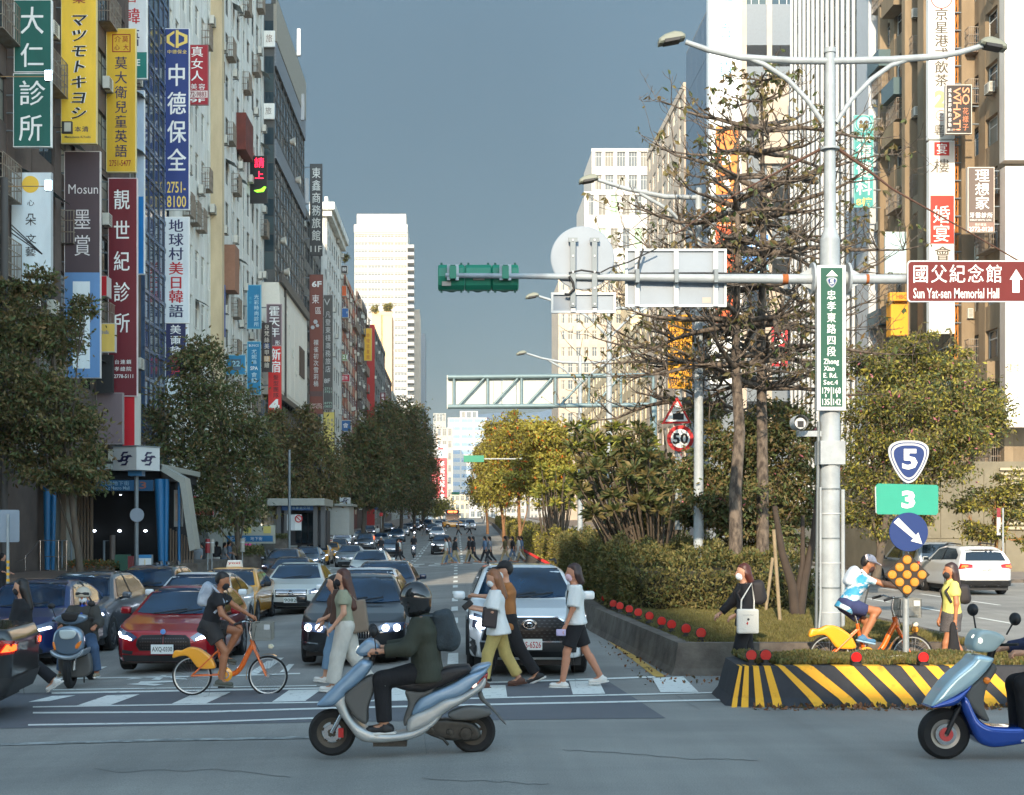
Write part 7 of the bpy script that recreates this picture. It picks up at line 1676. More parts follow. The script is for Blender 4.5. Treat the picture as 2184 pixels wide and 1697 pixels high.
# woman with pink mask
q=G(1228,1466);hh=262/(F/q[1])
e,J,hp=person('woman with a pink mask, white sweatshirt and black knee shorts walking left',q,180,hh,wk(lean=2,hL=18,kL=10,hR=-20,kR=10,fL=2,fR=-8,sL=8,eL=14,sR=-10,eR=20),[('shorts','pants',cl('black',(30,30,34)),dict(len=.82,w=.012,wb=.03)),('sweatshirt','top',cl('white',(214,216,214),.05),dict(sleeve=.95,hem=.02,flare=.02,sg=.045)),('hair','hair',M('hair_dark_brown',(58,40,38),.45,var=.3),dict(len=.0)),('hair_bob','hair',MATS['hair_dark_brown'],dict(len=-.02)),('face_mask','mask',mask_p),('shoe','shoes',sole)],skinm=M('skin_w',(186,130,102),.55),fem=True)
ph=empty('phone',(0,0,0),0,'lilac phone in the hand of the woman with the pink mask','phone');w_=J['wrL']+J['hdL']*.11;ph.location=(q[0]-w_[0]-.02,q[1]-w_[1]-.02,q[2]+w_[2]);box_mesh('case',ph,(0,0,0),(.06,.01,.04),M('phone_lilac',(180,170,206),.3),0,.006,.01)
a=MB();a.prism([(.14,.3),(.16,.1),(.1,.0),(.06,.2)],-.0,.01,M('print_pastel',(226,206,180),.8,col2=(150,190,186),scale=9,thr=(.45,.5)),'y');a.v=[(J['chest'][0]+v[0]-.02,.19,J['chest'][2]+v[2]-.22)for v in a.v];a.build('print',e)
# woman in black with a tote bag
Yk=20.3;X_=(1590-X0)*Yk/F;hh=(1126+2.2*F/Yk-1205)/(F/Yk)
e,J,hp=person('woman in black with auburn hair walking behind the left end of the striped island',(X_,Yk,0),180,hh,wk(lean=2,hL=14,kL=30,hR=-6,kR=10,fL=8,sL=-6,eL=62,sR=28,eR=18,aR=16),[('trousers','pants',cl('black',(30,30,34)),dict(w=.02,wb=.02)),('jacket','top',cl('black',(30,30,34)),dict(sleeve=1.9,hem=.1,sg=.03,flare=.02)),('hair','hair',M('hair_auburn',(78,36,28),.45,var=.3),dict(len=.06,back=.02)),('face_mask','mask',mask_w),('shoe','shoes',shoeb),('backpack','backpack',M('bag_black2',(38,34,36),.7),dict(s=(.08,.13,.2)))],fem=True)
tb=empty('tote_bag',(X_-.03,Yk-.3,J['pel'][2]-.1),0,'white canvas tote bag with a small red and black print hanging on her arm','bag')
tm_=M('canvas_white',(212,210,202),.85,var=.04,bump=.3)
tb.location.z+=.06;V,Q=sdf([('b',(0,0,0),(.135,.02,.155),.02)],.014,.02);link('sack',mesh_np('sack',V,Q,[tm_]),tb);a=MB();a.tube([(-.1,-.02,.16),(-.09,0,.3),(.06,.02,.54),(.1,.05,.3),(.09,.0,.16)],.012,tm_,6);a.build('handle',tb)
a=MB();a.lathe([(0,-.002),(.018,-.001)],black,(.0,-.044,.03),'y',12);a.prism([(-.03,-.03),(-.01,-.05),(.0,-.02),(-.012,0)],-.045,-.043,red);letters(a,'GOOD DAY',-.08,.08,.08,.1,M('print_grey',(150,160,160),.8),-.044,off=0);a.build('print',tb)
# woman in the yellow top
Yk=21.;X_=(2030-X0)*Yk/F;hh=(1126+2.2*F/Yk-1203)/(F/Yk)
e,J,hp=person('woman in a pale yellow top and grey skirt holding a black jacket',(X_,Yk,0),180,hh,wk(lean=1,hL=16,kL=8,hR=-12,kR=12,sL=-2,eL=6,sR=6,eR=10),[('skirt','skirt',M('tweed',(88,84,84),.9,var=.45,scale=70),dict(len=.26)),('top','top',cl('yellow',(222,214,118),.05),dict(sleeve=.6,hem=-.04,neck=1)),('hair','hair',M('hair_dark_brown',(58,40,38)),dict(len=.28,back=.02)),('face_mask','mask',mask_b),('shoe','shoes',shoeb),('backpack','backpack',M('bag_black2',(38,34,36),.7),dict(s=(.06,.12,.15),dz=-.06))],skinm=skin2,fem=True)
jb=empty('jacket',(X_-J['wrL'][0]-.05,Yk-J['wrL'][1]-.04,J['wrL'][2]-.36),0,'black jacket hanging from the hand of the woman in yellow','jacket');sdf_obj('cloth',[C_((0,0,.3),(.03,0,-.2),.04,.1,.6),C_((0,0,0),(-.06,0,-.22),.05,.06,.6)],cl('black',(30,30,34)),jb,.014,.04)
# far pedestrians: two shared bodies dressed in different colours
FP={}
def farp(x,yb,s,face,top,bot,hair,label,grp,pose=0,dz=0):
    k=(pose,)
    if k not in FP:
        J=skel(1.68,[wk(),wk(hL=-18,hR=22,kL=20,kR=6),dict(lean=2,hL=3,hR=-3,eL=60,eR=70,sL=6)][pose]);mt=[M('far_skin',(180,130,104),.6),M('far_top',(90,90,90)),M('far_bottom',(60,60,60)),M('far_hair',(30,24,22),.6)]
        parts=[]
        hd=J['head'];r_=.035
        parts.append(('body',sdf([('e',tuple(hd),(.1,.08,.12))]+[C_(J['elb'+n],J['wr'+n]+J['hd'+n]*.1,.04,.03)for n in 'LR']+[C_(J['knee'+n],J['ank'+n],.055,.04)for n in 'LR']+[C_(J['ank'+n]-np.array([.04,0,.05]),J['ank'+n]+np.array([.13,0,-.05]),.04,.035)for n in 'LR']+[C_(J['neck'],hd,.06,.06)]+[C_(J['pel'],J['neck']-np.array([0,0,.06]),.1,.08,1.4)]+[C_(J['sh'+n],J['elb'+n],.045,.04)for n in 'LR']+[C_(J['hip'+n],J['knee'+n],.08,.055)for n in 'LR'],.035,.04),0))
        parts.append(('top',sdf([C_(J['pel'],J['chest'],.14,.14,1.5),C_(J['chest'],J['neck']-np.array([0,0,.05]),.14,.09,1.7)]+[C_(J['sh'+n],J['elb'+n],.07,.065)for n in 'LR'],.035,.05),1))
        parts.append(('trousers',sdf([C_(J['pel']+np.array([0,0,.02]),J['pel']-np.array([0,0,.05]),.12,.13,1.4)]+[C_(J['hip'+n],J['knee'+n],.1,.075)for n in 'LR']+[C_(J['knee'+n],J['ank'+n]+np.array([0,0,.05]),.075,.06)for n in 'LR'],.035,.04),2))
        parts.append(('hair',sdf([('e',tuple(hd+np.array([-.03,0,.03])),(.11,.1,.12)),C_(hd+np.array([-.06,0,0]),J['neck']+np.array([-.08,0,0]),.07,.05)],.035,.03),3))
        FP[k]=[(n,mesh_np(n,*r,[mt[i]]))for n,r,i in parts]
    Y=F/s;X=(x-X0)/s
    e=empty('person',(X,Y,zg(X,Y)+dz),R(face),label,'person',grp)
    for(n,me),m in zip(FP[k],(None,top,bot,hair)):
        o=link(n,me,e)
        if m:o.material_slots[0].link='OBJECT';o.material_slots[0].material=m
    return e
c=lambda n,col:M('far_'+n,col,.85)
W2,K2,N2,T2,G2,B2,O2=c('white',(206,206,200)),c('black',(32,32,36)),c('navy',(44,54,74)),c('khaki',(160,142,106)),c('grey',(118,122,126)),c('denim',(92,112,136)),c('olive',(92,82,50));HB,HR=c('hair_black',(28,24,24)),c('hair_brown',(70,44,34))
GX='pedestrians on the far crosswalk'
for i,(x,f,t,b,hr,lb)in enumerate([(953,180,W2,T2,HB,'person in white with khaki trousers carrying a bag, leftmost on the far crosswalk'),(960,180,G2,B2,HR,'person in blue jeans second from the left on the far crosswalk'),(970,0,K2,T2,HB,'person in black jacket and khaki trousers third on the far crosswalk'),(1002,180,K2,T2,HB,'person in a black coat before the gap on the far crosswalk'),(1010,180,K2,K2,HB,'person all in black with a backpack in mid stride on the far crosswalk'),
                                   (1035,180,B2,K2,HB,'person in pale blue beside the grey coat on the far crosswalk'),(1045,180,G2,K2,HB,'person in a long grey coat on the far crosswalk'),(1078,180,O2,T2,HB,'sunlit person in dark top and khaki trousers near the median'),(1094,180,K2,B2,HB,'person in black and jeans next to the median'),(1107,180,W2,W2,HR,'sunlit woman in a white dress next to the median'),(1113,180,B2,T2,HB,'person behind the woman in the white dress')]):
    farp(x,1200,34.5 if x<1070 else 33.5,f,t,b,hr,lb,GX,i%2)
for i,(x,s,t,b,lb)in enumerate([(944,17,K2,K2,'dark figure crossing in front of the distant yellow taxi'),(978,16.5,T2,K2,'figure in a brown coat crossing before the distant yellow taxi'),(1001,16,W2,K2,'figure in white with a bicycle by the distant taxi'),(905,15.5,G2,G2,'pale figure standing between the far lanes'),(847,29,K2,K2,'dark haired person crossing beside the dark blue sedan'),(852,28.5,W2,K2,'person in white crossing behind the dark haired one')]):
    farp(x,0,s,180 if i%2 else 0,t,b,HB,lb,'far figures on the road',i%2)
for i,(x,s,f,t,b,ps,lb)in enumerate([(193,44,90,W2,K2,2,'person in white with a black backpack entering the metro'),(422,44,270,G2,T2,2,'masked person sitting by the metro planter'),(433,43,180,K2,K2,2,'person in black beside the cylindrical post'),(462,40,90,K2,W2,2,'person with long black hair on the left pavement'),(478,40,0,G2,B2,0,'person in grey walking beside the poster wall'),(488,39,0,B2,G2,2,'person in blue grey by the poster wall'),(505,38,270,T2,K2,2,'person in tan by the white lamp post cylinder'),(530,34,90,c('pink',(220,60,130)),K2,2,'person in a bright pink top and white cap'),
                                       (544,34,180,B2,K2,2,'person with a grey blue shirt near the hedge planter'),(658,27,0,K2,K2,2,'person in the shade by the pale metro wall'),(805,18,90,W2,K2,2,'person in white by the far kerb'),(1190,0,0,None,None,0,'')]):
    if s:farp(x,0,s,f,t,b,HB,lb,'people on the left pavement',ps,.14)
farp(4,0,62,0,K2,K2,HB,'dark clothed person standing at the far left edge by the yellow post','people on the left pavement',2)
# ---------------------------------------------------------------- two wheelers
def wheel2(par,x,z,r,tr,y=0.,rim=None,spokes=28,disc=None,five=False,wid=None):
    a=MB();n=40;w=wid or tr
    a.lathe([(r-tr*1.6,-w*.7),(r-tr*.5,-w),(r,-w*.35),(r,w*.35),(r-tr*.5,w),(r-tr*1.6,w*.7)],tyre,(x,y,z),'y',n);t=a.build('wheel',par)
    b=MB();b.lathe([(r-tr*1.5,-w*.8),(r-tr*2.3,-w*.6),(r-tr*2.3,w*.6),(r-tr*1.5,w*.8)],rim or rimm,(x,y,z),'y',n)
    if five:
        for i in range(five):
            an=2*PI*i/five+.3;b.box((x+math.cos(an)*r*.38,y,z+math.sin(an)*r*.38),(r*.66,w*.6,r*.13),rim or rimm,Matrix.Rotation(-an,3,'Y'))
        b.lathe([(0,-w*.9),(r*.16,-w*.9),(r*.16,w*.9),(0,w*.9)],rim or rimm,(x,y,z),'y',18)
    else:
        b.tube([(x,y-.04,z),(x,y+.04,z)],.022,rimm,12)
        for i in range(spokes):
            an=2*PI*i/spokes;o=an+(.35 if i%2 else-.35);b.tube([(x+.02*math.cos(o),y+(.03 if i%4<2 else-.03),z+.02*math.sin(o)),(x+(r-tr*2)*math.cos(an),y,z+(r-tr*2)*math.sin(an))],.0022,rimm,3,False)
    b.build('rim',t)
    if disc:c=MB();c.lathe([(disc*.5,-w*1.05),(disc,-w*1.05),(disc,-w*.95),(disc*.5,-w*.95)],chrome,(x,y,z),'y',28);c.build('brake_disc',t)
org=M('bike_orange',(226,104,24),.3,coat=1.);yel_b=M('bike_yellow',(238,160,30),.35,coat=.8,var=.06);basket=M('basket_grey',(150,148,138),.6)
def ubike(label,loc,sx=1.,front_up=0):
    "city bike facing +x, origin under the bottom bracket"
    e=empty('bicycle',loc,0 if sx>0 else PI,label,'bicycle');r=.283;xr,xf=-.477,.603
    wheel2(e,xr,r,r,.018,rim=M('rim_silver',(200,202,200),.35,metal=.5));wheel2(e,xf,r,r,.018,rim=MATS['rim_silver'])
    a=MB();a.tube([(p[0],0,p[1])for p in curve([(.372,.79),(.389,.737),(.303,.566),(.224,.408),(.132,.316),(0,.303)],5,False)],[.03]*6+[.037]*20,org,12);a.build('frame',e)
    a=MB();a.tube([(0,0,.303),(-.09,0,.58),(-.11,0,.71)],.024,org,10);[a.tube(q,.013,org,8)for s in(-1,1)for q in([(-.1,s*.04,.64),(xr,s*.05,r)],[(0,s*.04,.3),(xr,s*.05,r)])];a.build('rear_frame',e)
    a=MB();a.tube([(.372,0,.8),(.41,0,.66)],.034,org,10);[a.tube([(.41,s*.04,.66),(.46,s*.05,.56),(xf-.02,s*.05,r)],.016,org,8)for s in(-1,1)];a.build('fork',e)
    V,Q=slab(curve([(-.75,.535),(-.72,.64),(-.62,.645),(-.51,.69),(-.38,.675),(-.263,.606),(-.184,.527),(-.14,.39),(-.356,.385),(-.43,.44),(-.49,.52),(-.56,.565),(-.66,.555)],4),.05,.012,.02);link('rear_mudguard',mesh_np('rear_mudguard',V,Q,[yel_b]),e)
    a=MB();pts=[(xf+math.cos(t)*(r+.025),math.sin(t)*(r+.025)+r)for t in np.linspace(R(66),R(190),14)]
    for p,q in zip(pts,pts[1:]):a.add([(p[0],-.035,p[1]),(q[0],-.035,q[1]),(q[0],.035,q[1]),(p[0],.035,p[1])],[(0,1,2,3)],yel_b)
    a.build('front_mudguard',e)
    a=MB();a.lathe([(.0,-.05),(.08,-.05),(.105,-.045),(.105,-.025),(0,-.02)],yel_b,(0,0,.303),'y',26);a.lathe([(.045,-.06),(.06,-.06),(.06,-.05)],chrome,(0,0,.303),'y',20);a.build('chain_guard',e)
    a=MB();a.tube([(0,-.08,.3),(-.03,-.09,.14)],.012,chrome,6);a.box((-.03,-.14,.135),(.1,.09,.02),black);a.tube([(0,.08,.3),(.03,.09,.47)],.012,chrome,6);a.box((.03,.14,.475),(.1,.09,.02),black);a.build('crank',e)
    a=MB();a.tube([(-.11,0,.7),(-.17,0,.92)],.016,chrome,8);a.build('seat_post',e);V,Q=sdf([C_((-.3,0,.95),(-.04,0,.95),.06,.03,1.3)],.012,.03,[(0,0,.915,0,0,-1)]);link('saddle',mesh_np('saddle',V,Q,[black]),e)
    a=MB();a.tube([(.372,0,.79),(.34,0,.92),(.36,0,1.03)],.016,chrome,8);a.tube([(.18,-.26,1.03),(.3,-.23,1.07),(.36,-.08,1.04),(.36,.08,1.04),(.3,.23,1.07),(.18,.26,1.03)],.012,chrome,8);a.build('handlebar',e)
    for s in(-1,1):g_=MB();g_.tube([(.16,s*.265,1.025),(.27,s*.24,1.06)],.017,black,8);g_.build('grip',e)
    b=MB();x0,x1,z0,z1=.4,.67,.8,1.04
    for i in range(13):
        t=i/12
        for y in(-.17,.17):b.bb(x0+t*(x1-x0)-.002,x0+t*(x1-x0)+.002,y-.002,y+.002,z0,z1,basket)
        for x in(x0,x1):b.bb(x-.002,x+.002,-.17+t*.34-.002,-.17+t*.34+.002,z0,z1,basket)
        for y in(-.17,.17):b.bb(x0,x1,y-.002,y+.002,z0+t*(z1-z0)-.002,z0+t*(z1-z0)+.002,basket)
        for x in(x0,x1):b.bb(x-.002,x+.002,-.17,.17,z0+t*(z1-z0)-.002,z0+t*(z1-z0)+.002,basket)
        b.bb(x0+t*(x1-x0)-.002,x0+t*(x1-x0)+.002,-.17,.17,z0-.002,z0+.002,basket)
    for z in(z0,z1):b.tube([(x0,-.17,z),(x1,-.17,z),(x1,.17,z),(x0,.17,z)],.006,basket,5,closed=True)
    b.bb(x1-.1,x1-.02,-.176,-.172,z1-.09,z1-.02,whitefr);b.build('basket',e)
    l_=MB();l_.lathe([(0,.03),(.035,.0),(.03,-.05),(0,-.06)],M('lamp_cream',(232,226,200),.3),(xf+.06,0,.7),'x',12);l_.build('lamp',e)
    c_=MB();c_.tube([(xf-.16,-.03,1.0),(xf-.2,-.05,.8),(xf-.12,-.03,.62)],.005,black,4);c_.build('brake_cable',e)
    return e
qb=G(495,1484);kb=162/1.08/(F/qb[1])  # metres per model metre from the photographed wheel base
be=ubike('orange and yellow share bicycle ridden across the left crosswalk',(G(478,1487)[0],qb[1],qb[2]));be.scale=(kb,)*3
# rider of that bicycle
kq=kb;gb=be.location
RID=dict(lean=18,head=12,nod=2,pz=1.0*kq,hL=80,kL=110,hR=36,kR=44,fL=-12,fR=-6,sL=44,eL=14,sR=12,eR=42,aL=14,aR=12)
e,J,hp=person('man in black t-shirt and shorts with a black mask riding the orange bicycle',(gb[0]-.24*kq,gb[1],gb[2]),0,1.68*kq,RID,[('shorts','pants',cl('darkgrey',(48,46,46)),dict(len=.6,w=.02,wb=.035)),('tshirt','top',cl('black',(30,30,34)),dict(sleeve=.6,hem=.1,sg=.022)),('hair','hair',hairb),('face_mask','mask',mask_b),('shoe','shoes',M('shoe_grey',(84,86,78),.8),dict(sole=M('sole_grey',(110,112,104),.8))),('backpack','backpack',M('pack_white',(196,204,214),.7,col2=(130,140,156),scale=5),dict(s=(.06,.13,.2),dz=.06))],skinm=M('skin_rider',(164,108,76),.5,var=.05),curl=50)
# right bicycle and rider
Yr=20.6;xr_=(1835-X0)*Yr/F;be2=ubike('orange and yellow share bicycle passing behind the striped island',(xr_+.08,Yr,0));be2.scale=(1.12,)*3
jers=M('jersey_blue',(60,150,190),.7,col2=(206,222,230),scale=4,thr=(.45,.52),stretch=(1,1,2.4));
e,J,hp=person('cyclist in a blue and white jersey and white cap riding behind the round signs',(xr_-.2,Yr,0),0,1.7,dict(lean=30,head=18,pz=1.08,hL=52,kL=66,hR=80,kR=108,fL=-16,fR=-12,sL=66,eL=16,sR=60,eR=18,aL=12,aR=12),[('shorts','pants',cl('navy',(48,56,96)),dict(len=.62,w=.016,wb=.025)),('jersey','top',jers,dict(sleeve=.6,hem=.08)),('hair','hair',hairb),('cap','cap',M('cap_white',(222,206,208),.8)),('face_mask','mask',M('mask_brown',(70,48,44),.8)),('shoe','shoes',M('shoe_blue',(70,116,150),.7),dict(sole=M('sole_blue',(150,180,200),.8))),('vest','backpack',M('vest_white',(206,216,226),.7,var=.1),dict(s=(.03,.12,.15),dz=.04))],skinm=skin2,curl=50)
# ---- scooters, traced from the side
def SX(x,y,o):return((x-o[0])*o[2],(o[1]-y)*o[2])
blu_s=M('scooter_silver_blue',(142,166,188),.36,metal=.4,coat=.35,col2=(104,138,170),scale=1.4);sil_s=M('scooter_silver',(182,186,186),.38,metal=.4,coat=.3,col2=(160,164,164),scale=5);dk=M('scooter_grey_plastic',(88,88,86),.6);seatm=M('seat_black',(34,32,34),.55,bump=.3,bscale=40);engm=M('engine_dark',(58,56,52),.5,metal=.5,var=.4,scale=12)
def sp(nm,par,pts,w,m,o,res=.012,k=.03,y=0.,sm=4):
    P2=[SX(x,y_,o)for x,y_ in pts]
    if sm:P2=curve(P2,sm)
    return slab_obj(nm,P2,w,m,par,res,k,y)
q=G(858,1612);o=(960,1478,.00131*1.0)  # zoomed tracing: pixel (960,1478) is the ground between the wheels
sc1=empty('motor_scooter',(G(900+0,1612)[0]-.0,q[1],q[2]),0,'silver and pale blue motor scooter ridden left in the foreground','scooter')
kx=F/q[1];o=(960,1478,.285/kx);sc1.location.x=((900+960*.442)/1.5508-X0)/kx
def W1(nm,par,zx,zy,rr,tr,o,**k):p=SX(zx,zy,o);wheel2(par,p[0],p[1],rr*o[2],tr*o[2],**k)
W1('f',sc1,450,1303,176,42,o,rim=M('rim_dark',(70,66,60),.5,metal=.5),five=5,disc=.085,wid=.05);W1('r',sc1,1505,1295,166,44,o,rim=MATS['rim_dark'],five=5,wid=.055)
sp('front_fairing',sc1,[(345,1080),(400,1020),(470,950),(560,860),(640,780),(690,750),(750,765),(755,800),(720,860),(640,940),(560,1000),(548,1030),(480,1090),(400,1105),(352,1098)],.17,blu_s,o,k=.06)
sp('leg_shield',sc1,[(430,1075),(545,1000),(560,1090),(600,1180),(660,1240),(760,1285),(900,1300),(1050,1275),(1180,1210),(1270,1110),(1280,1060),(1330,1040),(1310,1110),(1200,1260),(1060,1340),(900,1365),(760,1370),(660,1350),(590,1270),(520,1170),(480,1100)],.15,sil_s,o,k=.05)
sp('inner_shield',sc1,[(548,1010),(720,880),(770,900),(760,1000),(720,1120),(715,1230),(640,1200),(575,1110)],.14,dk,o,k=.04)
sp('body_panel',sc1,[(1045,1170),(1090,1060),(1180,1000),(1330,940),(1470,860),(1560,830),(1640,785),(1610,830),(1590,870),(1500,960),(1400,1030),(1290,1060),(1180,1120)],.14,blu_s,o,k=.05)
sp('side_panel',sc1,[(1030,1180),(1180,1110),(1285,1050),(1400,1020),(1520,950),(1590,880),(1585,960),(1450,1060),(1330,1130),(1270,1170),(1170,1240),(1060,1290),(1010,1280)],.155,sil_s,o,k=.05)
sp('seat_base',sc1,[(1000,985),(1130,990),(1230,950),(1180,1010),(1090,1060),(1040,1180),(1000,1250),(985,1200),(1020,1080)],.13,dk,o,k=.03)
sp('seat',sc1,[(880,920),(960,900),(1150,880),(1300,815),(1460,795),(1480,810),(1480,850),(1300,940),(1150,990),(1010,985),(920,955)],.15,seatm,o,k=.06)
sp('grab_rail',sc1,[(1470,850),(1530,800),(1640,782),(1600,820),(1530,850),(1490,862)],.13,blu_s,o,k=.03)
sp('tail_light',sc1,[(1480,945),(1530,900),(1612,850),(1600,920),(1580,970),(1490,975)],.12,tail_r,o,k=.03);sp('tail_lamp',sc1,[(1490,940),(1525,915),(1540,940),(1520,965),(1490,962)],.125,M('lamp_clear',(240,210,190),.2,emit=.5),o,k=.02)
sp('engine',sc1,[(1150,1260),(1250,1200),(1450,1210),(1530,1250),(1560,1320),(1500,1360),(1300,1350),(1170,1310)],.1,engm,o,k=.03,y=-.03);sp('air_box',sc1,[(1320,1150),(1450,1100),(1600,1110),(1640,1150),(1600,1175),(1480,1200),(1350,1195)],.09,dk,o,k=.04,y=-.08)
sp('rear_mudguard',sc1,[(1540,1010),(1570,1000),(1590,1050),(1660,1130),(1755,1245),(1730,1230),(1640,1130),(1560,1060)],.07,dk,o,k=.01)
a=MB();a.tube([(*SX(1120,1275,o),0)[:1]+(-.11,)+(SX(1120,1275,o)[1],),(SX(1280,1340,o)[0],-.12,SX(1280,1340,o)[1]),(SX(1320,1385,o)[0],-.12,SX(1320,1385,o)[1])],.015,engm,6);a.bb(SX(760,0,o)[0],SX(1010,0,o)[0],-.1,.1,SX(0,1400,o)[1],SX(0,1360,o)[1],engm)
for zx,zy,r_ in((1450,1300,55),(1330,1290,30),(1200,1270,24)):p=SX(zx,zy,o);a.lathe([(0,-.155),(r_*o[2]*.8,-.15),(r_*o[2],-.1)],engm,(p[0],0,p[1]),'y',20)
a.build('crankcase',sc1)
a=MB()
for s in(-1,1):a.tube([(SX(450,1303,o)[0],s*.06,SX(450,1303,o)[1]),(SX(520,1170,o)[0],s*.06,SX(520,1170,o)[1])],.022,chrome,8)
a.build('fork',sc1);a=MB();a.box((SX(520,1300,o)[0],-.07,SX(520,1300,o)[1]),(.05,.04,.09),red);a.build('brake_caliper',sc1)
a=MB();a.tube([(SX(740,800,o)[0],0,SX(740,800,o)[1]),(SX(760,690,o)[0],0,SX(760,690,o)[1])],.03,black,8);a.tube([(SX(800,690,o)[0],-.32,SX(800,690,o)[1]),(SX(760,690,o)[0],-.1,SX(760,690,o)[1]),(SX(760,690,o)[0],.1,SX(760,690,o)[1]),(SX(800,690,o)[0],.32,SX(800,690,o)[1])],.014,black,8);a.build('handlebar',sc1)
sp('handlebar_cover',sc1,[(630,690),(690,620),(740,600),(800,640),(800,690),(740,715),(670,730)],.13,blu_s,o,k=.04)
a=MB();p=SX(650,690,o);a.lathe([(0,-.03),(.045,-.01),(.055,.03)],M('headlamp',(240,235,215),.2,emit=.6),(p[0],-.04,p[1]),'x',14);a.build('headlight',sc1)
for y_,zx,zy in((-.3,775,535),(.3,740,545)):
    p=SX(zx,zy,o);b_=SX(790,670,o);a=MB();a.tube([(b_[0],y_,b_[1]),(p[0],y_,p[1])],.006,black,5);a.build('mirror_stem',sc1);V,Q=sdf([('e',(p[0],y_,p[1]),(.045,.06,.055))],.012,.01);link('mirror',mesh_np('mirror',V,Q,[black]),sc1)
sp('indicator',sc1,[(500,975),(555,958),(562,975),(520,992)],.155,indic,o,k=.02)
# rider
rp_=sc1.location;pz=SX(1180,830,o)[1];px_=SX(1160,0,o)[0]
arm=cl('olive_jacket',(52,56,46),.15)
e,J,hp=person('rider in a black full face helmet and dark green jacket on the silver scooter',(rp_.x+px_,rp_.y,rp_.z),180,1.80,dict(lean=6,head=14,nod=6,pz=pz,hL=80,kL=84,hR=78,kR=80,fL=-3,fR=-3,sL=26,eL=58,sR=26,eR=58,aL=10,aR=10,faL=-2,faR=-2,shw=1.1),[('trousers','pants',cl('black',(30,30,34)),dict(w=.012,wb=.012)),('jacket','top',arm,dict(sleeve=1.85,hem=.08,g=.035,sg=.03)),('helmet','helmet',M('helmet_black',(30,31,33),.18,coat=1.),dict(full=1,r=.135)),('shoe','shoes',shoeb),('backpack','backpack',M('pack_slate',(48,58,64),.8,var=.3,scale=8,bump=.5),dict(s=(.1,.15,.25),dz=-.02)),('collar','prims',arm,dict(f=lambda J,hp,k:[C_(J['neck']-J['up']*.03,J['neck']+J['up']*.06,.085,.08,1.1)]))],curl=60)
V,Q=sdf([('e',tuple(hp(.0,0,.012)),(.151,.118,.055),J['hl'])],.01,.01,[(*hp(.045,0,0),-math.cos(J['hl']),0,math.sin(J['hl']))]);link('visor',mesh_np('visor',V,Q,[M('visor_smoke',(60,50,48),.08,coat=1.)]),e)
a=MB()
for i in range(3):x_,z_=J['kneeL'][0]+.02-i*.022,J['kneeL'][2]-.02-.03;a.prism([(x_-.02,z_),(x_-.008,z_),(x_+.004,z_+.03+.012*i),(x_-.006,z_+.034+.012*i)],J['kneeL'][1]+.082,J['kneeL'][1]+.085,whitefr)
a.build('trouser_stripes',e)
for t_ in(-1,1):pass
# blue scooter at the right edge
q2=(0,0,0);s2=224.;o2=(1400,1640,.299/s2);cx2=(2600+1400*.4638)/1.5508;Y2=F/s2
sc2=empty('motor_scooter',((cx2-X0)/s2,Y2,0),0,'blue and silver motor scooter entering at the right edge','scooter')
bl2=M('scooter_blue',(24,70,160),.22,metal=.4,coat=1.);ice=M('scooter_ice',(176,204,214),.25,metal=.4,coat=.8)
W1('f',sc2,1125,1460,182,52,o2,rim=M('rim_grey2',(150,146,140),.4,metal=.6),five=5,disc=.1,wid=.06)
a=MB();p=SX(1125,1460,o2);a.lathe([(.02,-.075),(.065,-.075),(.065,-.06)],M('caliper_red',(190,60,60),.4),(p[0],0,p[1]),'y',20);a.build('brake_hub',sc2);W1('r',sc2,2120,1460,175,52,o2,rim=MATS['rim_grey2'],five=5,wid=.06)
sp('front_fairing',sc2,[(1000,1260),(1050,1170),(1150,1050),(1280,940),(1330,890),(1440,910),(1440,940),(1390,1010),(1300,1100),(1180,1180),(1060,1240)],.16,ice,o2,k=.05)
sp('lower_fairing',sc2,[(990,1265),(1060,1225),(1190,1170),(1290,1100),(1250,1170),(1180,1240),(1080,1262)],.165,bl2,o2,k=.04)
sp('leg_shield',sc2,[(1230,1180),(1270,1200),(1330,1330),(1400,1385),(1500,1400),(1697,1395),(2050,1330),(2060,1480),(1800,1500),(1500,1545),(1400,1540),(1330,1500),(1270,1380),(1220,1260)],.15,bl2,o2,k=.05)
sp('inner_shield',sc2,[(1240,1170),(1380,1030),(1440,950),(1470,1000),(1400,1120),(1380,1250),(1420,1360),(1340,1330)],.14,dk,o2,k=.04)
sp('handlebar_cover',sc2,[(1300,830),(1320,760),(1370,715),(1470,730),(1530,775),(1500,820),(1440,870),(1330,870)],.14,M('cover_pale',(170,190,190),.3,coat=.6),o2,k=.04)
a=MB();p=SX(1325,790,o2);V,Q=sdf([('e',(p[0]+.03,-.05,p[1]),(.05,.1,.065))],.012,.01);link('headlight',mesh_np('headlight',V,Q,[M('headlamp',(240,235,215))]),sc2)
for y_,(x1,y1),(x2,y2)in((-.28,(1550,630),(1490,740)),(.28,(1408,590),(1430,730))):
    p,r_=SX(x1,y1,o2),SX(x2,y2,o2);a=MB();a.tube([(r_[0],y_,r_[1]),(p[0],y_,p[1])],.008,black,6);a.build('mirror_stem',sc2);V,Q=sdf([('e',(p[0],y_,p[1]),(.05,.07,.062))],.012,.01);link('mirror',mesh_np('mirror',V,Q,[black]),sc2)
a=MB();p=SX(1180,1340,o2)
for s in(-1,1):a.tube([(SX(1125,1460,o2)[0],s*.07,SX(1125,1460,o2)[1]),(SX(1200,1300,o2)[0],s*.07,SX(1200,1300,o2)[1]),(SX(1400,1000,o2)[0],s*.03,SX(1400,1000,o2)[1])],.024,black,8)
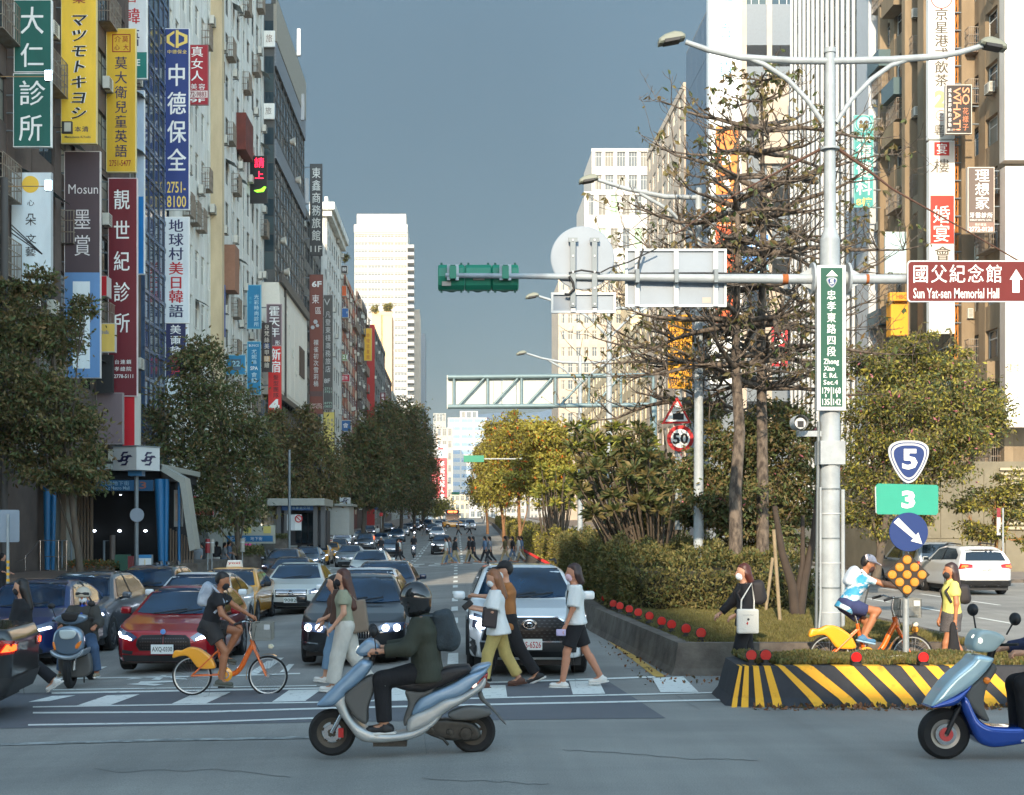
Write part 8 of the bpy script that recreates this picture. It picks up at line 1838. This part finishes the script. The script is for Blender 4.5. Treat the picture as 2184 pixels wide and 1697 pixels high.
a.tube([(SX(1490,830,o2)[0],0,SX(1490,830,o2)[1]),(SX(1560,805,o2)[0],-.32,SX(1560,805,o2)[1])],.014,black,8);a.tube([(SX(1440,960,o2)[0],0,SX(1440,960,o2)[1]),(SX(1490,810,o2)[0],0,SX(1490,810,o2)[1])],.035,black,8);a.build('fork',sc2)
a=MB();p=SX(1390,1070,o2);a.lathe([(0,-.02),(.03,-.01),(.034,.02)],indic,(p[0],-.15,p[1]),'y',14);a.build('side_reflector',sc2)
sp('seat',sc2,[(1800,1050),(2300,1000),(2350,1060),(2100,1130),(1850,1130)],.15,seatm,o2,k=.05);sp('body_panel',sc2,[(1830,1120),(2300,1050),(2440,1000),(2380,1150),(2100,1330),(1850,1380)],.16,bl2,o2,k=.05)
pz2=SX(0,1030,o2)[1]
e,J,hp=person('rider of the blue scooter with only a navy sleeve and black trousers in view',(sc2.location.x+SX(2000,0,o2)[0],Y2,0),180,1.78,dict(lean=8,head=10,pz=pz2,hL=80,kL=86,hR=78,kR=82,fL=-4,fR=-4,sL=38,eL=44,sR=38,eR=44,aL=10,aR=10,shw=1.1),[('trousers','pants',cl('black',(30,30,34)),dict(w=.02,wb=.02)),('jacket','top',cl('navy_sleeve',(44,50,78)),dict(sleeve=1.8,hem=.08,g=.03,sg=.03)),('helmet','helmet',MATS['helmet_black'],dict(r=.135)),('shoe','shoes',shoeb)],curl=60)
# scooter facing us on the left
q3=G(148,1469);s3=F/q3[1];k3=.228/s3  # zoom tile pixel to metres
sc3=empty('motor_scooter',q3,0,'silver blue scooter facing the camera between the woman in black and the red car','scooter');o3=(620,1218,k3)
def fr(nm,pts,y0,y1,m,sm=3,k=.03):
    P2=[SX(x,y,o3)for x,y in pts];P2=curve(P2,sm)if sm else P2;P_=slab(P2,(y1-y0)/2,.014,k);V,Q=P_;V=V+np.array([0,(y0+y1)/2,0]);return link(nm,mesh_np(nm,V,Q,[m]),sc3)
wl=empty  # noqa
a=MB();r3=165*k3;a.lathe([(r3*.6,-.055),(r3*.9,-.055),(r3,-.03),(r3,.03),(r3*.9,.055),(r3*.6,.055)],tyre,(0,.05,r3),'x',30);w3=a.build('wheel',sc3)
a=MB();a.lathe([(r3*.6,-.06),(r3*.9,-.06),(r3,-.03),(r3,.03),(r3*.9,.06)],tyre,(.02,1.3,r3),'x',26);a.build('wheel',sc3)
gb3=M('scooter_grey_blue',(120,140,158),.3,metal=.5,coat=.7)
fr('front_fairing',[(480,740),(500,680),(560,640),(640,630),(710,650),(755,700),(765,800),(740,870),(640,905),(520,880),(478,820)],-.12,.06,gb3,k=.07);fr('mudguard',[(470,850),(540,890),(640,905),(720,880),(775,840),(770,890),(720,925),(630,945),(530,925),(475,890)],-.2,.3,M('mudguard_silver',(150,162,170),.35,metal=.5),k=.04)
fr('leg_shield',[(485,900),(560,930),(700,930),(770,900),(795,1040),(770,1100),(690,1130),(560,1120),(490,1060)],.18,.34,dk,k=.03);fr('handlebar_cover',[(475,560),(560,525),(690,525),(765,540),(770,575),(720,605),(620,625),(530,605),(480,590)],.02,.2,gb3,k=.04);fr('dash',[(540,530),(570,512),(690,512),(700,530),(670,590),(570,590)],-.01,.14,black,k=.02)
fr('headlight',[(545,680),(570,665),(680,665),(705,690),(680,740),(620,755),(560,745)],-.15,-.05,M('headlight_glass',(196,206,204),.12,coat=1.),k=.02)
for p_ in([(480,785),(500,780),(515,850),(495,855)],[(745,765),(752,780),(720,840),(690,840),(700,800)]):fr('indicator',p_,-.135,-.02,indic,2,.015)
a=MB()
for s in(-1,1):a.tube([(s*.07,.05,r3),(s*.075,.1,r3+.3)],.02,chrome,8)
a.build('fork',sc3);a=MB();a.tube([(-.32,.16,SX(0,590,o3)[1]),(-.1,.12,SX(0,585,o3)[1]),(.12,.12,SX(0,575,o3)[1]),(.34,.16,SX(0,565,o3)[1])],.015,black,8);a.build('handlebar',sc3)
for zx,zy in((435,450),(812,428)):
    p=SX(zx,zy,o3);V,Q=sdf([('e',(p[0],.1,p[1]),(.065,.03,.05))],.012,.01);link('mirror',mesh_np('mirror',V,Q,[black]),sc3);a=MB();a.tube([(p[0]*.8,.12,SX(0,560,o3)[1]),(p[0],.1,p[1])],.007,black,5);a.build('mirror_stem',sc3)
fr('seat',[(520,660),(720,660),(740,740),(720,800),(520,800)],.7,1.35,seatm,k=.05)
kk3=1.62;e,J,hp=person('man in a beige helmet and white mask on the scooter that faces the camera',(q3[0]+.02,q3[1]+.82,q3[2]),270,1.66*kk3/1.62,dict(lean=4,nod=4,pz=.80,hL=64,kL=72,haL=22,hR=64,kR=72,haR=24,sL=26,eL=50,sR=26,eR=50,aL=22,aR=22,faL=-2,faR=-2,shw=1.15),[('trousers','pants',cl('jeans',(62,84,112),.2),dict(w=.018,wb=.015)),('jacket','top',cl('dark_jacket',(58,56,52)),dict(sleeve=1.85,hem=.08,g=.04,sg=.04)),('helmet','helmet',M('helmet_beige',(186,176,158),.35,coat=.5),dict(r=.13)),('face_mask','mask',mask_w),('shoe','shoes',M('shoe_tan',(150,140,118),.8)),('scarf','prims',M('scarf_blue',(30,70,170),.8),dict(f=lambda J,hp,k:[C_(J['neck']+np.array([.05,0,-.02]),J['chest']+np.array([.14,0,-.02]),.05,.03,1.3)]))],skinm=M('skin_old',(176,116,86),.6),curl=50)
V,Q=sdf([C_(hp(.1,-.06,.06),hp(.1,.06,.06),.025,.025),C_(hp(.06,-.09,.05),hp(.06,.09,.05),.03,.03)],.012,.03);link('helmet_peak',mesh_np('helmet_peak',V,Q,[black]),e)
# small scooters and bicycles farther off
def far_scooter(x,s,col,lb):
    X,Y=(x-X0)/s,F/s;z=zg(X,Y);e=empty('motor_scooter',(X,Y,z),0,lb,'scooter','far scooters');a=MB();a.lathe([(.12,-.05),(.23,-.05),(.23,.05),(.12,.05)],tyre,(0,0,.23),'x',14);a.build('wheel',e)
    V,Q=sdf([('b',(0,.15,.62),(.15,.1,.2),.06),('b',(0,.8,.6),(.12,.4,.12),.05),('b',(0,.1,.98),(.26,.04,.03),.03)],.04,.05);link('body',mesh_np('body',V,Q,[col]),e);a=MB();a.lathe([(0,-.02),(.07,-.02),(.08,.02)],drl,(0,-.02,.8),'y',10);a.build('headlight',e)
    p=farp(x,0,s,270,K2,K2,W2,'rider of the '+' '.join(lb.split()[:12]),'far scooter riders',2);p.location=(X,Y+.6,z+.12)
far_scooter(882,27,gry,'small grey scooter with a rider in the open lane before the far crosswalk');far_scooter(884,17,blkp,'scooter with a bright headlamp in the far left lane');far_scooter(897,12.5,blkp,'distant scooter with a dazzling headlamp');far_scooter(812,27,blkp,'dark scooter beside the pale silver sedan')
# ---------------------------------------------------------------- left pavement: metro entrance, posts, shops
def fbox(name,par,x0,y0,x1,y1,Y,t0,t1,m,mb=None):
    a=mb or MB();pbox(a,x0,y0,x1,y1,Y,t0,t1,m);return a.build(name,par)if not mb else None
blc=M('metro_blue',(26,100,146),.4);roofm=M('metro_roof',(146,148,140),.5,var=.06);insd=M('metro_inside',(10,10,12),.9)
Ym=60.;me_=empty('metro_entrance',(0,0,0),0,'metro entrance with blue columns, flat grey roof and dark stairwell behind the cars','metro entrance')
fbox('roof',me_,60,990,345,1002,Ym,0,9,roofm);a=MB();ppoly(a,[(340,990),(394,1020),(417,1172),(404,1176),(383,1030),(338,1002)],Ym,0,1.2,roofm);a.build('side_beam',me_)
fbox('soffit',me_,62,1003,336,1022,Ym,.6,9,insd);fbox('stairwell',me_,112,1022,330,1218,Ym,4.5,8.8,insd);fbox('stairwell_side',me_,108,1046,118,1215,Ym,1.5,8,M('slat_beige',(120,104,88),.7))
for i in range(7):fbox('slat',me_,118+i*7,1050,122+i*7,1200,Ym,2.5,2.7,MATS['slat_beige'])
for(xt,xb,w0,w1)in((96,97,9,6),(111,108,6,4),(337,342,11,7),(352,350,6,5),(379,379,3,3)):
    a=MB();p,q_=P(xb,1216,Ym),P(xt,1022,Ym);a.tube([(p[0],Ym+.3,p[2]),(q_[0],Ym+.3,q_[2])],[w1/50,w0/50],blc,14);a.build('column',me_)
fbox('sign_band',me_,130,1024,324,1047,Ym,.3,.5,M('metro_band',(34,84,120),.5));lpx(me_,[('東區地下街',216,1026,276,1037,M('metro_text',(150,180,196),.5)),('East Metro Mall',220,1038,276,1045,M('metro_text')),('3',298,1028,312,1043,M('exit_red',(150,90,70),.5))],Ym+.29,off=.01)
fbox('poster_case',me_,359,1044,377,1124,Ym,1.2,1.4,M('case_grey',(164,168,166),.5));fbox('poster',me_,362,1052,374,1112,Ym,1.18,1.199,M('poster_tan',(180,160,140),.6,var=.3,scale=1.5))
for i in range(9):fbox('rail_bar',me_,352+i*6,1128+i*3,355+i*6,1204,Ym,1,1.08,MATS['slat_beige'])
fbox('plinth',me_,322,1203,418,1236,Ym,.4,9,kerbmat)
spot=M('spotlight',(220,235,255),.3,emit=5)
for x,y in((201,1133),(255,1133),(310,1133),(257,1056)):a=MB();c=P(x,y,Ym+4.2);V,Q=sdf([('e',c,(.09,.03,.05))]if y>1100 else[('e',c,(.06,.03,.02))],.02,.01);link('downlight',mesh_np('downlight',V,Q,[spot]),me_)
a=MB();[a.tube([P(x,1208,Ym+3.9),P(x+26,1208,Ym+3.9)],.1,chrome,8)for x in(134,200,226,262)];a.build('escalator_rail',me_)
a=MB()
for x0 in(132,222):a.tube([P(x0,1212,Ym+1),P(x0,1154,Ym+1),P(x0+20,1154,Ym+1),P(x0+20,1212,Ym+1)],.05,greysteel,6)
a.build('barrier',me_);a=MB();a.tube([P(240,1216,Ym),P(240,1142,Ym)],.12,M('bollard_brown',(96,86,80),.6),10);a.build('barrier_post',me_)
ms=empty('metro_sign',(0,0,0),0,'grey cube sign with dark metro logos on a tall grey pole','sign');Yc=56.
a=MB();cx,cz=P(291,0,Yc)[0],P(0,980,Yc)[2];hw=.62;a.box((0,0,0),(1.28,1.28,.92),M('cube_grey',(182,184,182),.5,var=.03),Matrix.Rotation(R(-32),3,'Z'));o=a.build('cube',ms);o.location=(cx,Yc,cz)
a=MB();a.box((0,0,.48),(1.34,1.34,.05),greysteel,Matrix.Rotation(R(-32),3,'Z'));o=a.build('lid',ms);o.location=(cx,Yc,cz)
def mlogo(par,loc,rz,s):
    a=MB();nv=M('logo_navy',(26,26,62),.5)
    for q in([(-1,-.15),(-.55,-.15),(-.3,.3),(.3,.3),(.3,.1),(-.1,.1),(-.35,-.4),(-.8,-.4)],[(1,.15),(.55,.15),(.3,-.3),(-.3,-.3),(-.3,-.1),(.1,-.1),(.35,.4),(.8,.4)],[(-.5,.3),(-.2,.8),(.5,.8),(.35,.6),(-.05,.6),(-.25,.3)],[(.5,-.3),(.2,-.8),(-.5,-.8),(-.35,-.6),(.05,-.6),(.25,-.3)]):a.prism([(x*s,z*s*.8)for x,z in q],-.012,0,nv)
    o=a.build('logo',par);o.location=loc;o.rotation_euler.z=rz
for an in(R(-32),R(58)):
    n=Vector((math.sin(an),-math.cos(an),0))
    if n.y<0:mlogo(ms,(cx+n.x*.645,Yc+n.y*.645,cz),an,.42)
a=MB();a.tube([(cx,Yc,-.3),(cx,Yc,cz-.46)],.085,greysteel,10);a.build('pole',ms);fbox('band',ms,277,1004,306,1016,Yc,-.3,.3,blc)
a=MB();a.lathe([(0,-.01),(.28,-.01),(.28,.02),(0,.02)],white,P(292,1099,Yc-.15),'y',24);tag(a.build('road_sign'),'small round pale sign back on the metro cube pole','road sign')
sign('small clinic board with department list above the metro roof edge',20,968,100,1009,55,(120,130,132),[('大仁診',41,970,76,978,W_),('內兒科家醫耳鼻喉',26,982,96,989,DK,dict(off=0)),('減重門診過敏性鼻炎',26,991,96,998,DK,dict(off=0)),('TEL 02-8771-0779',30,1002,78,1006,W_,dict(off=0)),('2F',86,1001,96,1007,W_)],(100,104,104),panels=[((206,210,206),21,980,99,1000)])
sign('dark mauve vertical chinese medicine clinic sign with a white frame at the left',19,838,78,945,54.5,(82,72,74),[('中醫診所',44,868,70,942,(190,196,216),dict(off=.005,fit=1.))],(216,214,208))
sb_=empty('road_sign',(0,0,0),0,'white rectangular sign back on a striped post at the left edge','road sign');Yl=40.
a=MB();a.prism(rrect(-20,1088,41,1157,4,Yl),Yl,Yl+.03,white);a.build('sign_plate',sb_);a=MB();ppx(a,[(17,1245),(17,1097)],Yl-.1,3,steel,10);a.build('post',sb_)
for i in range(4):a=MB();ppx(a,[(17,1241-i*13),(17,1235-i*13)],Yl-.1,3.3,yel,10);a.build('yellow_band',sb_)
for i in range(3):tag((lambda a:(a.bb(-19.5+i*.0,-13.9-.35*i,50.4+i*.4,60,-.3,.02+.17*i,M('step_stone',(112,94,82),.8,var=.12)),a.build('step'))[1])(MB()),'stone step',kind='structure')
hr_=empty('handrail',(0,0,0),0,'steel handrail on the steps left of the metro entrance','handrail');a=MB();Yh=51.
ppx(a,[(33,1200),(52,1192),(84,1153),(142,1153)],Yh,1.2,chrome,6);ppx(a,[(96,1188),(150,1188)],Yh,1.1,chrome,6);[ppx(a,[(x,1153 if x>80 else 1185),(x,1218)],Yh,1.2,chrome,6)for x in(54,86,125,142)];a.build('rail',hr_)
def planter(x0,x1,yt,yb,Y,lb,n=2500,red_=False):
    e=empty('planter',(0,0,0),0,lb,'planter');fbox('box',e,x0,(yt+yb)/2,x1,yb+12,Y,0,1,kerbmat);p,q_=P(x0,yb,Y),P(x1,yt,Y);rg=np.random.default_rng(int(x0));pt=np.stack([rg.uniform(p[0],q_[0],n),rg.uniform(Y-.1,Y+1,n),rg.uniform((p[2]+q_[2])/2-.1,q_[2],n)],1)
    leaves('shrub',pt,np.tile([0,-.3,1.],(n,1)),.12,[lf_dark,lf_olive]+([lf_or]if red_ else[]),[.5,.4]+([.1]if red_ else[]),e,seed=3,kind='stuff')
planter(141,256,1199,1216,55,'low planter of reddish shrubs in front of the metro entrance',red_=True);planter(511,557,1166,1200,68,'square clipped shrub planter on the left pavement');planter(585,612,1140,1158,90,'small planter before the second metro entrance',1200)
e=empty('utility_box',(0,0,0),0,'green and red boxes beside the metro pole','utility box');fbox('green_box',e,245,1184,272,1218,55,0,.6,M('box_green',(30,76,60),.6));fbox('red_box',e,272,1187,280,1218,55,.05,.5,M('box_red',(110,40,44),.6))
sign('low white map board with a blue header beside the metro pole',295,1184,324,1217,54,(206,212,212),[],(120,130,134),panels=[((40,120,170),296,1184,323,1191),((210,190,130),308,1194,310,1212)],brk=False)
for i,(x,m,y0,y1,Y,lb)in enumerate([(443,M('post_red',(130,30,36),.5),1150,1180,62,'short red cylinder on a thin post on the left pavement'),(452,M('post_grey',(150,146,136),.5),1150,1181,62.5,'grey cylinder on a thin post beside the red one'),(517,M('post_grey'),1149,1178,64,'grey cylinder on a thin post before the clipped planter')]):
    e=empty('bus_stop_post',(0,0,0),0,lb,'post');a=MB();ppx(a,[(x,y1),(x,y0)],Y,5,m,14);a.build('drum',e);a=MB();ppx(a,[(x,y1+36),(x,y1)],Y,1.3,steel,6);a.build('post',e);a=MB();ppx(a,[(x,y0+7),(x,y0+9)],Y-.01,5.2,whitefr,14);a.build('band',e)
# poster wall and second entrance
e=empty('poster_wall',(0,0,0),0,'long poster wall with yellow and blue panels behind the pedestrians','wall');Yv=82.
fbox('panel',e,478,1121,586,1160,Yv,0,.3,M('poster_cream',(176,176,160),.6));fbox('blue_panel',e,484,1143,582,1156,Yv,-.02,0,M('poster_blue',(34,110,160),.5));[fbox('yellow_panel',e,x,1123,x+16,1138,Yv,-.02,0,M('poster_yellow',(214,196,110),.5))for x in(520,562)];lpx(e,[('忠孝敦化 地下街',490,1145,560,1154,W_ if False else white_l)],Yv-.03,off=0)
e=empty('metro_entrance',(0,0,0),0,'second grey metro entrance with a blue sign band under the brownish tree','metro entrance');Ye=96.
fbox('canopy',e,573,1064,694,1079,Ye,-.6,6,roofm)
for x in(590,606,668,684):fbox('column',e,x,1079,x+9,1170,Ye,0,.5,M('column_grey',(84,84,84),.6))
fbox('wall',e,590,1088,690,1165,Ye,2.5,5,M('metro_wall2',(52,52,54),.7));fbox('sign_band',e,601,1079,668,1089,Ye,-.1,.1,M('band_blue',(24,76,130),.5));lpx(e,[('忠孝敦化站',622,1080.5,662,1087.5,M('metro_text'))],Ye-.11,off=0)
for i in range(3):fbox('door',e,622+i*14,1095,634+i*14,1160,Ye,2.3,2.45,glassd)
e=empty('metro_entrance',(0,0,0),0,'pale tiled metro lift housing with a logo box on its roof','lift housing');Yf=112.
fbox('wall',e,687,1080,745,1142,Yf,0,5,M('tile_pale',(166,166,160),.6,var=.05));[fbox('panel',e,688+i*19,1082+j*20,705.5+i*19,1100.5+j*20,Yf,-.04,0,MATS['tile_pale'])for i in range(3)for j in range(3)];fbox('roof',e,684,1075,752,1080,Yf,-.4,5.4,roofm);fbox('logo_box',e,725,1062,747,1075,Yf,-.3,.4,MATS['cube_grey']);c=P(736,1068.5,Yf-.3);mlogo(e,c,0,.32)
e=sign('pair of white sign plates with a no turning sign on a thin post',612,1098,643,1132,80,(186,190,190),[],(170,174,174),th=.05,panels=[((210,212,208),629,1099,642,1131)],brk=False);a=MB();c=P(637,1107,79.95);a.lathe([(.16,-.03),(.22,-.03),(.22,-.01)],red,c,'y',20);a.tube([(c[0]-.13,c[1]-.03,c[2]+.13),(c[0]+.13,c[1]-.03,c[2]-.13)],.025,red,5);a.build('ban_ring',e);a=MB();ppx(a,[(619,1102),(619,1150)],79.9,1.2,steel,6);a.build('post',e)
e=empty('street_lamp',(0,0,0),0,'thick grey lamp post rising into the brownish street tree','street lamp');a=MB();ppx(a,[(617,1190),(617,960)],76,3,greysteel,10);a.build('pole',e)
e=empty('utility_pole',(0,0,0),0,'dark grey pole with cables at the far left edge','pole');a=MB();ppx(a,[(9,1210),(9,380)],53,8,M('pole_dark',(74,72,70),.7),10);a.build('pole',e)
a=MB();[ppx(a,[(24,y),(90,y+62-k*8)],52.5,1.3,black,5)for k,y in enumerate((480,488,497))];a.build('cable',e)
# shop fronts along the left row
rnd=random.Random(12);lit=M('shop_light',(255,236,200),.5,emit=1.2)
cols=[(34,96,140),(180,30,40),(30,120,90),(220,196,150),(40,40,44),(196,90,40),(214,216,212),(120,30,60)];Yn=62.;txt=['美食','藥局','眼鏡','咖啡','服飾','手機','書店','火鍋','麵包','髮廊','鞋店','珠寶','便當','茶']
shp='brown blue red green cream black orange white plum'.split();k=0
while Yn<210:
    w_=rnd.uniform(18,23);c_=cols[k%8];X=-17.05 if 129<Yn<158 else-17.9;e=empty('corner_shop',(X,Yn,.0),LR,'street level shop with a %s fascia reading %s behind the left trees'%(('blue','red','green','cream','black','orange','white','plum')[k%8],txt[k%14]),'shop')
    a=MB();a.bb(.1,w_-.1,-.45,-.05,3.1,4.3,cm_(c_));f_=a.build('fascia',e);t_=MB();letters(t_,txt[k%14],.8,3.25,w_-.8,4.15,white_l if sum(c_)<500 else black,-.46);t_.build('lettering',f_)
    a=MB();a.bb(.2,w_-.2,-.04,0,.3,3.05,GLS[3]);a.build('glass',e);a=MB();[a.bb(x-.05,x+.05,-.1,-.04,0,3.1,frm_d)for x in np.linspace(.2,w_-.2,4)];a.build('frame',e)['kind']='stuff'
    a=MB();a.bb(.5,w_*rnd.uniform(.4,.9),-.06,-.045,rnd.uniform(1.8,2.2),2.7,lit if k%2 else cm_(cols[(k+3)%8]));a.build('window_display',e)
    a=MB();a.bb(-.3,.1,-1.1,0,-.2,5.2,wal['grey']);a.build('pillar',e)
    Yn+=w_;k+=1
# parked motor scooters in a row on the left pavement
me2=None
for i in range(14):
    Y=56+i*1.05 if i<5 else 78+(i-5)*2.2;X=-12.3-(.5 if i%2 else 0)
    if me2 is None:
        me2=empty('parked_scooter',(X,Y,0),0,'','scooter','parked scooters along the left kerb');a=MB();[a.lathe([(.13,-.05),(.24,-.05),(.24,.05),(.13,.05)],tyre,(x,0,.24),'y',14)for x in(-.6,)];a.build('wheel',me2);a=MB();a.lathe([(.13,-.05),(.24,-.05),(.24,.05),(.13,.05)],tyre,(.6,0,.24),'y',14);a.build('wheel',me2)
        V,Q=sdf([C_((.45,0,.45),(.35,0,1.),.12,.08),C_((.4,0,.35),(-.1,0,.32),.1,.1),C_((-.1,0,.5),(-.75,0,.62),.15,.12)],.04,.06);link('body',mesh_np('body',V,Q,[M('scooter_body_dark',(60,64,70),.35,coat=.5)]),me2);V,Q=sdf([C_((-.05,0,.76),(-.65,0,.8),.09,.09,1.2)],.04,.04);link('seat',mesh_np('seat',V,Q,[seatm]),me2);o=me2
        a=MB();a.tube([(.3,-.3,1.05),(.35,0,1.),(.3,.3,1.05)],.02,black,5);a.build('handlebar',me2)
    else:o=dup(me2)
    o.location=(X,Y,zg(X,Y)+.14);o.rotation_euler.z=rnd.uniform(-.15,.15);o['label']='dark scooter parked on the left pavement, one of a row under the trees'
# far signal boxes and small signs
for i,(x0,y0,x1,y1,Y,lb)in enumerate([(989,972,1032,986,110,'green traffic light seen from behind over the far crosswalk'),(963,1050,980,1056,240,'tiny green traffic light far down the avenue')]):
    e=empty('traffic_light',(0,0,0),0,lb,'traffic light');fbox('signal_box',e,x0,y0,x1,y1,Y,0,.3,gp);fbox('signal_arm',e,x1,(y0+y1)/2-1,x1+90*(1-i*.6),(y0+y1)/2+1,Y,.1,.2,steel)
for x,y,r,Y,m,lb in((1058,1069,4.5,150,blue_s,'small round blue sign on the far median'),(1315,1052,6,60,blue_s,'small blue square bus sign beyond the median trees'),(802,1085,3.5,150,blue_s,'small round blue sign under the far left trees'),(813,1098,4,145,red,'small no parking sign under the far left trees')):
    e=empty('road_sign',(0,0,0),0,lb,'road sign');a=MB();a.lathe([(0,-.02),(r*Y/F,-.02),(r*Y/F,.02),(0,.02)],m,P(x,y,Y),'y',16);a.build('sign_plate',e);a=MB();ppx(a,[(x,y),(x,y+30)],Y+.06,.9,steel,6);a.build('post',e)
e=empty('banner_pole',(0,0,0),0,'white pole with a narrow red and white banner before the concrete annex','banner');a=MB();ppx(a,[(2139,1212),(2139,1084)],49,2,polew,8);a.build('pole',e);fbox('banner',e,2126,1085,2134,1142,49,0,.02,cm_((196,190,186)));fbox('banner_top',e,2126,1084,2134,1104,49,-.01,-.001,cm_((130,30,40)))
# cracks, tar seams and patches on the near asphalt
a=MB();tar=M('tar_seam',(112,112,110),.8);rnd=random.Random(2)
for x,y,n,dx in((1395,1450,14,7),(200,1640,30,14),(1200,1600,26,16),(900,1660,18,15)):
    pts=[(x,y)]
    for _ in range(n):pts.append((pts[-1][0]+dx,pts[-1][1]+rnd.uniform(-2.2,3.)if x!=1395 else pts[-1][1]+rnd.uniform(2,7)))
    pxl(a,[p for p in pts if p[1]<1696],.9,tar,.004)
tag(a.build('tar_seams'),'thin dark cracks and tar seams in the near asphalt',kind='stuff')
# faint city haze
hz=MB();hz.bb(-1300,1300,-135,4700,-1.5,175,whitefr)
hz=hz.build('haze');hm=bpy.data.materials.new('haze_volume');hm.use_nodes=True;ht=hm.node_tree;ht.nodes.remove(ht.nodes['Principled BSDF'])
pv_=ht.nodes.new('ShaderNodeVolumePrincipled');pv_.inputs['Color'].default_value=(.86,.92,1,1);pv_.inputs['Density'].default_value=.00013;pv_.inputs['Anisotropy'].default_value=.1
ht.links.new(pv_.outputs[0],ht.nodes['Material Output'].inputs['Volume']);hz.data.materials.clear();hz.data.materials.append(hm)
tag(hz,'thin pale haze over the avenue',kind='stuff')
